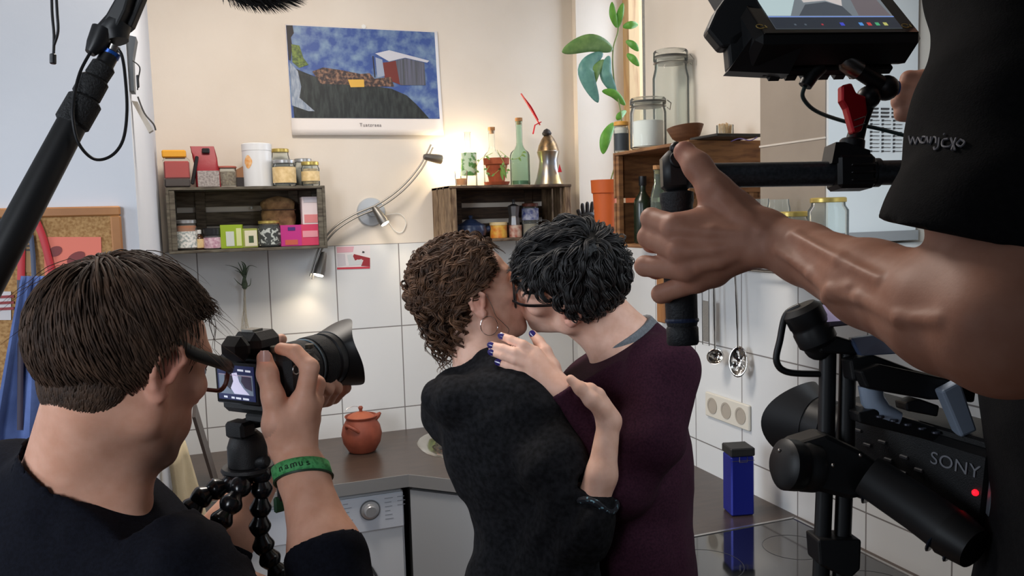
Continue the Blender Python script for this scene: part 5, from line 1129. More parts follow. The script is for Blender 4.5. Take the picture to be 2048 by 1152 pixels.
el_n = at(690, 1300, 0.93); wr_n = at(586, 890, 1.055); S.cap(sh_n, el_n, 0.045, 0.040, 0.02); S.chain([el_n, at(652, 1110, 0.975), at(606, 950, 1.035), wr_n], [0.042, 0.041, 0.028, 0.0255], 0.02)
# right hand on the grip
mcp = px_chain([(607, 800, 1.045), (622, 812, 1.06), (620, 838, 1.075), (610, 862, 1.085)])
for q, r in zip(mcp, (0.0145, 0.0145, 0.0135, 0.012)): S.cap(wr_n, q, 0.0215, r, 0.014)
S.cap(at(560, 852, 1.04), at(600, 815, 1.045), 0.018, 0.014, 0.016); S.cap(wr_n, at(556, 850, 1.035), 0.021, 0.0175, 0.016)
S.chain(px_chain([(607, 805, 1.045), (620, 735, 1.04), (590, 704, 1.05), (562, 698, 1.06)]), [0.0135, 0.0115, 0.0098, 0.0085], 0.004)
S.chain(px_chain([(554, 845, 1.035), (546, 792, 1.03), (535, 748, 1.035), (529, 716, 1.04)]), [0.0165, 0.0135, 0.0125, 0.0100], 0.008)
S.chain(px_chain([(622, 812, 1.06), (634, 768, 1.075), (622, 752, 1.11), (598, 758, 1.125)]), [0.013, 0.011, 0.0095, 0.0085], 0.003)
S.chain(px_chain([(620, 838, 1.075), (632, 800, 1.09), (620, 786, 1.12), (597, 790, 1.13)]), [0.012, 0.0105, 0.009, 0.008], 0.003)
S.chain(px_chain([(610, 862, 1.085), (622, 836, 1.10), (610, 822, 1.12), (592, 824, 1.13)]), [0.011, 0.009, 0.008, 0.007], 0.003)
# left arm and hand under the lens
el_f = at(405, 1170, 1.14); wr_f = at(548, 905, 1.22); S.cap(sh_f, el_f, 0.045, 0.04, 0.02); S.chain([el_f, at(455, 1070, 1.16), wr_f], [0.040, 0.038, 0.025], 0.02)
pl = at(590, 818, 1.235)
S.cap(wr_f, pl, 0.024, 0.022, 0.016)
for (ch, r) in (([(590, 815, 1.235), (640, 800, 1.22), (655, 778, 1.185), (640, 763, 1.165)], 0.0095), ([(590, 812, 1.24), (655, 798, 1.24), (672, 776, 1.21), (662, 760, 1.19)], 0.0095), ([(590, 810, 1.25), (668, 794, 1.27), (690, 775, 1.25), (684, 758, 1.23)], 0.009)):
    S.chain(px_chain(ch), [0.014, r * 1.15, r, r * 0.85], 0.004)
S.chain(px_chain([(580, 810, 1.245), (540, 740, 1.255), (540, 695, 1.25), (562, 679, 1.235)]), [0.016, 0.013, 0.011, 0.009], 0.006)
ft1 = face_tint(H1, stub=0.72, flush=1.0, tone=(0.94, 0.83, 0.77))
P1 = sculpt('person', S, 0.0024, SKIN, tint=ft1)
tag(P1, 'person with short brown hair and glasses in a navy sweater, looking down at a camera', 'person')
thumb_n = nail(P1, at(529, 712, 1.0270), CU, -CF, 0.0075, 0.014, NAILM); eyes(H1, P1)
glasses(H1, P1, 'glasses with thick dark temple arms and brown rims, worn by the photographer', mat('rim_brown', (96, 44, 34), 0.3), mat('arm_black', (26, 26, 26), 0.35), y=0.112, z=0.008, armh=0.0075)
# hair
rngn = np.random.default_rng(7); hc = H1(0, -0.008, 0.040); hr = V3((0.079, 0.095, 0.085))
HAIR1 = mat('hair_brown', (80, 60, 47), 0.62, attr=True, c2=(58, 43, 34), scale=60, spec=0.22)
bnd = lambda y: np.where(y < 0.01, 0.020 + 1.32 * (y - 0.01), np.where(y < 0.05, 0.020 + 0.25 * (y - 0.01), 0.030 + 1.2 * (y - 0.05)))
okr = lambda p: (p[:, 2] > bnd(p[:, 1])) & (p[:, 2] > -0.078)
crown = V3((0.0, -0.055, 0.075))
def flow1(L, t):
    d = (L - crown); d = d * V3((1.0, 1.0, 0.35)); d = d / (np.linalg.norm(d, axis=1, keepdims=True) + 1e-6); d[:, 2] -= 0.55 + 0.3 * t; d[:, 0] += np.where(L[:, 1] > 0.03, 0.15, 0); return d
parts = []
HS = Sdf(); HS.ell(H1(0, -0.010, 0.042), (0.078, 0.0945, 0.0845), H1.M, 0.02); HS.ell(H1(0, -0.043, -0.006), (0.059, 0.042, 0.063), H1.M, 0.006)
HS.clip(H1(0, 0.0, 0.040), H1.M @ V3((0, 0.75, -0.66))); HS.ell(H1(0.085, 0.005, 0.0), (0.03, 0.038, 0.050), H1.M, 0.01, True)
HS.disp = lambda P: 0.0022 * np.sin(H1.loc(P)[:, 0] * 420 + 6 * np.sin(H1.loc(P)[:, 2] * 40)) * np.cos(H1.loc(P)[:, 1] * 60)
vv, qq = HS.mesh(0.003); parts.append((vv, qq, np.full((len(vv), 3), 0.85)))
rts = ell_roots(3400, hc, hr, H1.M, okr, rngn); lo_ = ((rts - hc) @ H1.M); mg = lo_[:, 2] - bnd(lo_[:, 1]) + np.clip(-(lo_[:, 1] + 0.015) * 1.4, 0, 0.055)
for a_, b_, l_ in ((-1, 0.010, 0.007), (0.010, 0.022, 0.013), (0.022, 0.040, 0.026), (0.040, 0.065, 0.048), (0.065, 9, 0.084)):
    m_ = (mg >= a_) & (mg < b_); parts.append(strands(rts[m_], hc, hr, H1.M, flow1, l_, 8, lambda t: 0.05 + 0.08 * math.sin(math.pi * min(1, t * 0.8 + 0.08)), 0.0017, rngn, hug=0.95, wave=0.0012, freq=5, flat=0.5, tint=(0.6, 1.35)))
rts = ell_roots(420, hc, hr, H1.M, lambda p: okr(p) & (p[:, 1] > 0.035) & (p[:, 2] > 0.05), rngn); parts.append(strands(rts, hc, hr, H1.M, lambda L, t: flow1(L, t) + V3((0, 0.9, 0.35)), 0.046, 9, lambda t: 0.08 + 0.10 * t, 0.0015, rngn, hug=0.6, wave=0.003, freq=5, grav=0.25, flat=0.5, tint=(0.7, 1.5)))
rts = ell_roots(60, hc, hr, H1.M, lambda p: okr(p) & (p[:, 2] > 0.03), rngn); parts.append(strands(rts, hc, hr, H1.M, flow1, 0.09, 9, lambda t: 0.14 + 0.10 * t, 0.0007, rngn, hug=0.5, wave=0.006, freq=4, flat=0.7))
rts = ell_roots(120, hc, hr, H1.M, lambda p: (np.abs(p[:, 0]) > 0.05) & (p[:, 1] > 0.034) & (p[:, 1] < 0.052) & (p[:, 2] > -0.03) & (p[:, 2] < 0.03), rngn); parts.append(strands(rts, hc, hr, H1.M, lambda L, t: np.tile(V3((0, 0.15, -1)), (len(L), 1)), 0.016, 6, lambda t: 0.01, 0.0010, rngn, flat=0.5))
bc_ = H1(0, -0.043, -0.006); br3 = V3((0.060, 0.043, 0.064)); rts = ell_roots(2300, bc_, br3, H1.M, lambda p: (p[:, 1] < 0.004) & (p[:, 2] > -0.066) & (p[:, 2] - 1.1 * p[:, 1] > -0.03) & (p[:, 2] < 0.045), rngn)
parts.append(strands(rts, bc_, br3, H1.M, lambda L, t: np.stack([L[:, 0] * 2, 0 * L[:, 0] + 0.02 * t, -1 + 0 * L[:, 0]], 1), 0.032, 6, lambda t: 0.05 - 0.03 * t, 0.0014, rngn, hug=1.1, flat=0.5, tint=(0.6, 1.3)))
mesh_np('hair', *merge(parts)[:2], HAIR1, P1, tint=merge(parts)[2])
# sweater
NAVY = knit('navy_knit', (20, 22, 32), (14, 15, 23))
S = Sdf(); nd = nrm(H1(0, -0.02, -0.04) - nb1)
S.cap(nb1 - nd * 0.04, nb1 + nd * 0.07, 0.078, 0.070, 0.03); S.cap(nb1 - UPW * 0.05, sh_n, 0.078, 0.072, 0.05); S.cap(nb1 - UPW * 0.05, sh_f, 0.078, 0.072, 0.05)
Mb = np.stack([rtb, np.cross(UPW, rtb), UPW], 1); S.ell(nb1 - UPW * 0.22 + fw1 * 0.0, (0.20, 0.135, 0.24), Mb, 0.06); S.cap(nb1 - UPW * 0.2, nb1 - UPW * 0.56, 0.135, 0.135, 0.06)
S.chain([sh_n, at(420, 1270, 0.86), el_n], [0.070, 0.060, 0.056], 0.02); S.chain([el_n, at(651, 1105, 0.976)], [0.054, 0.047], 0.02)
S.chain([sh_f, at(260, 1130, 1.08), el_f], [0.070, 0.062, 0.055], 0.04); S.cap(el_f, at(448, 1085, 1.157), 0.054, 0.047, 0.02)
S.cap(nb1 - nd * 0.02, nb1 + nd * 0.2, 0.066, 0.064, 0.004, True)
S.cut(at(645, 1092, 0.979), wr_n - el_n, 0.12); S.cut(at(452, 1082, 1.158), wr_f - el_f, 0.10); S.cut(nb1 + nd * 0.052, nd + fw1 * 0.30, 0.13); S.ell(at(0, 1010, 0.99), (0.08, 0.08, 0.075), k=0.05)
S.disp = lambda P: 0.0035 * vnoise(P, 38) + 0.002 * vnoise(P, 85, 2.0)
sculpt('sweater', S, 0.004, NAVY, P1)
JEANS = mat('dark_jeans', (34, 40, 58), 0.9, c2=(26, 30, 46), scale=40); SHOE = mat('dark_shoe', (28, 26, 26), 0.6)
legs(P1, 'trousers', nb1 * V3((1, 1, 0)) + V3((0, 0, 0.92)), fw1, JEANS, SHOE)
t = thing('wristband', 'green woven festival wristband on the photographer\'s right wrist', 'wristband', at(600, 950, 1.03)); wd = nrm(wr_n - el_n); wc = at(604, 946, 1.037)
fr_w = frame(wd, CU); nB = 30; P = []; F = []
tl = fr_w @ V3((0, 0, 1))
for i in range(nB):
    a = 2 * math.pi * i / nB
    for z in (-0.0085, 0.0085):
        p = wc + fr_w @ V3((math.cos(a) * 0.0350, math.sin(a) * 0.0350, z + 0.006 * math.cos(a + 0.6))); P.append(p)
for i in range(nB): F.append((2 * i, 2 * ((i + 1) % nB), 2 * ((i + 1) % nB) + 1, 2 * i + 1))
o = MB().add(P, F).build('band', mat('band_green', (84, 172, 102), 0.7, c2=(60, 142, 80), scale=240, lo=0.5, hi=0.58), t, smooth=True); md = o.modifiers.new('th', 'SOLIDIFY'); md.thickness = 0.0016; md.offset = 0
edge = MB().tube([wc + fr_w @ V3((math.cos(a) * 0.0355, math.sin(a) * 0.0355, -0.0095 + 0.006 * math.cos(a + 0.6))) for a in np.linspace(0, 6.283, 31)[:-1]], 0.0016, 5, closed=True).build('dark_edge', pm('band_dark', (24, 52, 34)), t, smooth=True)
MB().box(at(560, 1008, 1.03), (0.016, 0.006, 0.020), rotz(0.4), bev=0.002).build('loose_end', pm('band_end', (30, 70, 44)), t); MB().box(at(563, 988, 1.03), (0.010, 0.008, 0.018), rotz(0.2), bev=0.002).build('clasp', BLK, t)
tc_ = fr_w.T @ (-CF + CR * 0.12); a0 = math.atan2(tc_[1], tc_[0])
for i, ch_ in enumerate('namus'):
    a = a0 + (i - 2) * 0.24 * (1 if np.dot(fr_w @ V3((-math.sin(a0), math.cos(a0), 0)), CR) > 0 else -1); o_ = fr_w @ V3((math.cos(a), math.sin(a), 0)); tg = nrm(np.cross(wd, o_)); tg = tg if np.dot(tg, CR) > 0 else -tg
    text_mesh(ch_, 0.012, wc + o_ * 0.0362 + wd * (0.006 * math.cos(a + 0.6)), np.stack([tg, np.cross(o_, tg), o_], 1), pm('band_ink', (20, 54, 32)), 'woven_letter', t)

# ------------------------------------------------------------------ the stills camera and its flexible tripod
th_ = R(62); ca = nrm(CR * math.cos(th_) + CF * math.sin(th_)); ca[2] = 0.02; ca = nrm(ca); cr_ = nrm(np.cross(ca, UPW)); cu2 = np.cross(cr_, ca); MC = np.stack([cr_, ca, cu2], 1)
lcd = at(474, 764, 1.075); C0 = lcd + cr_ * 0.019 + ca * 0.008            # rear face centre
cq_ = lambda x, y, z: C0 + MC @ V3((x, y, z))
t = thing('camera', 'black mirrorless camera with a large zoom lens and petal hood, held by the photographer', 'camera', cq_(0, 0.03, -0.05))
CB = mat('camera_black', (20, 20, 22), 0.5, bump=0.3, bscale=900); CG = mat('camera_gloss', (14, 14, 16), 0.25)
MB().box(cq_(0, 0.024, -0.004), (0.127, 0.048, 0.084), MC, bev=0.008).build('body', CB, t); MB().box(cq_(0.050, 0.052, -0.008), (0.028, 0.034, 0.078), MC, bev=0.010).build('grip', CB, t)
sc_ = MB().box(cq_(-0.019, -0.005, -0.001), (0.078, 0.008, 0.058), MC, bev=0.002).build('rear_display', CG, t)
MB().box(cq_(-0.019, -0.0095, -0.001), (0.066, 0.0006, 0.046), MC).build('screen', emit('screen_navy', (26, 34, 78), 0.55), sc_)
def spoly(name, pts, m, d=-0.0102): return MB().add([cq_(-0.019 + x * 0.033, d, -0.001 + y * 0.023) for x, y in pts], [tuple(range(len(pts)))]).build(name, m, sc_)
spoly('screen_backdrop', [(-0.92, -0.66), (0.92, -0.66), (0.92, 0.5), (-0.92, 0.5)], emit('scr_grey', (110, 122, 140), 0.55)); spoly('screen_hair', [(-0.6, 0.5), (-0.05, 0.5), (-0.1, -0.1), (-0.3, -0.4), (-0.62, -0.1)], emit('scr_dark', (44, 42, 54), 0.5), -0.0104)
spoly('screen_figure', [(-0.18, 0.56), (0.1, 0.62), (0.2, 0.1), (0.42, -0.28), (0.72, -0.62), (-0.1, -0.62), (-0.28, -0.3), (-0.12, 0.1)], emit('scr_pale', (206, 204, 232), 0.7), -0.0106); spoly('screen_person', [(0.35, 0.45), (0.85, 0.4), (0.88, -0.4), (0.5, -0.25), (0.3, 0.1)], emit('scr_mid', (60, 52, 74), 0.5), -0.0104)
spoly('screen_rule', [(-0.9, 0.46), (0.9, 0.42), (0.9, 0.45), (-0.9, 0.49)], emit('scr_line', (170, 140, 160), 0.6), -0.0108)
for i, (x, y, w_) in enumerate(((-0.8, 0.78, 0.1), (-0.5, 0.8, 0.16), (0.3, 0.76, 0.16), (0.7, 0.74, 0.14), (-0.6, -0.84, 0.1), (-0.2, -0.86, 0.09), (0.1, -0.87, 0.14), (0.5, -0.88, 0.16))): spoly('screen_digit', [(x - w_, y - 0.05), (x + w_, y - 0.06), (x + w_, y + 0.05), (x - w_, y + 0.06)], emit('scr_white', (210, 216, 230), 0.7), -0.0104)
ev = MB(); ev.box(cq_(-0.006, 0.018, 0.050), (0.050, 0.052, 0.030), MC, bev=0.010); ev.build('viewfinder_hump', CB, t)
ec = MB().box(cq_(-0.010, -0.014, 0.046), (0.046, 0.026, 0.032), MC, bev=0.011).build('eyecup', mat('rubber', (16, 16, 17), 0.75), t)
MB().box(cq_(-0.006, 0.012, 0.0665), (0.020, 0.018, 0.003), MC).build('hot_shoe', mat('shoe_metal', (120, 118, 112), 0.35, 0.8), t)
for x, y, r in ((0.030, 0.018, 0.009), (0.050, 0.022, 0.007), (0.047, 0.060, 0.006)): MB().cyl(cq_(x, y, 0.036), cq_(x, y, 0.046 if y < 0.05 else 0.042), r, n=18, bev=0.001).build('control_dial', mat('dial_metal', (96, 92, 82), 0.35, 0.6), t, smooth=True)
MB().tube([cq_(0.066, 0.012, 0.018) + MC @ V3((0, math.cos(a) * 0.006, math.sin(a) * 0.006)) for a in np.linspace(0, 6.283, 13)[:-1]], 0.0011, 6, closed=True).build('strap_lug', STEEL, t, smooth=True)
for x, z in ((0.034, 0.012), (0.044, -0.006), (0.040, -0.026), (0.034, -0.034)): MB().cyl(cq_(x, -0.001, z), cq_(x, -0.004, z), 0.005 if z != -0.006 else 0.010, n=16).build('button', CG, t)
ML = np.stack([cr_, -cu2, ca], 1) if np.linalg.det(np.stack([cr_, -cu2, ca], 1)) > 0 else np.stack([cr_, cu2, ca], 1)
ML = np.stack([cu2, cr_, ca], 1) if np.linalg.det(np.stack([cu2, cr_, ca], 1)) > 0 else np.stack([cr_, cu2, ca], 1)
lb = cq_(-0.008, 0.046, 0.000)
le = MB().lathe([(0.030, 0), (0.033, 0.004), (0.034, 0.030), (0.036, 0.032), (0.0365, 0.060), (0.0355, 0.062), (0.0375, 0.064), (0.0385, 0.096), (0.0375, 0.098), (0.040, 0.100), (0.040, 0.118), (0.036, 0.118), (0.030, 0.108), (1e-5, 0.106)], lb, ML, 40).build('lens', mat('lens_black', (24, 25, 28), 0.42), t, smooth=True)
MB().lathe([(0.0300, 0.1085), (1e-5, 0.113)], lb, ML, 30).build('front_glass', mat('lens_glass', (10, 12, 18), 0.05, coat=1.0), le, smooth=True)
for z0, z1, r in ((0.034, 0.058, 0.0372), (0.068, 0.092, 0.0390)): MB().lathe([(r, z0), (r + 0.0006, z0 + 0.001), (r + 0.0006, z1 - 0.001), (r, z1)], lb, ML, 40).build('rubber_ring', mat('ring_rubber', (17, 17, 19), 0.7, bump=0.8, bscale=700), le, smooth=True)
MB().lathe([(0.0379, 0.0628), (0.0381, 0.063), (0.0379, 0.0635)], lb, ML, 40).build('white_mark', mat('lens_mark', (150, 170, 180), 0.4), le)
P = []; F = []; nh = 64
for k_, (z0, r) in enumerate(((0.112, 0.0412), (0.0, 0.052), (0.0, 0.0505), (0.112, 0.0400))):
    for j in range(nh):
        a = 2 * math.pi * j / nh; zz = 0.142 + 0.024 * math.cos(2 * a + 0.5) + 0.004 * math.cos(4 * a) if k_ in (1, 2) else z0
        P.append(lb + ML @ V3((r * math.cos(a), r * math.sin(a), zz)))
for k_ in range(4):
    for j in range(nh): F.append((k_ * nh + j, k_ * nh + (j + 1) % nh, ((k_ + 1) % 4) * nh + (j + 1) % nh, ((k_ + 1) % 4) * nh + j))
MB().add(P, F).build('petal_hood', mat('hood_black', (28, 28, 30), 0.5), t, smooth=True)
tp = thing('flexible_tripod', 'black flexible tripod of ball segments under the photographer\'s camera', 'tripod', cq_(0, 0.025, -0.30)); TB = mat('tripod_black', (18, 19, 22), 0.22, spec=0.6)
bx = cq_(0.0, 0.026, -0.046); MB().box(bx + MC @ V3((0, 0, -0.006)), (0.052, 0.040, 0.012), MC, bev=0.003).build('quick_plate', CB, tp); MB().box(cq_(-0.028, 0.000, -0.066), (0.034, 0.026, 0.022), MC, bev=0.004).build('clamp', CB, tp)
hb_ = at(495, 905, 1.11); MB().tube([bx - UPW * 0.008, at(488, 850, 1.105), at(489, 872, 1.108)], [0.010, 0.009, 0.016], 14).build('neck', TB, tp, smooth=True)
MB().lathe([(0.020, -0.02), (0.026, -0.016), (0.026, 0.010), (0.022, 0.022), (0.014, 0.030), (1e-5, 0.031)], hb_, None, 26).build('ball_head', CB, tp, smooth=True); MB().lathe([(0.034, -0.004), (0.036, 0), (0.034, 0.004), (1e-5, 0.004)], at(497, 936, 1.11), None, 26).build('base_plate', CB, tp, smooth=True)
MB().cyl(at(510, 925, 1.10), at(535, 922, 1.09), 0.008, n=12, bev=0.002).build('knob', CB, tp, smooth=True)
def bead(c, ax, s_=1.0):
    return MB().lathe([(1e-5, -0.0150 * s_), (0.0085 * s_, -0.0150 * s_), (0.0100 * s_, -0.010 * s_), (0.0142 * s_, -0.003 * s_), (0.0148 * s_, 0), (0.0142 * s_, 0.003 * s_), (0.0115 * s_, 0.008 * s_), (0.0075 * s_, 0.013 * s_), (1e-5, 0.0155 * s_)], c, frame(ax), 22)
for lgp in ([(490, 948, 1.10), (465, 965, 1.09), (432, 978, 1.08), (404, 994, 1.07), (384, 1016, 1.065), (372, 1044, 1.06), (380, 1072, 1.06), (392, 1100, 1.06)], [(490, 952, 1.10), (480, 974, 1.07), (462, 1008, 1.05), (443, 1040, 1.04), (427, 1066, 1.03), (414, 1096, 1.03)],
            [(500, 945, 1.11), (522, 948, 1.10), (523, 978, 1.10), (521, 1016, 1.10), (520, 1052, 1.10), (527, 1090, 1.10), (540, 1118, 1.10), (556, 1146, 1.10), (570, 1176, 1.10)]):
    q = px_chain(lgp)
    lg = bead(q[0], q[1] - q[0]).build('leg', TB, tp, smooth=True)
    for i in range(1, len(q)): bead(q[i], q[i] - q[i - 1], 1.0 if i < len(q) - 1 else 0.8).build('ball_segment', TB, lg, smooth=True)
# ------------------------------------------------------------------ the woman
def yawdir(a): v = CR * math.cos(R(a)) + CF * math.sin(R(a)); v[2] = 0; return nrm(v)
fw2 = yawdir(17); pit = R(20); f2 = fw2 * math.cos(pit) + UPW * math.sin(pit); u2 = UPW * math.cos(pit) - fw2 * math.sin(pit); x2 = np.cross(f2, u2)
H2 = Head(at(962, 604, 1.605) - x2 * 0.073, f2, u2, 0.97)
S = Sdf(); H2.sculpt(S, nose=0.45, jaw=0.92, earsz=0.80, shut=True)
nb2 = at(962, 765, 1.61); S.cap(H2(0, -0.018, -0.040), nb2, 0.046, 0.052, 0.03); S.cap(H2(0, 0.03, -0.085), at(1000, 770, 1.60), 0.024, 0.03, 0.03)
bf2 = yawdir(42); br2 = nrm(np.cross(bf2, UPW)); sn2 = nb2 + br2 * 0.155 - UPW * 0.06; sf2 = nb2 - br2 * 0.10 - UPW * 0.075
S.cap(nb2 - UPW * 0.04, at(1045, 1010, 1.575), 0.06, 0.07, 0.04); S.cap(nb2 - UPW * 0.05, sn2, 0.042, 0.04, 0.03); S.cap(nb2 - UPW * 0.05, sf2, 0.042, 0.04, 0.03)
el2 = at(1166, 1062, 1.39); wr2 = at(1218, 842, 1.40)
S.cap(sn2, el2, 0.040, 0.033, 0.02); S.chain([el2, at(1203, 950, 1.385), wr2], [0.033, 0.0250, 0.0190], 0.014)
mc2 = px_chain([(1180, 780, 1.395), (1196, 790, 1.40), (1204, 806, 1.41)])
for q in mc2: S.cap(wr2, q, 0.0175, 0.0120, 0.010)
S.chain(px_chain([(1206, 822, 1.39), (1182, 800, 1.38), (1160, 777, 1.38), (1141, 758, 1.385)]), [0.0155, 0.0125, 0.0105, 0.0078], 0.007)
for q, d_ in zip(mc2, ((1160, 772, 1.43), (1168, 790, 1.455), (1178, 806, 1.47))): S.chain([q, at(*d_), at(d_[0] - 26, d_[1] - 6, d_[2] + 0.05)], [0.0115, 0.0085, 0.007], 0.005)
el2f = at(1090, 1010, 1.85); S.cap(sf2, el2f, 0.04, 0.035, 0.02); wr2f = at(1180, 900, 1.86); S.cap(el2f, wr2f, 0.034, 0.022, 0.02); S.cap(wr2f, at(1215, 860, 1.86), 0.02, 0.015, 0.01)
for i in range(4): S.cap(at(1215, 850 + i * 10, 1.86), at(1255, 838 + i * 13, 1.835), 0.009, 0.006, 0.003)
P2 = sculpt('person', S, 0.0025, SKIN, tint=face_tint(H2, flush=0.7))
tag(P2, 'person with curly brown pinned-up hair in a black hooded cardigan, kissing the person in burgundy', 'person')
# curly hair
HAIR2 = mat('hair_chestnut', (98, 69, 49), 0.55, attr=True, c2=(64, 44, 32), scale=40, spec=0.3)
hc = H2(0, -0.012, 0.042); hr = V3((0.080, 0.100, 0.086)); rn2 = np.random.default_rng(21); parts = []
bun = at(892, 572, 1.665); bunr = V3((0.062, 0.060, 0.074))
HS = Sdf(); HS.ell(hc, hr * 0.99, H2.M, 0.02); HS.clip(H2(0, 0.010, 0.030), H2.M @ V3((0, 0.80, -0.60))); HS.ell(bun, bunr * 0.86, H2.M, 0.02); HS.ell(H2(0, -0.090, -0.030), (0.045, 0.030, 0.05), H2.M, 0.02)
HS.disp = lambda P: 0.0015 * vnoise(P, 150); vv, qq = HS.mesh(0.0035); parts.append((vv, qq, np.full((len(vv), 3), 0.45)))
ok2 = lambda p: (p[:, 2] > np.where(p[:, 1] < 0.02, -0.004 + 0.9 * (p[:, 1] - 0.02), -0.004 + 0.75 * (p[:, 1] - 0.02)))
bl = H2.loc(bun[None])[0] - V3((0, -0.012, 0.042)); fl2 = lambda L, t: bl * 0.9 - L + V3((0, 0, 0.02))
rts = ell_roots(240, hc, hr, H2.M, ok2, rn2); parts.append(strands(rts, hc, hr, H2.M, fl2, 0.12, 14, lambda t: 0.05 + 0.09 * math.sin(math.pi * min(1, t)), 0.0015, rn2, hug=1.1, wave=0.006, freq=9, flat=0.7, tint=(0.5, 1.5), clump=9, spread=0.0035))
curl = lambda L, t: np.stack([L[:, 2] * 0.7 + 0.01, -L[:, 2] * 0.6 - 0.01, L[:, 1] * 0.8 - 0.05], 1)
rts = ell_roots(130, bun, bunr * 0.95, H2.M, lambda p: p[:, 0] > -0.04, rn2)
parts.append(strands(rts, bun, bunr, H2.M, curl, 0.12, 26, lambda t: 0.04 + 0.10 * t, 0.0013, rn2, hug=0.9, wave=0.0125, freq=13, grav=0.2, flat=0.8, tint=(0.5, 1.6), clump=9, spread=0.0028))
rts = ell_roots(60, bun, bunr, H2.M, lambda p: p[:, 0] > -0.03, rn2)
parts.append(strands(rts, bun, bunr, H2.M, curl, 0.10, 26, lambda t: 0.10 + 0.2 * t, 0.0009, rn2, hug=0.5, wave=0.014, freq=15, grav=0.2, flat=0.8, tint=(0.8, 1.8), clump=3, spread=0.002))
lowc = at(886, 635, 1.63); lowr = V3((0.045, 0.04, 0.05)); rts = ell_roots(46, lowc, lowr, H2.M, lambda p: p[:, 0] > -0.02, rn2)
parts.append(strands(rts, lowc, lowr, H2.M, lambda L, t: np.stack([L[:, 0] * 0.2, -0.15 + 0 * L[:, 0], -1 + 0 * L[:, 0]], 1), 0.075, 24, lambda t: 0.05 + 0.3 * t, 0.0012, rn2, hug=0.5, wave=0.0105, freq=13, grav=0.2, flat=0.8, tint=(0.6, 1.7), clump=7, spread=0.0025))
nk = H2(0.02, -0.085, -0.045); rts = ell_roots(26, nk, V3((0.035, 0.02, 0.03)), H2.M, lambda p: p[:, 0] > -0.03, rn2)
parts.append(strands(rts, nk, V3((0.035, 0.02, 0.03)), H2.M, lambda L, t: np.stack([L[:, 0] * 0.2, -0.25 + 0 * L[:, 0], -1 + 0 * L[:, 0]], 1), 0.075, 22, lambda t: 0.1 + 0.3 * t, 0.0009, rn2, hug=0.2, wave=0.008, freq=13, grav=0.2, flat=0.8, tint=(0.9, 1.8), clump=3, spread=0.0015))
rts = ell_roots(170, hc, hr, H2.M, lambda p: ok2(p) & (p[:, 0] > 0.03) & (p[:, 1] < 0.08) & (p[:, 2] < 0.06), rn2); parts.append(strands(rts, hc, hr, H2.M, lambda L, t: np.stack([0 * L[:, 0], -1 + 0 * L[:, 0], 0.5 - 1.2 * t + 0 * L[:, 0]], 1), 0.06, 14, lambda t: 0.07 + 0.05 * t, 0.0014, rn2, hug=1.1, wave=0.007, freq=10, flat=0.7, tint=(0.5, 1.5), clump=8, spread=0.003))
rts = np.array([H2(0.071, 0.002 + 0.0075 * i, 0.020 + 0.009 * j + 0.0035 * i) for i in range(9) for j in range(4)]); parts.append(strands(rts, hc, hr, H2.M, lambda L, t: np.stack([0 * L[:, 0], -1 + 0 * L[:, 0], 0.5 - 1.0 * t + 0 * L[:, 0]], 1), 0.055, 14, lambda t: 0.06 + 0.06 * t, 0.0014, rn2, hug=1.1, wave=0.006, freq=9, flat=0.7, tint=(0.5, 1.4), clump=9, spread=0.004))
rts = ell_roots(60, hc, hr, H2.M, lambda p: (p[:, 1] > 0.045) & (p[:, 2] > 0.052), rn2)       # fringe
parts.append(strands(rts, hc, hr, H2.M, lambda L, t: np.stack([L[:, 0] * 0.5, 0.06 - 0.05 * t + 0 * L[:, 0], -0.05 - 0.05 * t + 0 * L[:, 0]], 1), 0.048, 8, lambda t: 0.08 + 0.03 * t, 0.0013, rn2, hug=1.1, wave=0.002, freq=7, flat=0.6, tint=(0.4, 0.9), clump=6, spread=0.003))
rts = ell_roots(70, hc, hr, H2.M, lambda p: (p[:, 0] > 0.02) & (p[:, 1] < 0.005) & (p[:, 2] < 0.01) & (p[:, 2] > -0.06 + 0 * p[:, 0]), rn2); parts.append(strands(rts, hc, hr, H2.M, lambda L, t: np.stack([0 * L[:, 0], -1 + 0 * L[:, 0], 0.35 - 0.5 * t + 0 * L[:, 0]], 1), 0.075, 16, lambda t: 0.06 + 0.06 * t, 0.0014, rn2, hug=1.1, wave=0.008, freq=10, flat=0.7, tint=(0.5, 1.5), clump=8, spread=0.003))
vv, qq, tt = merge(parts); mesh_np('hair', vv, qq, HAIR2, P2, tint=tt)
MB().tube(spline(px_chain([(972, 588, 1.575), (984, 612, 1.57), (992, 632, 1.57), (1006, 646, 1.575), (1018, 660, 1.58), (1010, 674, 1.585)]), 6), 0.0006, 6).build('loose_curl', pm('curl_brown', (70, 50, 38)), P2, smooth=True)
t = thing('earring', 'thin silver hoop earring hanging from the ear of the person with curly hair', 'earring', at(968, 660, 1.575)); ec_ = H2(0.083, -0.004, -0.050)
MB().tube([ec_ + CR * 0.017 * math.cos(a) + UPW * 0.019 * math.sin(a) for a in np.linspace(0, 6.283, 25)[:-1]], 0.0007, 6, closed=True).build('hoop', SHINY, t, smooth=True)
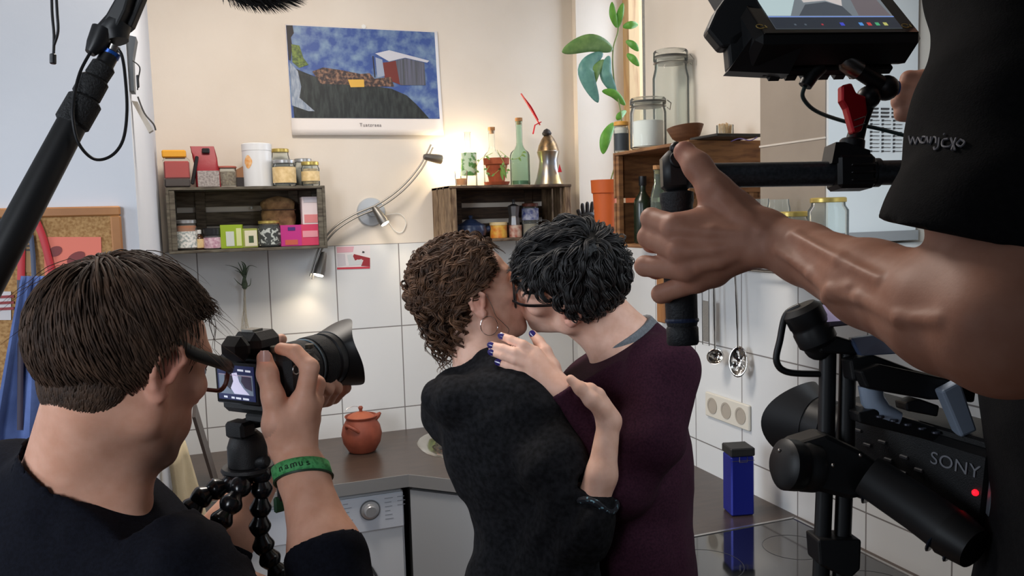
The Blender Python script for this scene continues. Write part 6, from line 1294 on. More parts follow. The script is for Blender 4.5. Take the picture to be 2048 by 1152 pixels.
# cardigan
CARD = knit('black_boucle', (31, 31, 34), (14, 14, 16), scale=110)
S = Sdf(); Mw = np.stack([br2, np.cross(UPW, br2), UPW], 1)
S.ell(at(1018, 870, 1.57), (0.165, 0.115, 0.17), Mw, 0.05); S.ell(at(1060, 1030, 1.575), (0.118, 0.098, 0.18), Mw, 0.05); S.ell(at(1062, 1220, 1.56), (0.145, 0.12, 0.15), Mw, 0.05)
S.cap(nb2 - UPW * 0.045, sn2, 0.062, 0.062, 0.05); S.cap(nb2 - UPW * 0.045, sf2, 0.058, 0.05, 0.05)
S.chain([sn2, at(1108, 930, 1.43), el2], [0.060, 0.060, 0.050], 0.018); S.cap(sf2, el2f, 0.050, 0.046, 0.05); S.cap(el2, at(1186, 1000, 1.388), 0.048, 0.038, 0.02)
S.cap(at(1120, 1060, 1.45), at(1105, 1250, 1.47), 0.060, 0.075, 0.03); S.cap(at(1165, 1085, 1.40), at(1160, 1250, 1.43), 0.026, 0.030, 0.03)
hoodc = px_chain([(1090, 815, 1.51), (1030, 792, 1.50), (975, 780, 1.50), (918, 796, 1.50), (884, 800, 1.54), (900, 775, 1.60), (930, 760, 1.66), (990, 770, 1.72), (1050, 790, 1.70)])
S.chain(hoodc, [0.024, 0.030, 0.032, 0.034, 0.032, 0.030, 0.03, 0.03, 0.03], 0.022)
S.cap(at(925, 810, 1.53), at(1000, 810, 1.50), 0.034, 0.048, 0.04)
nd2 = nrm(H2(0, -0.018, -0.04) - nb2); S.cap(nb2 - nd2 * 0.04, nb2 + nd2 * 0.2, 0.054, 0.056, 0.010, True)
S.cut(at(1194, 984, 1.387), wr2 - el2, 0.040); S.cut(at(1165, 915, 1.86), wr2f - el2f, 0.07)
def folds(P): q = (P - el2); return 0.005 * vnoise(P, 26) + 0.0035 * vnoise(P, 60, 1.0) + 0.004 * np.sin(48 * (P @ nrm(CR * 0.8 + UPW * 0.6)) + 3 * np.sin(9 * (P @ UPW))) * np.exp(-((P - at(1090, 900, 1.45)) ** 2).sum(1) / 0.13 ** 2) + 0.0075 * np.sin(75 * (P @ nrm(el2 - sn2)) + 3 * np.sin(14 * (P @ CR))) * np.exp(-(q ** 2).sum(1) / 0.09 ** 2)
S.disp = folds
cardi = sculpt('cardigan', S, 0.0042, CARD, P2)
cf = MB(); c0 = at(1190, 996, 1.387); wdir = nrm(wr2 - el2); fq = frame(wdir, CU)
MB().tube([c0 + fq @ V3((math.cos(a) * 0.037, math.sin(a) * 0.037, -0.006 + 0.006 * math.sin(3 * a))) for a in np.linspace(0, 6.283, 31)[:-1]], 0.006, 8, closed=True).build('patterned_cuff', mat('cuff_pattern', (16, 20, 30), 0.8, c2=(120, 160, 176), scale=170, lo=0.60, hi=0.66), cardi, smooth=True)
legs(P2, 'trousers', V3((*at(1050, 1150, 1.58)[:2], 0.90)), bf2, mat('black_trousers', (22, 22, 25), 0.9), SHOE, 0.085)

# ------------------------------------------------------------------ the man she kisses
fw3 = -yawdir(-8); rol = R(38); cam_dir = nrm(V3((-CF[0], -CF[1], 0))); side_c = nrm(cam_dir - fw3 * np.dot(cam_dir, fw3))
u3 = UPW * math.cos(rol) + side_c * math.sin(rol); H3 = Head((0, 0, 0), fw3, u3, 1.0); H3.O = at(1133, 624, 1.578) + H3.M[:, 0] * 0.076
S = Sdf(); H3.sculpt(S, nose=0.55, shut=True)
nb3 = at(1272, 705, 1.665); S.cap(H3(0, -0.03, -0.035), nb3, 0.055, 0.062, 0.035); S.cap(H3(0, 0.012, -0.08), at(1235, 715, 1.63), 0.024, 0.03, 0.03)
bl3 = side_c; sn3 = at(1328, 742, 1.50); sf3 = nb3 - bl3 * 0.17 - UPW * 0.06
S.cap(nb3 - UPW * 0.04, at(1262, 1050, 1.63), 0.09, 0.10, 0.04); S.cap(nb3 - UPW * 0.05, sn3, 0.045, 0.045, 0.04); S.cap(nb3 - UPW * 0.05, sf3, 0.045, 0.045, 0.04)
el3 = at(1238, 975, 1.455); wr3 = at(1118, 782, 1.475); S.cap(sn3, el3, 0.045, 0.040, 0.02); S.chain([el3, at(1180, 880, 1.47), wr3], [0.040, 0.036, 0.0255], 0.02)
mm = px_chain([(1070, 706, 1.492), (1062, 717, 1.482), (1060, 731, 1.480), (1066, 747, 1.482)])
for q in mm: S.cap(wr3, q, 0.0215, 0.0125, 0.014)
tips = []
for q, ch in zip(mm, ([(1046, 690, 1.485), (1022, 680, 1.495), (1003, 672, 1.510)], [(1030, 705, 1.478), (1006, 697, 1.488), (982, 690, 1.505)], [(1030, 719, 1.477), (1006, 711, 1.485), (983, 704, 1.502)], [(1038, 739, 1.482), (1016, 731, 1.490), (997, 724, 1.502)])):
    p = px_chain(ch); S.chain([q] + p, [0.0118, 0.0092, 0.0084, 0.0070], 0.003); tips.append((p[-2], p[-1]))
p = px_chain([(1104, 735, 1.495), (1090, 703, 1.510), (1078, 684, 1.525), (1065, 668, 1.535)]); S.chain([wr3] + p, [0.018, 0.015, 0.012, 0.0098, 0.0078], 0.006); tips.append((p[-2], p[-1]))
el3f = at(1140, 930, 1.90); S.cap(sf3, el3f, 0.045, 0.04, 0.02); wr3f = at(1085, 950, 1.80); S.cap(el3f, wr3f, 0.038, 0.025, 0.02); S.cap(wr3f, at(1060, 950, 1.76), 0.024, 0.02, 0.01)
for i in range(4): S.cap(at(1060, 935 + i * 14, 1.765), at(1015, 930 + i * 15, 1.735), 0.010, 0.007, 0.003)
P3 = sculpt('person', S, 0.0025, SKIN, tint=face_tint(H3, stub=0.25))
tag(P3, 'person with black hair and dark glasses in a burgundy sweater, leaning in to kiss', 'person')
VIOL = mat('nail_violet', (42, 34, 98), 0.2, coat=0.6)
for a, b in tips: d_ = nrm(b - a); nail(P3, b + d_ * 0.001 - CF * 0.0068, d_, -CF, 0.0062, 0.0125, VIOL)
g3 = glasses(H3, P3, 'black-rimmed glasses worn by the kissing person with black hair', mat('rim_black', (18, 18, 20), 0.3), MATS['rim_black'], w=0.024, h=0.017, y=0.108, z=0.006, th=0.0024, armh=0.004)
HAIR3 = mat('hair_black', (42, 40, 40), 0.5, attr=True, c2=(26, 25, 26), scale=50, spec=0.45)
hc = H3(0, -0.010, 0.042); hr = V3((0.080, 0.096, 0.086)); rn3 = np.random.default_rng(4); parts = []; cr3 = V3((0.0, -0.045, 0.085))
HS = Sdf(); HS.ell(hc, hr * 1.0, H3.M, 0.02); HS.ell(H3(0, -0.046, -0.005), (0.066, 0.046, 0.062), H3.M, 0.03); HS.clip(H3(0, 0.012, 0.022), H3.M @ V3((0, 0.70, -0.71))); HS.disp = lambda P: 0.001 * vnoise(P, 90); vv, qq = HS.mesh(0.0035); parts.append((vv, qq, np.full((len(vv), 3), 0.5)))
ok3 = lambda p: p[:, 2] > np.where(p[:, 1] < 0.02, -0.010 + 0.85 * (p[:, 1] - 0.02), -0.010 + 0.62 * (p[:, 1] - 0.02))
def flow3(L, t): d = (L - cr3) * V3((1, 1, 0.45)); d /= np.linalg.norm(d, axis=1, keepdims=True) + 1e-6; d += 0.45 * np.stack([-d[:, 1], d[:, 0], 0 * d[:, 0]], 1) * np.sin(L[:, [0]] * 60); d[:, 2] -= 0.4; return d
sw = lambda t: 0.06 + 0.14 * math.sin(math.pi * min(1, t + 0.04)) ** 0.8
rts = ell_roots(330, hc, hr, H3.M, ok3, rn3); parts.append(strands(rts, hc, hr, H3.M, flow3, 0.082, 14, sw, 0.0016, rn3, hug=1.1, wave=0.007, freq=6, flat=0.6, tint=(0.5, 1.5), clump=12, spread=0.0042))
rts = ell_roots(90, hc, hr, H3.M, lambda p: np.linalg.norm(p - cr3, axis=1) < 0.05, rn3); parts.append(strands(rts, hc, hr, H3.M, flow3, 0.06, 12, sw, 0.0015, rn3, hug=1.1, wave=0.005, freq=6, flat=0.6, tint=(0.5, 1.5), clump=10, spread=0.0045))
rts = ell_roots(80, hc, hr, H3.M, lambda p: ok3(p) & (p[:, 1] > 0.035) & (p[:, 2] > 0.02), rn3); parts.append(strands(rts, hc, hr, H3.M, lambda L, t: flow3(L, t) * 0.7 + V3((0, 0.7, 0.1)), 0.062, 12, lambda t: 0.12 + 0.10 * t, 0.0014, rn3, hug=0.7, wave=0.006, freq=7, grav=0.3, flat=0.6, tint=(0.45, 1.2), clump=8, spread=0.003))
rts = ell_roots(40, hc, hr * 1.08, H3.M, lambda p: ok3(p), rn3); parts.append(strands(rts, hc, hr, H3.M, flow3, 0.06, 12, lambda t: 0.20 + 0.06 * t, 0.0009, rn3, hug=1.1, wave=0.009, freq=8, flat=0.7, clump=3, spread=0.002))
vv, qq, tt = merge(parts); mesh_np('hair', vv, qq, HAIR3, P3, tint=tt)
WINE = knit('burgundy_knit', (62, 31, 46), (47, 23, 36))
S = Sdf(); Mm = np.stack([fw3, np.cross(UPW, fw3), UPW], 1); nd3 = nrm(H3(0, -0.03, -0.035) - nb3)
S.ell(at(1245, 880, 1.635), (0.120, 0.175, 0.18), Mm, 0.05); S.ell(at(1262, 1000, 1.62), (0.112, 0.16, 0.22), Mm, 0.07); S.ell(at(1272, 1190, 1.60), (0.118, 0.165, 0.20), Mm, 0.07)
S.cap(nb3 - UPW * 0.035, sn3, 0.070, 0.066, 0.05); S.cap(nb3 - UPW * 0.035, sf3, 0.070, 0.066, 0.05); S.cap(nb3 - nd3 * 0.03, nb3 + nd3 * 0.055, 0.080, 0.074, 0.03)
S.chain([sn3, at(1300, 880, 1.455), el3], [0.066, 0.060, 0.054], 0.016); S.chain([el3, at(1180, 878, 1.47), at(1112, 770, 1.477)], [0.054, 0.046, 0.036], 0.012); S.cap(sf3, el3f, 0.062, 0.052, 0.04); S.cap(el3f, wr3f, 0.050, 0.038, 0.02)
S.cap(nb3 - nd3 * 0.02, nb3 + nd3 * 0.2, 0.064, 0.066, 0.004, True); S.ell(at(1180, 748, 1.66), (0.064, 0.11, 0.075), Mm, 0.04); nn3 = nrm(nd3 + UPW * 0.35); S.cut(nb3 + nn3 * 0.036, nn3, 0.165); S.cut(at(1120, 783, 1.475), wr3 - el3, 0.09)
S.disp = lambda P: 0.004 * vnoise(P, 24) + 0.002 * vnoise(P, 60, 1.0) + 0.006 * np.sin(70 * (P @ nrm(el3 - wr3)) + 2.5 * np.sin(16 * (P @ CR))) * np.exp(-((P - el3) ** 2).sum(1) / 0.085 ** 2)
sculpt('sweater', S, 0.0036, WINE, P3, relax=3)
S = Sdf(); S.cap(nb3 - nd3 * 0.03, nb3 + nd3 * 0.09, 0.076, 0.071, 0.01); S.cap(nb3 - nd3 * 0.05, nb3 + nd3 * 0.2, 0.0630, 0.0635, 0.002, True); S.cut(nb3 + nn3 * 0.050, nn3, 0.2); S.cut(nb3 + nn3 * 0.01, -nn3, 0.2); sculpt('shirt_collar', S, 0.0025, knit('grey_jersey', (122, 126, 130), (104, 108, 112)), P3, relax=3)
legs(P3, 'trousers', V3((*at(1272, 1150, 1.60)[:2], 0.90)) - V3((0.05, 0, 0)), fw3, JEANS, SHOE)
# ------------------------------------------------------------------ the camera operator on the right
S = Sdf(); sh4 = at(2085, -40, 0.66); el4 = at(2010, 655, 0.52); wr4 = at(1528, 476, 0.775)
S.cap(sh4, at(2025, 420, 0.56), 0.050, 0.047, 0.02); S.cap(at(2025, 420, 0.56), el4, 0.047, 0.042, 0.03)
S.chain([el4, at(1900, 625, 0.565), at(1740, 568, 0.65), at(1610, 508, 0.74), wr4], [0.042, 0.041, 0.033, 0.0260, 0.0245], 0.014)
# left hand: thumb up, fingers around the upright grip
m4 = px_chain([(1352, 455, 0.800), (1362, 502, 0.795), (1376, 537, 0.798), (1392, 562, 0.808)])
for q, r in zip(m4, (0.0125, 0.0125, 0.0118, 0.011)): S.cap(wr4, q, 0.0225, r, 0.008)
S.cap(at(1465, 430, 0.80), m4[0], 0.018, 0.0115, 0.010); S.cap(wr4, at(1445, 400, 0.805), 0.021, 0.0145, 0.012); S.cap(at(1420, 440, 0.815), at(1430, 545, 0.815), 0.014, 0.014, 0.016)
for q, ch, r in zip(m4, ([(1303, 437, 0.832), (1306, 446, 0.872), (1340, 458, 0.886)], [(1297, 474, 0.836), (1303, 486, 0.876), (1342, 498, 0.888)], [(1290, 532, 0.836), (1312, 540, 0.872), (1350, 540, 0.886)], [(1322, 588, 0.836), (1338, 590, 0.870), (1372, 580, 0.884)]), (0.0100, 0.0102, 0.0096, 0.0088)):
    p = px_chain(ch); S.chain([q] + p, [r * 1.30, r * 1.08, r * 0.98, r * 0.85], 0.0035); S.ell(q + (-CF) * 0.0035, 0.0088, k=0.008)
S.chain(px_chain([(1480, 432, 0.800), (1428, 378, 0.800), (1396, 334, 0.812), (1369, 304, 0.828)]), [0.0185, 0.0142, 0.0122, 0.0112], 0.012)
# tendons and veins ride on the skin
def on_skin(px, py, sink=0.0022):
    d, t_ = ray(px, py), 0.35
    for _ in range(80):
        v = float(S.f((CO + d * t_)[None])[0])
        if v < 0.0003: break
        t_ += v * 0.7
    return CO + d * (t_ + sink)
veins = [[on_skin(*q) for q in l] for l in ([(1502, 436), (1462, 402), (1426, 366)], [(1522, 462), (1474, 432), (1440, 400)], [(1488, 468), (1424, 464), (1368, 460)], [(1486, 490), (1430, 500), (1382, 504)], [(1476, 508), (1440, 524), (1400, 534)], [(1556, 500), (1622, 548), (1668, 590), (1720, 596), (1800, 636), (1880, 640)], [(1590, 470), (1680, 520), (1760, 560)], [(1650, 600), (1662, 580), (1700, 575)])]
for i, l in enumerate(veins): S.chain(l, [0.0040] * len(l) if i < 5 else [0.0026] * len(l), 0.007)
S.ell(on_skin(1516, 508, 0.008), 0.011, k=0.010)
# torso, neck, head and the right arm behind the sleeve
tb4 = at(2275, 300, 0.84); fo4 = yawdir(155); ro4 = nrm(np.cross(fo4, UPW))
S.cap(sh4, tb4 + V3((0, 0, 0.02)), 0.055, 0.07, 0.04); S.cap(tb4, tb4 - UPW * 0.5, 0.10, 0.10, 0.05); nk4 = tb4 + UPW * 0.06; H4 = Head(nk4 + UPW * 0.17 + fo4 * 0.03, fo4 - UPW * 0.3, UPW + fo4 * 0.3, 1.0); S.cap(nk4 - UPW * 0.06, H4(0, -0.02, -0.04), 0.062, 0.055, 0.03); H4.sculpt(S)
sr4 = tb4 + ro4 * 0.17 * (1 if np.dot(ro4, CF) > 0 else -1); er4 = at(2020, 330, 0.98); hr4 = at(1858, 205, 0.955)
S.cap(tb4, sr4, 0.06, 0.05, 0.04); S.cap(sr4, er4, 0.048, 0.042, 0.03); S.cap(er4, hr4, 0.040, 0.025, 0.02)
for i, (x, y) in enumerate(((1818, 158), (1806, 180), (1800, 203), (1806, 226))):
    q = at(x + 30, y + 2, 0.945); S.cap(hr4, q, 0.021, 0.012, 0.008); S.chain([q, at(x, y, 0.95), at(x - 4, y + 4, 0.975)], [0.0115, 0.0095, 0.008], 0.003)
def t4(P): return face_tint(H4, 0.3, tone=(0.66, 0.54, 0.49))(P) * (1 - np.exp(-((P - at(1365, 300, 0.83)) ** 2).sum(1) / 0.02 ** 2)[:, None] * V3((0.0, 0.16, 0.12)) - sum(np.exp(-((P - q) ** 2).sum(1) / 0.010 ** 2) for q in m4)[:, None] * V3((0.02, 0.16, 0.12)))
P4 = sculpt('person', S, 0.0021, SKIN, tint=t4)
tag(P4, 'person in a black T-shirt with a bare forearm, holding up a gimbal camera rig', 'person'); eyes(H4, P4)
hs = Sdf(); hs.ell(H4(0, -0.014, 0.045), (0.084, 0.105, 0.090), H4.M); hs.clip(H4(0, 0, 0.02), H4.M @ V3((0, 0.75, -0.66))); sculpt('hair', hs, 0.005, HAIR1, P4)
TEE = knit('black_cotton', (24, 24, 26), (18, 18, 20), scale=200)
S = Sdf(); S.chain([at(2095, -40, 0.64), at(2058, 250, 0.605), at(2000, 520, 0.575), at(2000, 660, 0.57)], [0.066, 0.073, 0.079, 0.079], 0.03); S.cap(sh4, tb4, 0.08, 0.10, 0.05)
Mt4 = np.stack([ro4, fo4, UPW], 1); S.ell(tb4 - UPW * 0.2, (0.20, 0.14, 0.28), Mt4, 0.05); S.ell(tb4 - UPW * 0.52, (0.19, 0.14, 0.25), Mt4, 0.05); S.cap(tb4, sr4, 0.08, 0.07, 0.04); S.cap(sr4, sr4 * 0.55 + er4 * 0.45, 0.07, 0.066, 0.03)
hm0, hm1 = at(1772, 444, 0.58), at(2060, 502, 0.575); hn = nrm(np.cross(hm1 - hm0, nrm(ray(1920, 475)) + V3((0.02, 0, 0)))); hn = hn if hn[2] < 0 else -hn; S.cut(at(1990, 487, 0.575), hn, 0.20)
S.cap(at(2010, 470, 0.572), at(2010, 640, 0.555), 0.058, 0.060, 0.004, True)
S.disp = lambda P: 0.003 * vnoise(P, 30) + 0.0012 * vnoise(P, 70, 1.0)
ts = sculpt('t_shirt', S, 0.0042, TEE, P4)
Tm = np.stack([nrm(CR * 0.96 + CF * 0.12 - CU * 0.03), nrm(CU), -CF], 1); Tm[:, 2] = np.cross(Tm[:, 0], Tm[:, 1])
legs(P4, 'trousers', V3((*(tb4 - fo4 * 0.02)[:2], 0.92)), fo4, mat('black_denim', (20, 20, 23), 0.9), SHOE)
PR_ = mat('print_dim', (128, 128, 136), 0.7)
# the print follows the cloth: strokes of a script word laid on the sleeve
def on_sleeve(px, py):
    o, d = CO, nrm(ray(px, py)); t_ = 0.35
    for _ in range(60):
        v = float(S.f((o + d * t_)[None])[0]);
        if v < 0.0004: break
        t_ += v * 0.7
    return o + d * (t_ - 0.0012)
glyph = [[(1818, 272), (1822, 288), (1826, 274), (1832, 288), (1836, 275), (1842, 286)], [(1852, 274), (1845, 274), (1842, 284), (1850, 285), (1854, 274), (1856, 286)], [(1862, 274), (1860, 288), (1866, 275), (1872, 276), (1872, 287)], [(1878, 276), (1876, 294), (1870, 299), (1868, 294)], [(1896, 278), (1886, 280), (1885, 292), (1898, 293), (1904, 288)], [(1902, 276), (1910, 300)], [(1912, 276), (1903, 300)], [(1920, 280), (1914, 288), (1922, 293), (1929, 284), (1920, 279)], [(1888, 268), (1889, 269)]]
for g_ in glyph: MB().tube([on_sleeve(*q) for q in spline(np.array([(x, y, 0) for x, y in g_]), 3) for q in [(q[0], q[1])]], 0.00075, 5).build('sleeve_print', PR_, ts)

# ------------------------------------------------------------------ gimbal rig: bar, grip, clamp, arm
RB = mat('rig_black', (22, 23, 25), 0.45); CARB = mat('carbon_tube', (58, 63, 69), 0.35, c2=(40, 44, 49), scale=300, stretch=(1, 1, 1)); REDA = mat('red_anodised', (190, 24, 36), 0.3, 0.5)
DR = 0.88; rig = thing('gimbal_rig', 'black handheld gimbal with a carbon crossbar, upright grip and camera cage, held by the operator', 'gimbal rig', at(1690, 900, 1.0))
b0, b1 = at(1352, 352, DR), at(1990, 342, DR); MB().cyl(b0, b1, 0.0132, n=28).build('crossbar', CARB, rig, smooth=True)
g0, g1 = at(1350, 318, 0.868), at(1366, 690, 0.868); ga = nrm(g0 - g1); gl = np.linalg.norm(g0 - g1); Mg = frame(ga, CR)
MB().lathe([(0.0150, 0), (0.0168, 0.003), (0.0168, 0.018), (0.0155, 0.020), (0.0165, 0.024), (0.0172, 0.060), (0.0165, gl - 0.05), (0.0178, gl - 0.045), (0.0178, gl - 0.036), (0.012, gl - 0.034)], g1, Mg, 30).build('grip', mat('grip_rubber', (20, 23, 28), 0.55, bump=0.4, bscale=400), rig, smooth=True)
hb = MB(); hb.box(g0 - ga * 0.014, (0.030, 0.030, 0.044), Mg, bev=0.007); hb.cyl(g0 - ga * 0.004 - CF * 0.010, g0 - ga * 0.004 - CF * 0.017 + CU * 0.002, 0.009, n=18, bev=0.001); hb.build('control_head', RB, rig, smooth=True)
MB().sph(g0 + ga * 0.010 - CF * 0.008, 0.007, 14).build('thumb_stick', BLK, rig, smooth=True)
MB().lathe([(0.0172, 0), (0.0178, 0.002), (0.0172, 0.004)], g1 + ga * 0.024, Mg, 28).build('blue_ring', mat('grip_blue', (30, 44, 74), 0.4), rig)
Mr = np.stack([nrm(b1 - b0), nrm(np.cross(CF, nrm(b1 - b0))) * -1, CF], 1); Mr[:, 1] = nrm(np.cross(Mr[:, 2], Mr[:, 0]))
if Mr[2, 1] < 0: Mr[:, 1] *= -1; Mr[:, 2] = np.cross(Mr[:, 0], Mr[:, 1])
cc = at(1701, 346, DR); cl = MB().box(cc, (0.040, 0.036, 0.038), Mr, bev=0.004)
for i in range(3): cl.box(cc + Mr @ V3((0.006, 0.006 - 0.008 * i, 0)) - CF * 0.019, (0.026, 0.003, 0.004), Mr, bev=0.001)
cl.build('bar_clamp', RB, rig); MB().cyl(cc + Mr @ V3((0.024, 0, 0)), cc + Mr @ V3((0.030, 0, 0)), 0.0155, n=26).build('collar', CARB, rig, smooth=True)
tw = at(1700, 300, DR); MB().prism([at(1664, 326, DR - 0.016), at(1672, 284, DR - 0.016), at(1690, 284, DR - 0.016), at(1740, 300, DR - 0.016), at(1744, 326, DR - 0.016)], CF * 0.032).build('tower', RB, rig)
arm = thing('friction_arm', 'articulated arm with a red wing lever, carrying the monitor above the bar', 'arm', tw)
j0, j1, j2, j3 = at(1704, 300, DR), at(1737, 195, DR - 0.01), at(1772, 176, DR - 0.005), at(1686, 118, DR - 0.02)
MB().cyl(at(1703, 302, DR), at(1705, 278, DR), 0.013, n=20, bev=0.002).build('base', RB, arm, smooth=True); MB().tube([j0, at(1718, 250, DR), j1], [0.010, 0.0085, 0.009], 16).build('lower_rod', RB, arm, smooth=True); MB().sph(j1, 0.0125, 20).build('ball_joint', BLK, arm, smooth=True); MB().sph(j2, 0.0135, 20).build('ball_joint', BLK, arm, smooth=True)
MB().cyl(j2 + CR * 0.0095, j2 + CR * 0.0125, 0.0075, n=18).build('blue_cap', mat('cap_blue', (70, 110, 190), 0.3), arm, smooth=True)
MB().tube([j2, at(1735, 152, DR - 0.014), at(1712, 138, DR - 0.017)], [0.009, 0.0088, 0.0085], 16).build('upper_rod', RB, arm, smooth=True); MB().tube([at(1716, 141, DR - 0.016), at(1690, 124, DR - 0.02), at(1680, 110, DR - 0.02)], [0.0105, 0.0105, 0.008], 16).build('silver_sleeve', STEEL, arm, smooth=True); MB().cyl(at(1684, 118, DR - 0.02), at(1690, 92, DR - 0.01), 0.014, n=20, bev=0.002).build('mount_disc', BLK, arm, smooth=True)
lv = MB(); wl = [(1684, 170), (1704, 165), (1714, 186), (1732, 192), (1736, 224), (1724, 262), (1707, 267), (1693, 216), (1684, 200)]; lv.prism([at(x, y, DR - 0.030) for x, y in wl], CF * 0.013); lo_ = lv.build('wing_lever', REDA, arm); md = lo_.modifiers.new('bev', 'BEVEL'); md.width = 0.002; md.segments = 2
for y in (238, 252): MB().cyl(at(1708, y + 3, DR - 0.0302), at(1730, y - 5, DR - 0.0302), 0.0006, n=6).build('groove', STEEL, lo_)
# monitor
mo = thing('field_monitor', 'black field monitor tilted upwards, showing a pale picture over a row of touch icons', 'monitor', at(1690, 60, 0.84))
BLc = at(1520, 77, 0.80); e1_ = at(1855, 74, 0.85) - BLc; E1 = nrm(e1_); E2 = at(1429, -69, 0.87) - BLc; E2 = nrm(E2 - E1 * np.dot(E1, E2)); EN = nrm(np.cross(E1, E2)); EN = EN if np.dot(EN, CF) < 0 else -EN
MW_ = float(np.linalg.norm(e1_)); MH_ = 0.124; mq = lambda u, v, w: BLc + E1 * u * MW_ + E2 * v * MH_ + EN * w; MM = np.stack([E1, E2, np.cross(E1, E2)], 1); sgw = 1 if np.dot(MM[:, 2], EN) > 0 else -1
MB().box(mq(0.5, 0.5, -0.020), (MW_, MH_, 0.040), MM, bev=0.007).build('housing', mat('monitor_rubber', (24, 25, 28), 0.5), mo)
fm = MB().box(mq(0.5, 0.5, 0.0004), (MW_ - 0.014, MH_ - 0.012, 0.002), MM, bev=0.0008).build('glass_front', mat('monitor_glass', (10, 11, 14), 0.10, coat=0.6), mo)
def mpoly(n, pts, m, w=0.0018): return MB().add([mq(u, v, w) for u, v in pts], [tuple(range(len(pts)))]).build(n, m, fm)
mpoly('screen', [(0.115, 0.10), (0.875, 0.10), (0.875, 0.92), (0.115, 0.92)], emit('mon_grey', (120, 128, 134), 0.75)); mpoly('screen_bar', [(0.115, 0.10), (0.875, 0.10), (0.875, 0.25), (0.115, 0.25)], emit('mon_bar', (52, 58, 68), 0.6), 0.0020)
mpoly('screen_line', [(0.115, 0.25), (0.875, 0.25), (0.875, 0.262), (0.115, 0.262)], emit('mon_line', (120, 150, 220), 0.8), 0.0022)
mpoly('screen_pale', [(0.115, 0.27), (0.25, 0.27), (0.36, 0.55), (0.30, 0.92), (0.115, 0.92)], emit('mon_pale', (186, 206, 208), 0.8), 0.0021); mpoly('screen_shirt', [(0.30, 0.27), (0.62, 0.27), (0.60, 0.40), (0.52, 0.46), (0.38, 0.42)], emit('mon_mid', (78, 84, 92), 0.7), 0.0022); mpoly('screen_face', [(0.38, 0.45), (0.52, 0.48), (0.60, 0.40), (0.64, 0.55), (0.60, 0.92), (0.36, 0.92)], emit('mon_face', (206, 198, 194), 0.8), 0.0023); mpoly('screen_shade', [(0.66, 0.27), (0.86, 0.27), (0.84, 0.62), (0.70, 0.66)], emit('mon_shade', (116, 108, 112), 0.7), 0.0022)
for i, (u, c_) in enumerate(((0.24, (90, 100, 110)), (0.30, (90, 100, 110)), (0.40, (170, 60, 70)), (0.52, (70, 80, 200)), (0.635, (90, 150, 220)), (0.685, (200, 70, 70)), (0.735, (80, 170, 120)), (0.785, (190, 190, 110)))):
    s_ = 0.012 if i > 2 else 0.006; mpoly('touch_icon', [(u - s_, 0.145 - s_), (u + s_, 0.145 - s_), (u + s_, 0.145 + 2.4 * s_), (u - s_, 0.145 + 2.4 * s_)], emit('icon_%s' % 'abcdefgh'[i], c_, 0.8), 0.0024)
GLD = mat('gold_print', (206, 176, 96), 0.4, 0.3)
for u0 in (0.035, 0.905):
    fb = MB(); fb.tube([mq(u0 + 0.022 * math.cos(a), 0.135 + 0.026 * math.sin(a), 0.0016) for a in np.linspace(0.5, 5.6, 12)], 0.0005, 5); fb.build('gold_mark', GLD, fm); MB().tube([mq(u0 + 0.008, 0.12, 0.0016), mq(u0 + 0.036, 0.12, 0.0016), mq(u0 + 0.030, 0.15, 0.0016)], 0.0005, 5).build('gold_mark', GLD, fm)
RBK = MATS['monitor_rubber']; MB().prism([at(1506, 72, 0.812), at(1456, 142, 0.83), at(1578, 148, 0.835), at(1610, 86, 0.82)], CF * 0.02).build('battery_slot', RBK, mo)
for pts in ([(1424, 20), (1480, -60), (1520, 20), (1468, 92), (1436, 96), (1406, 60)], [(1446, 74), (1500, 40), (1530, 80), (1470, 140), (1452, 138)]): o = MB().prism([at(x + 8, y, 0.83) for x, y in pts], CF * 0.022).build('bumper', RBK, mo); md = o.modifiers.new('bev', 'BEVEL'); md.width = 0.003; md.segments = 2
MB().box(mq(0.52, 0.06, -0.044), (MW_ * 0.8, 0.014, 0.010), MM, bev=0.002).build('base_plate', RBK, mo)
for i in range(7): MB().box(mq(0.2 + 0.1 * i, 0.04, -0.050), (0.012, 0.010, 0.006), MM).build('foot_rib', RBK, mo)
MB().tube([at(1640, 132, 0.86), at(1622, 150, 0.86), at(1610, 172, 0.86)], [0.009, 0.0085, 0.007], 14).build('plug', RB, mo, smooth=True)
MB().tube(spline(px_chain([(1610, 172, 0.86), (1606, 195, 0.87), (1632, 222, 0.89), (1690, 243, 0.92), (1760, 258, 0.93), (1830, 276, 0.93), (1900, 290, 0.93)]), 6), 0.0022, 8).build('cable', mat('cable_teal', (34, 62, 62), 0.5), mo, smooth=True)

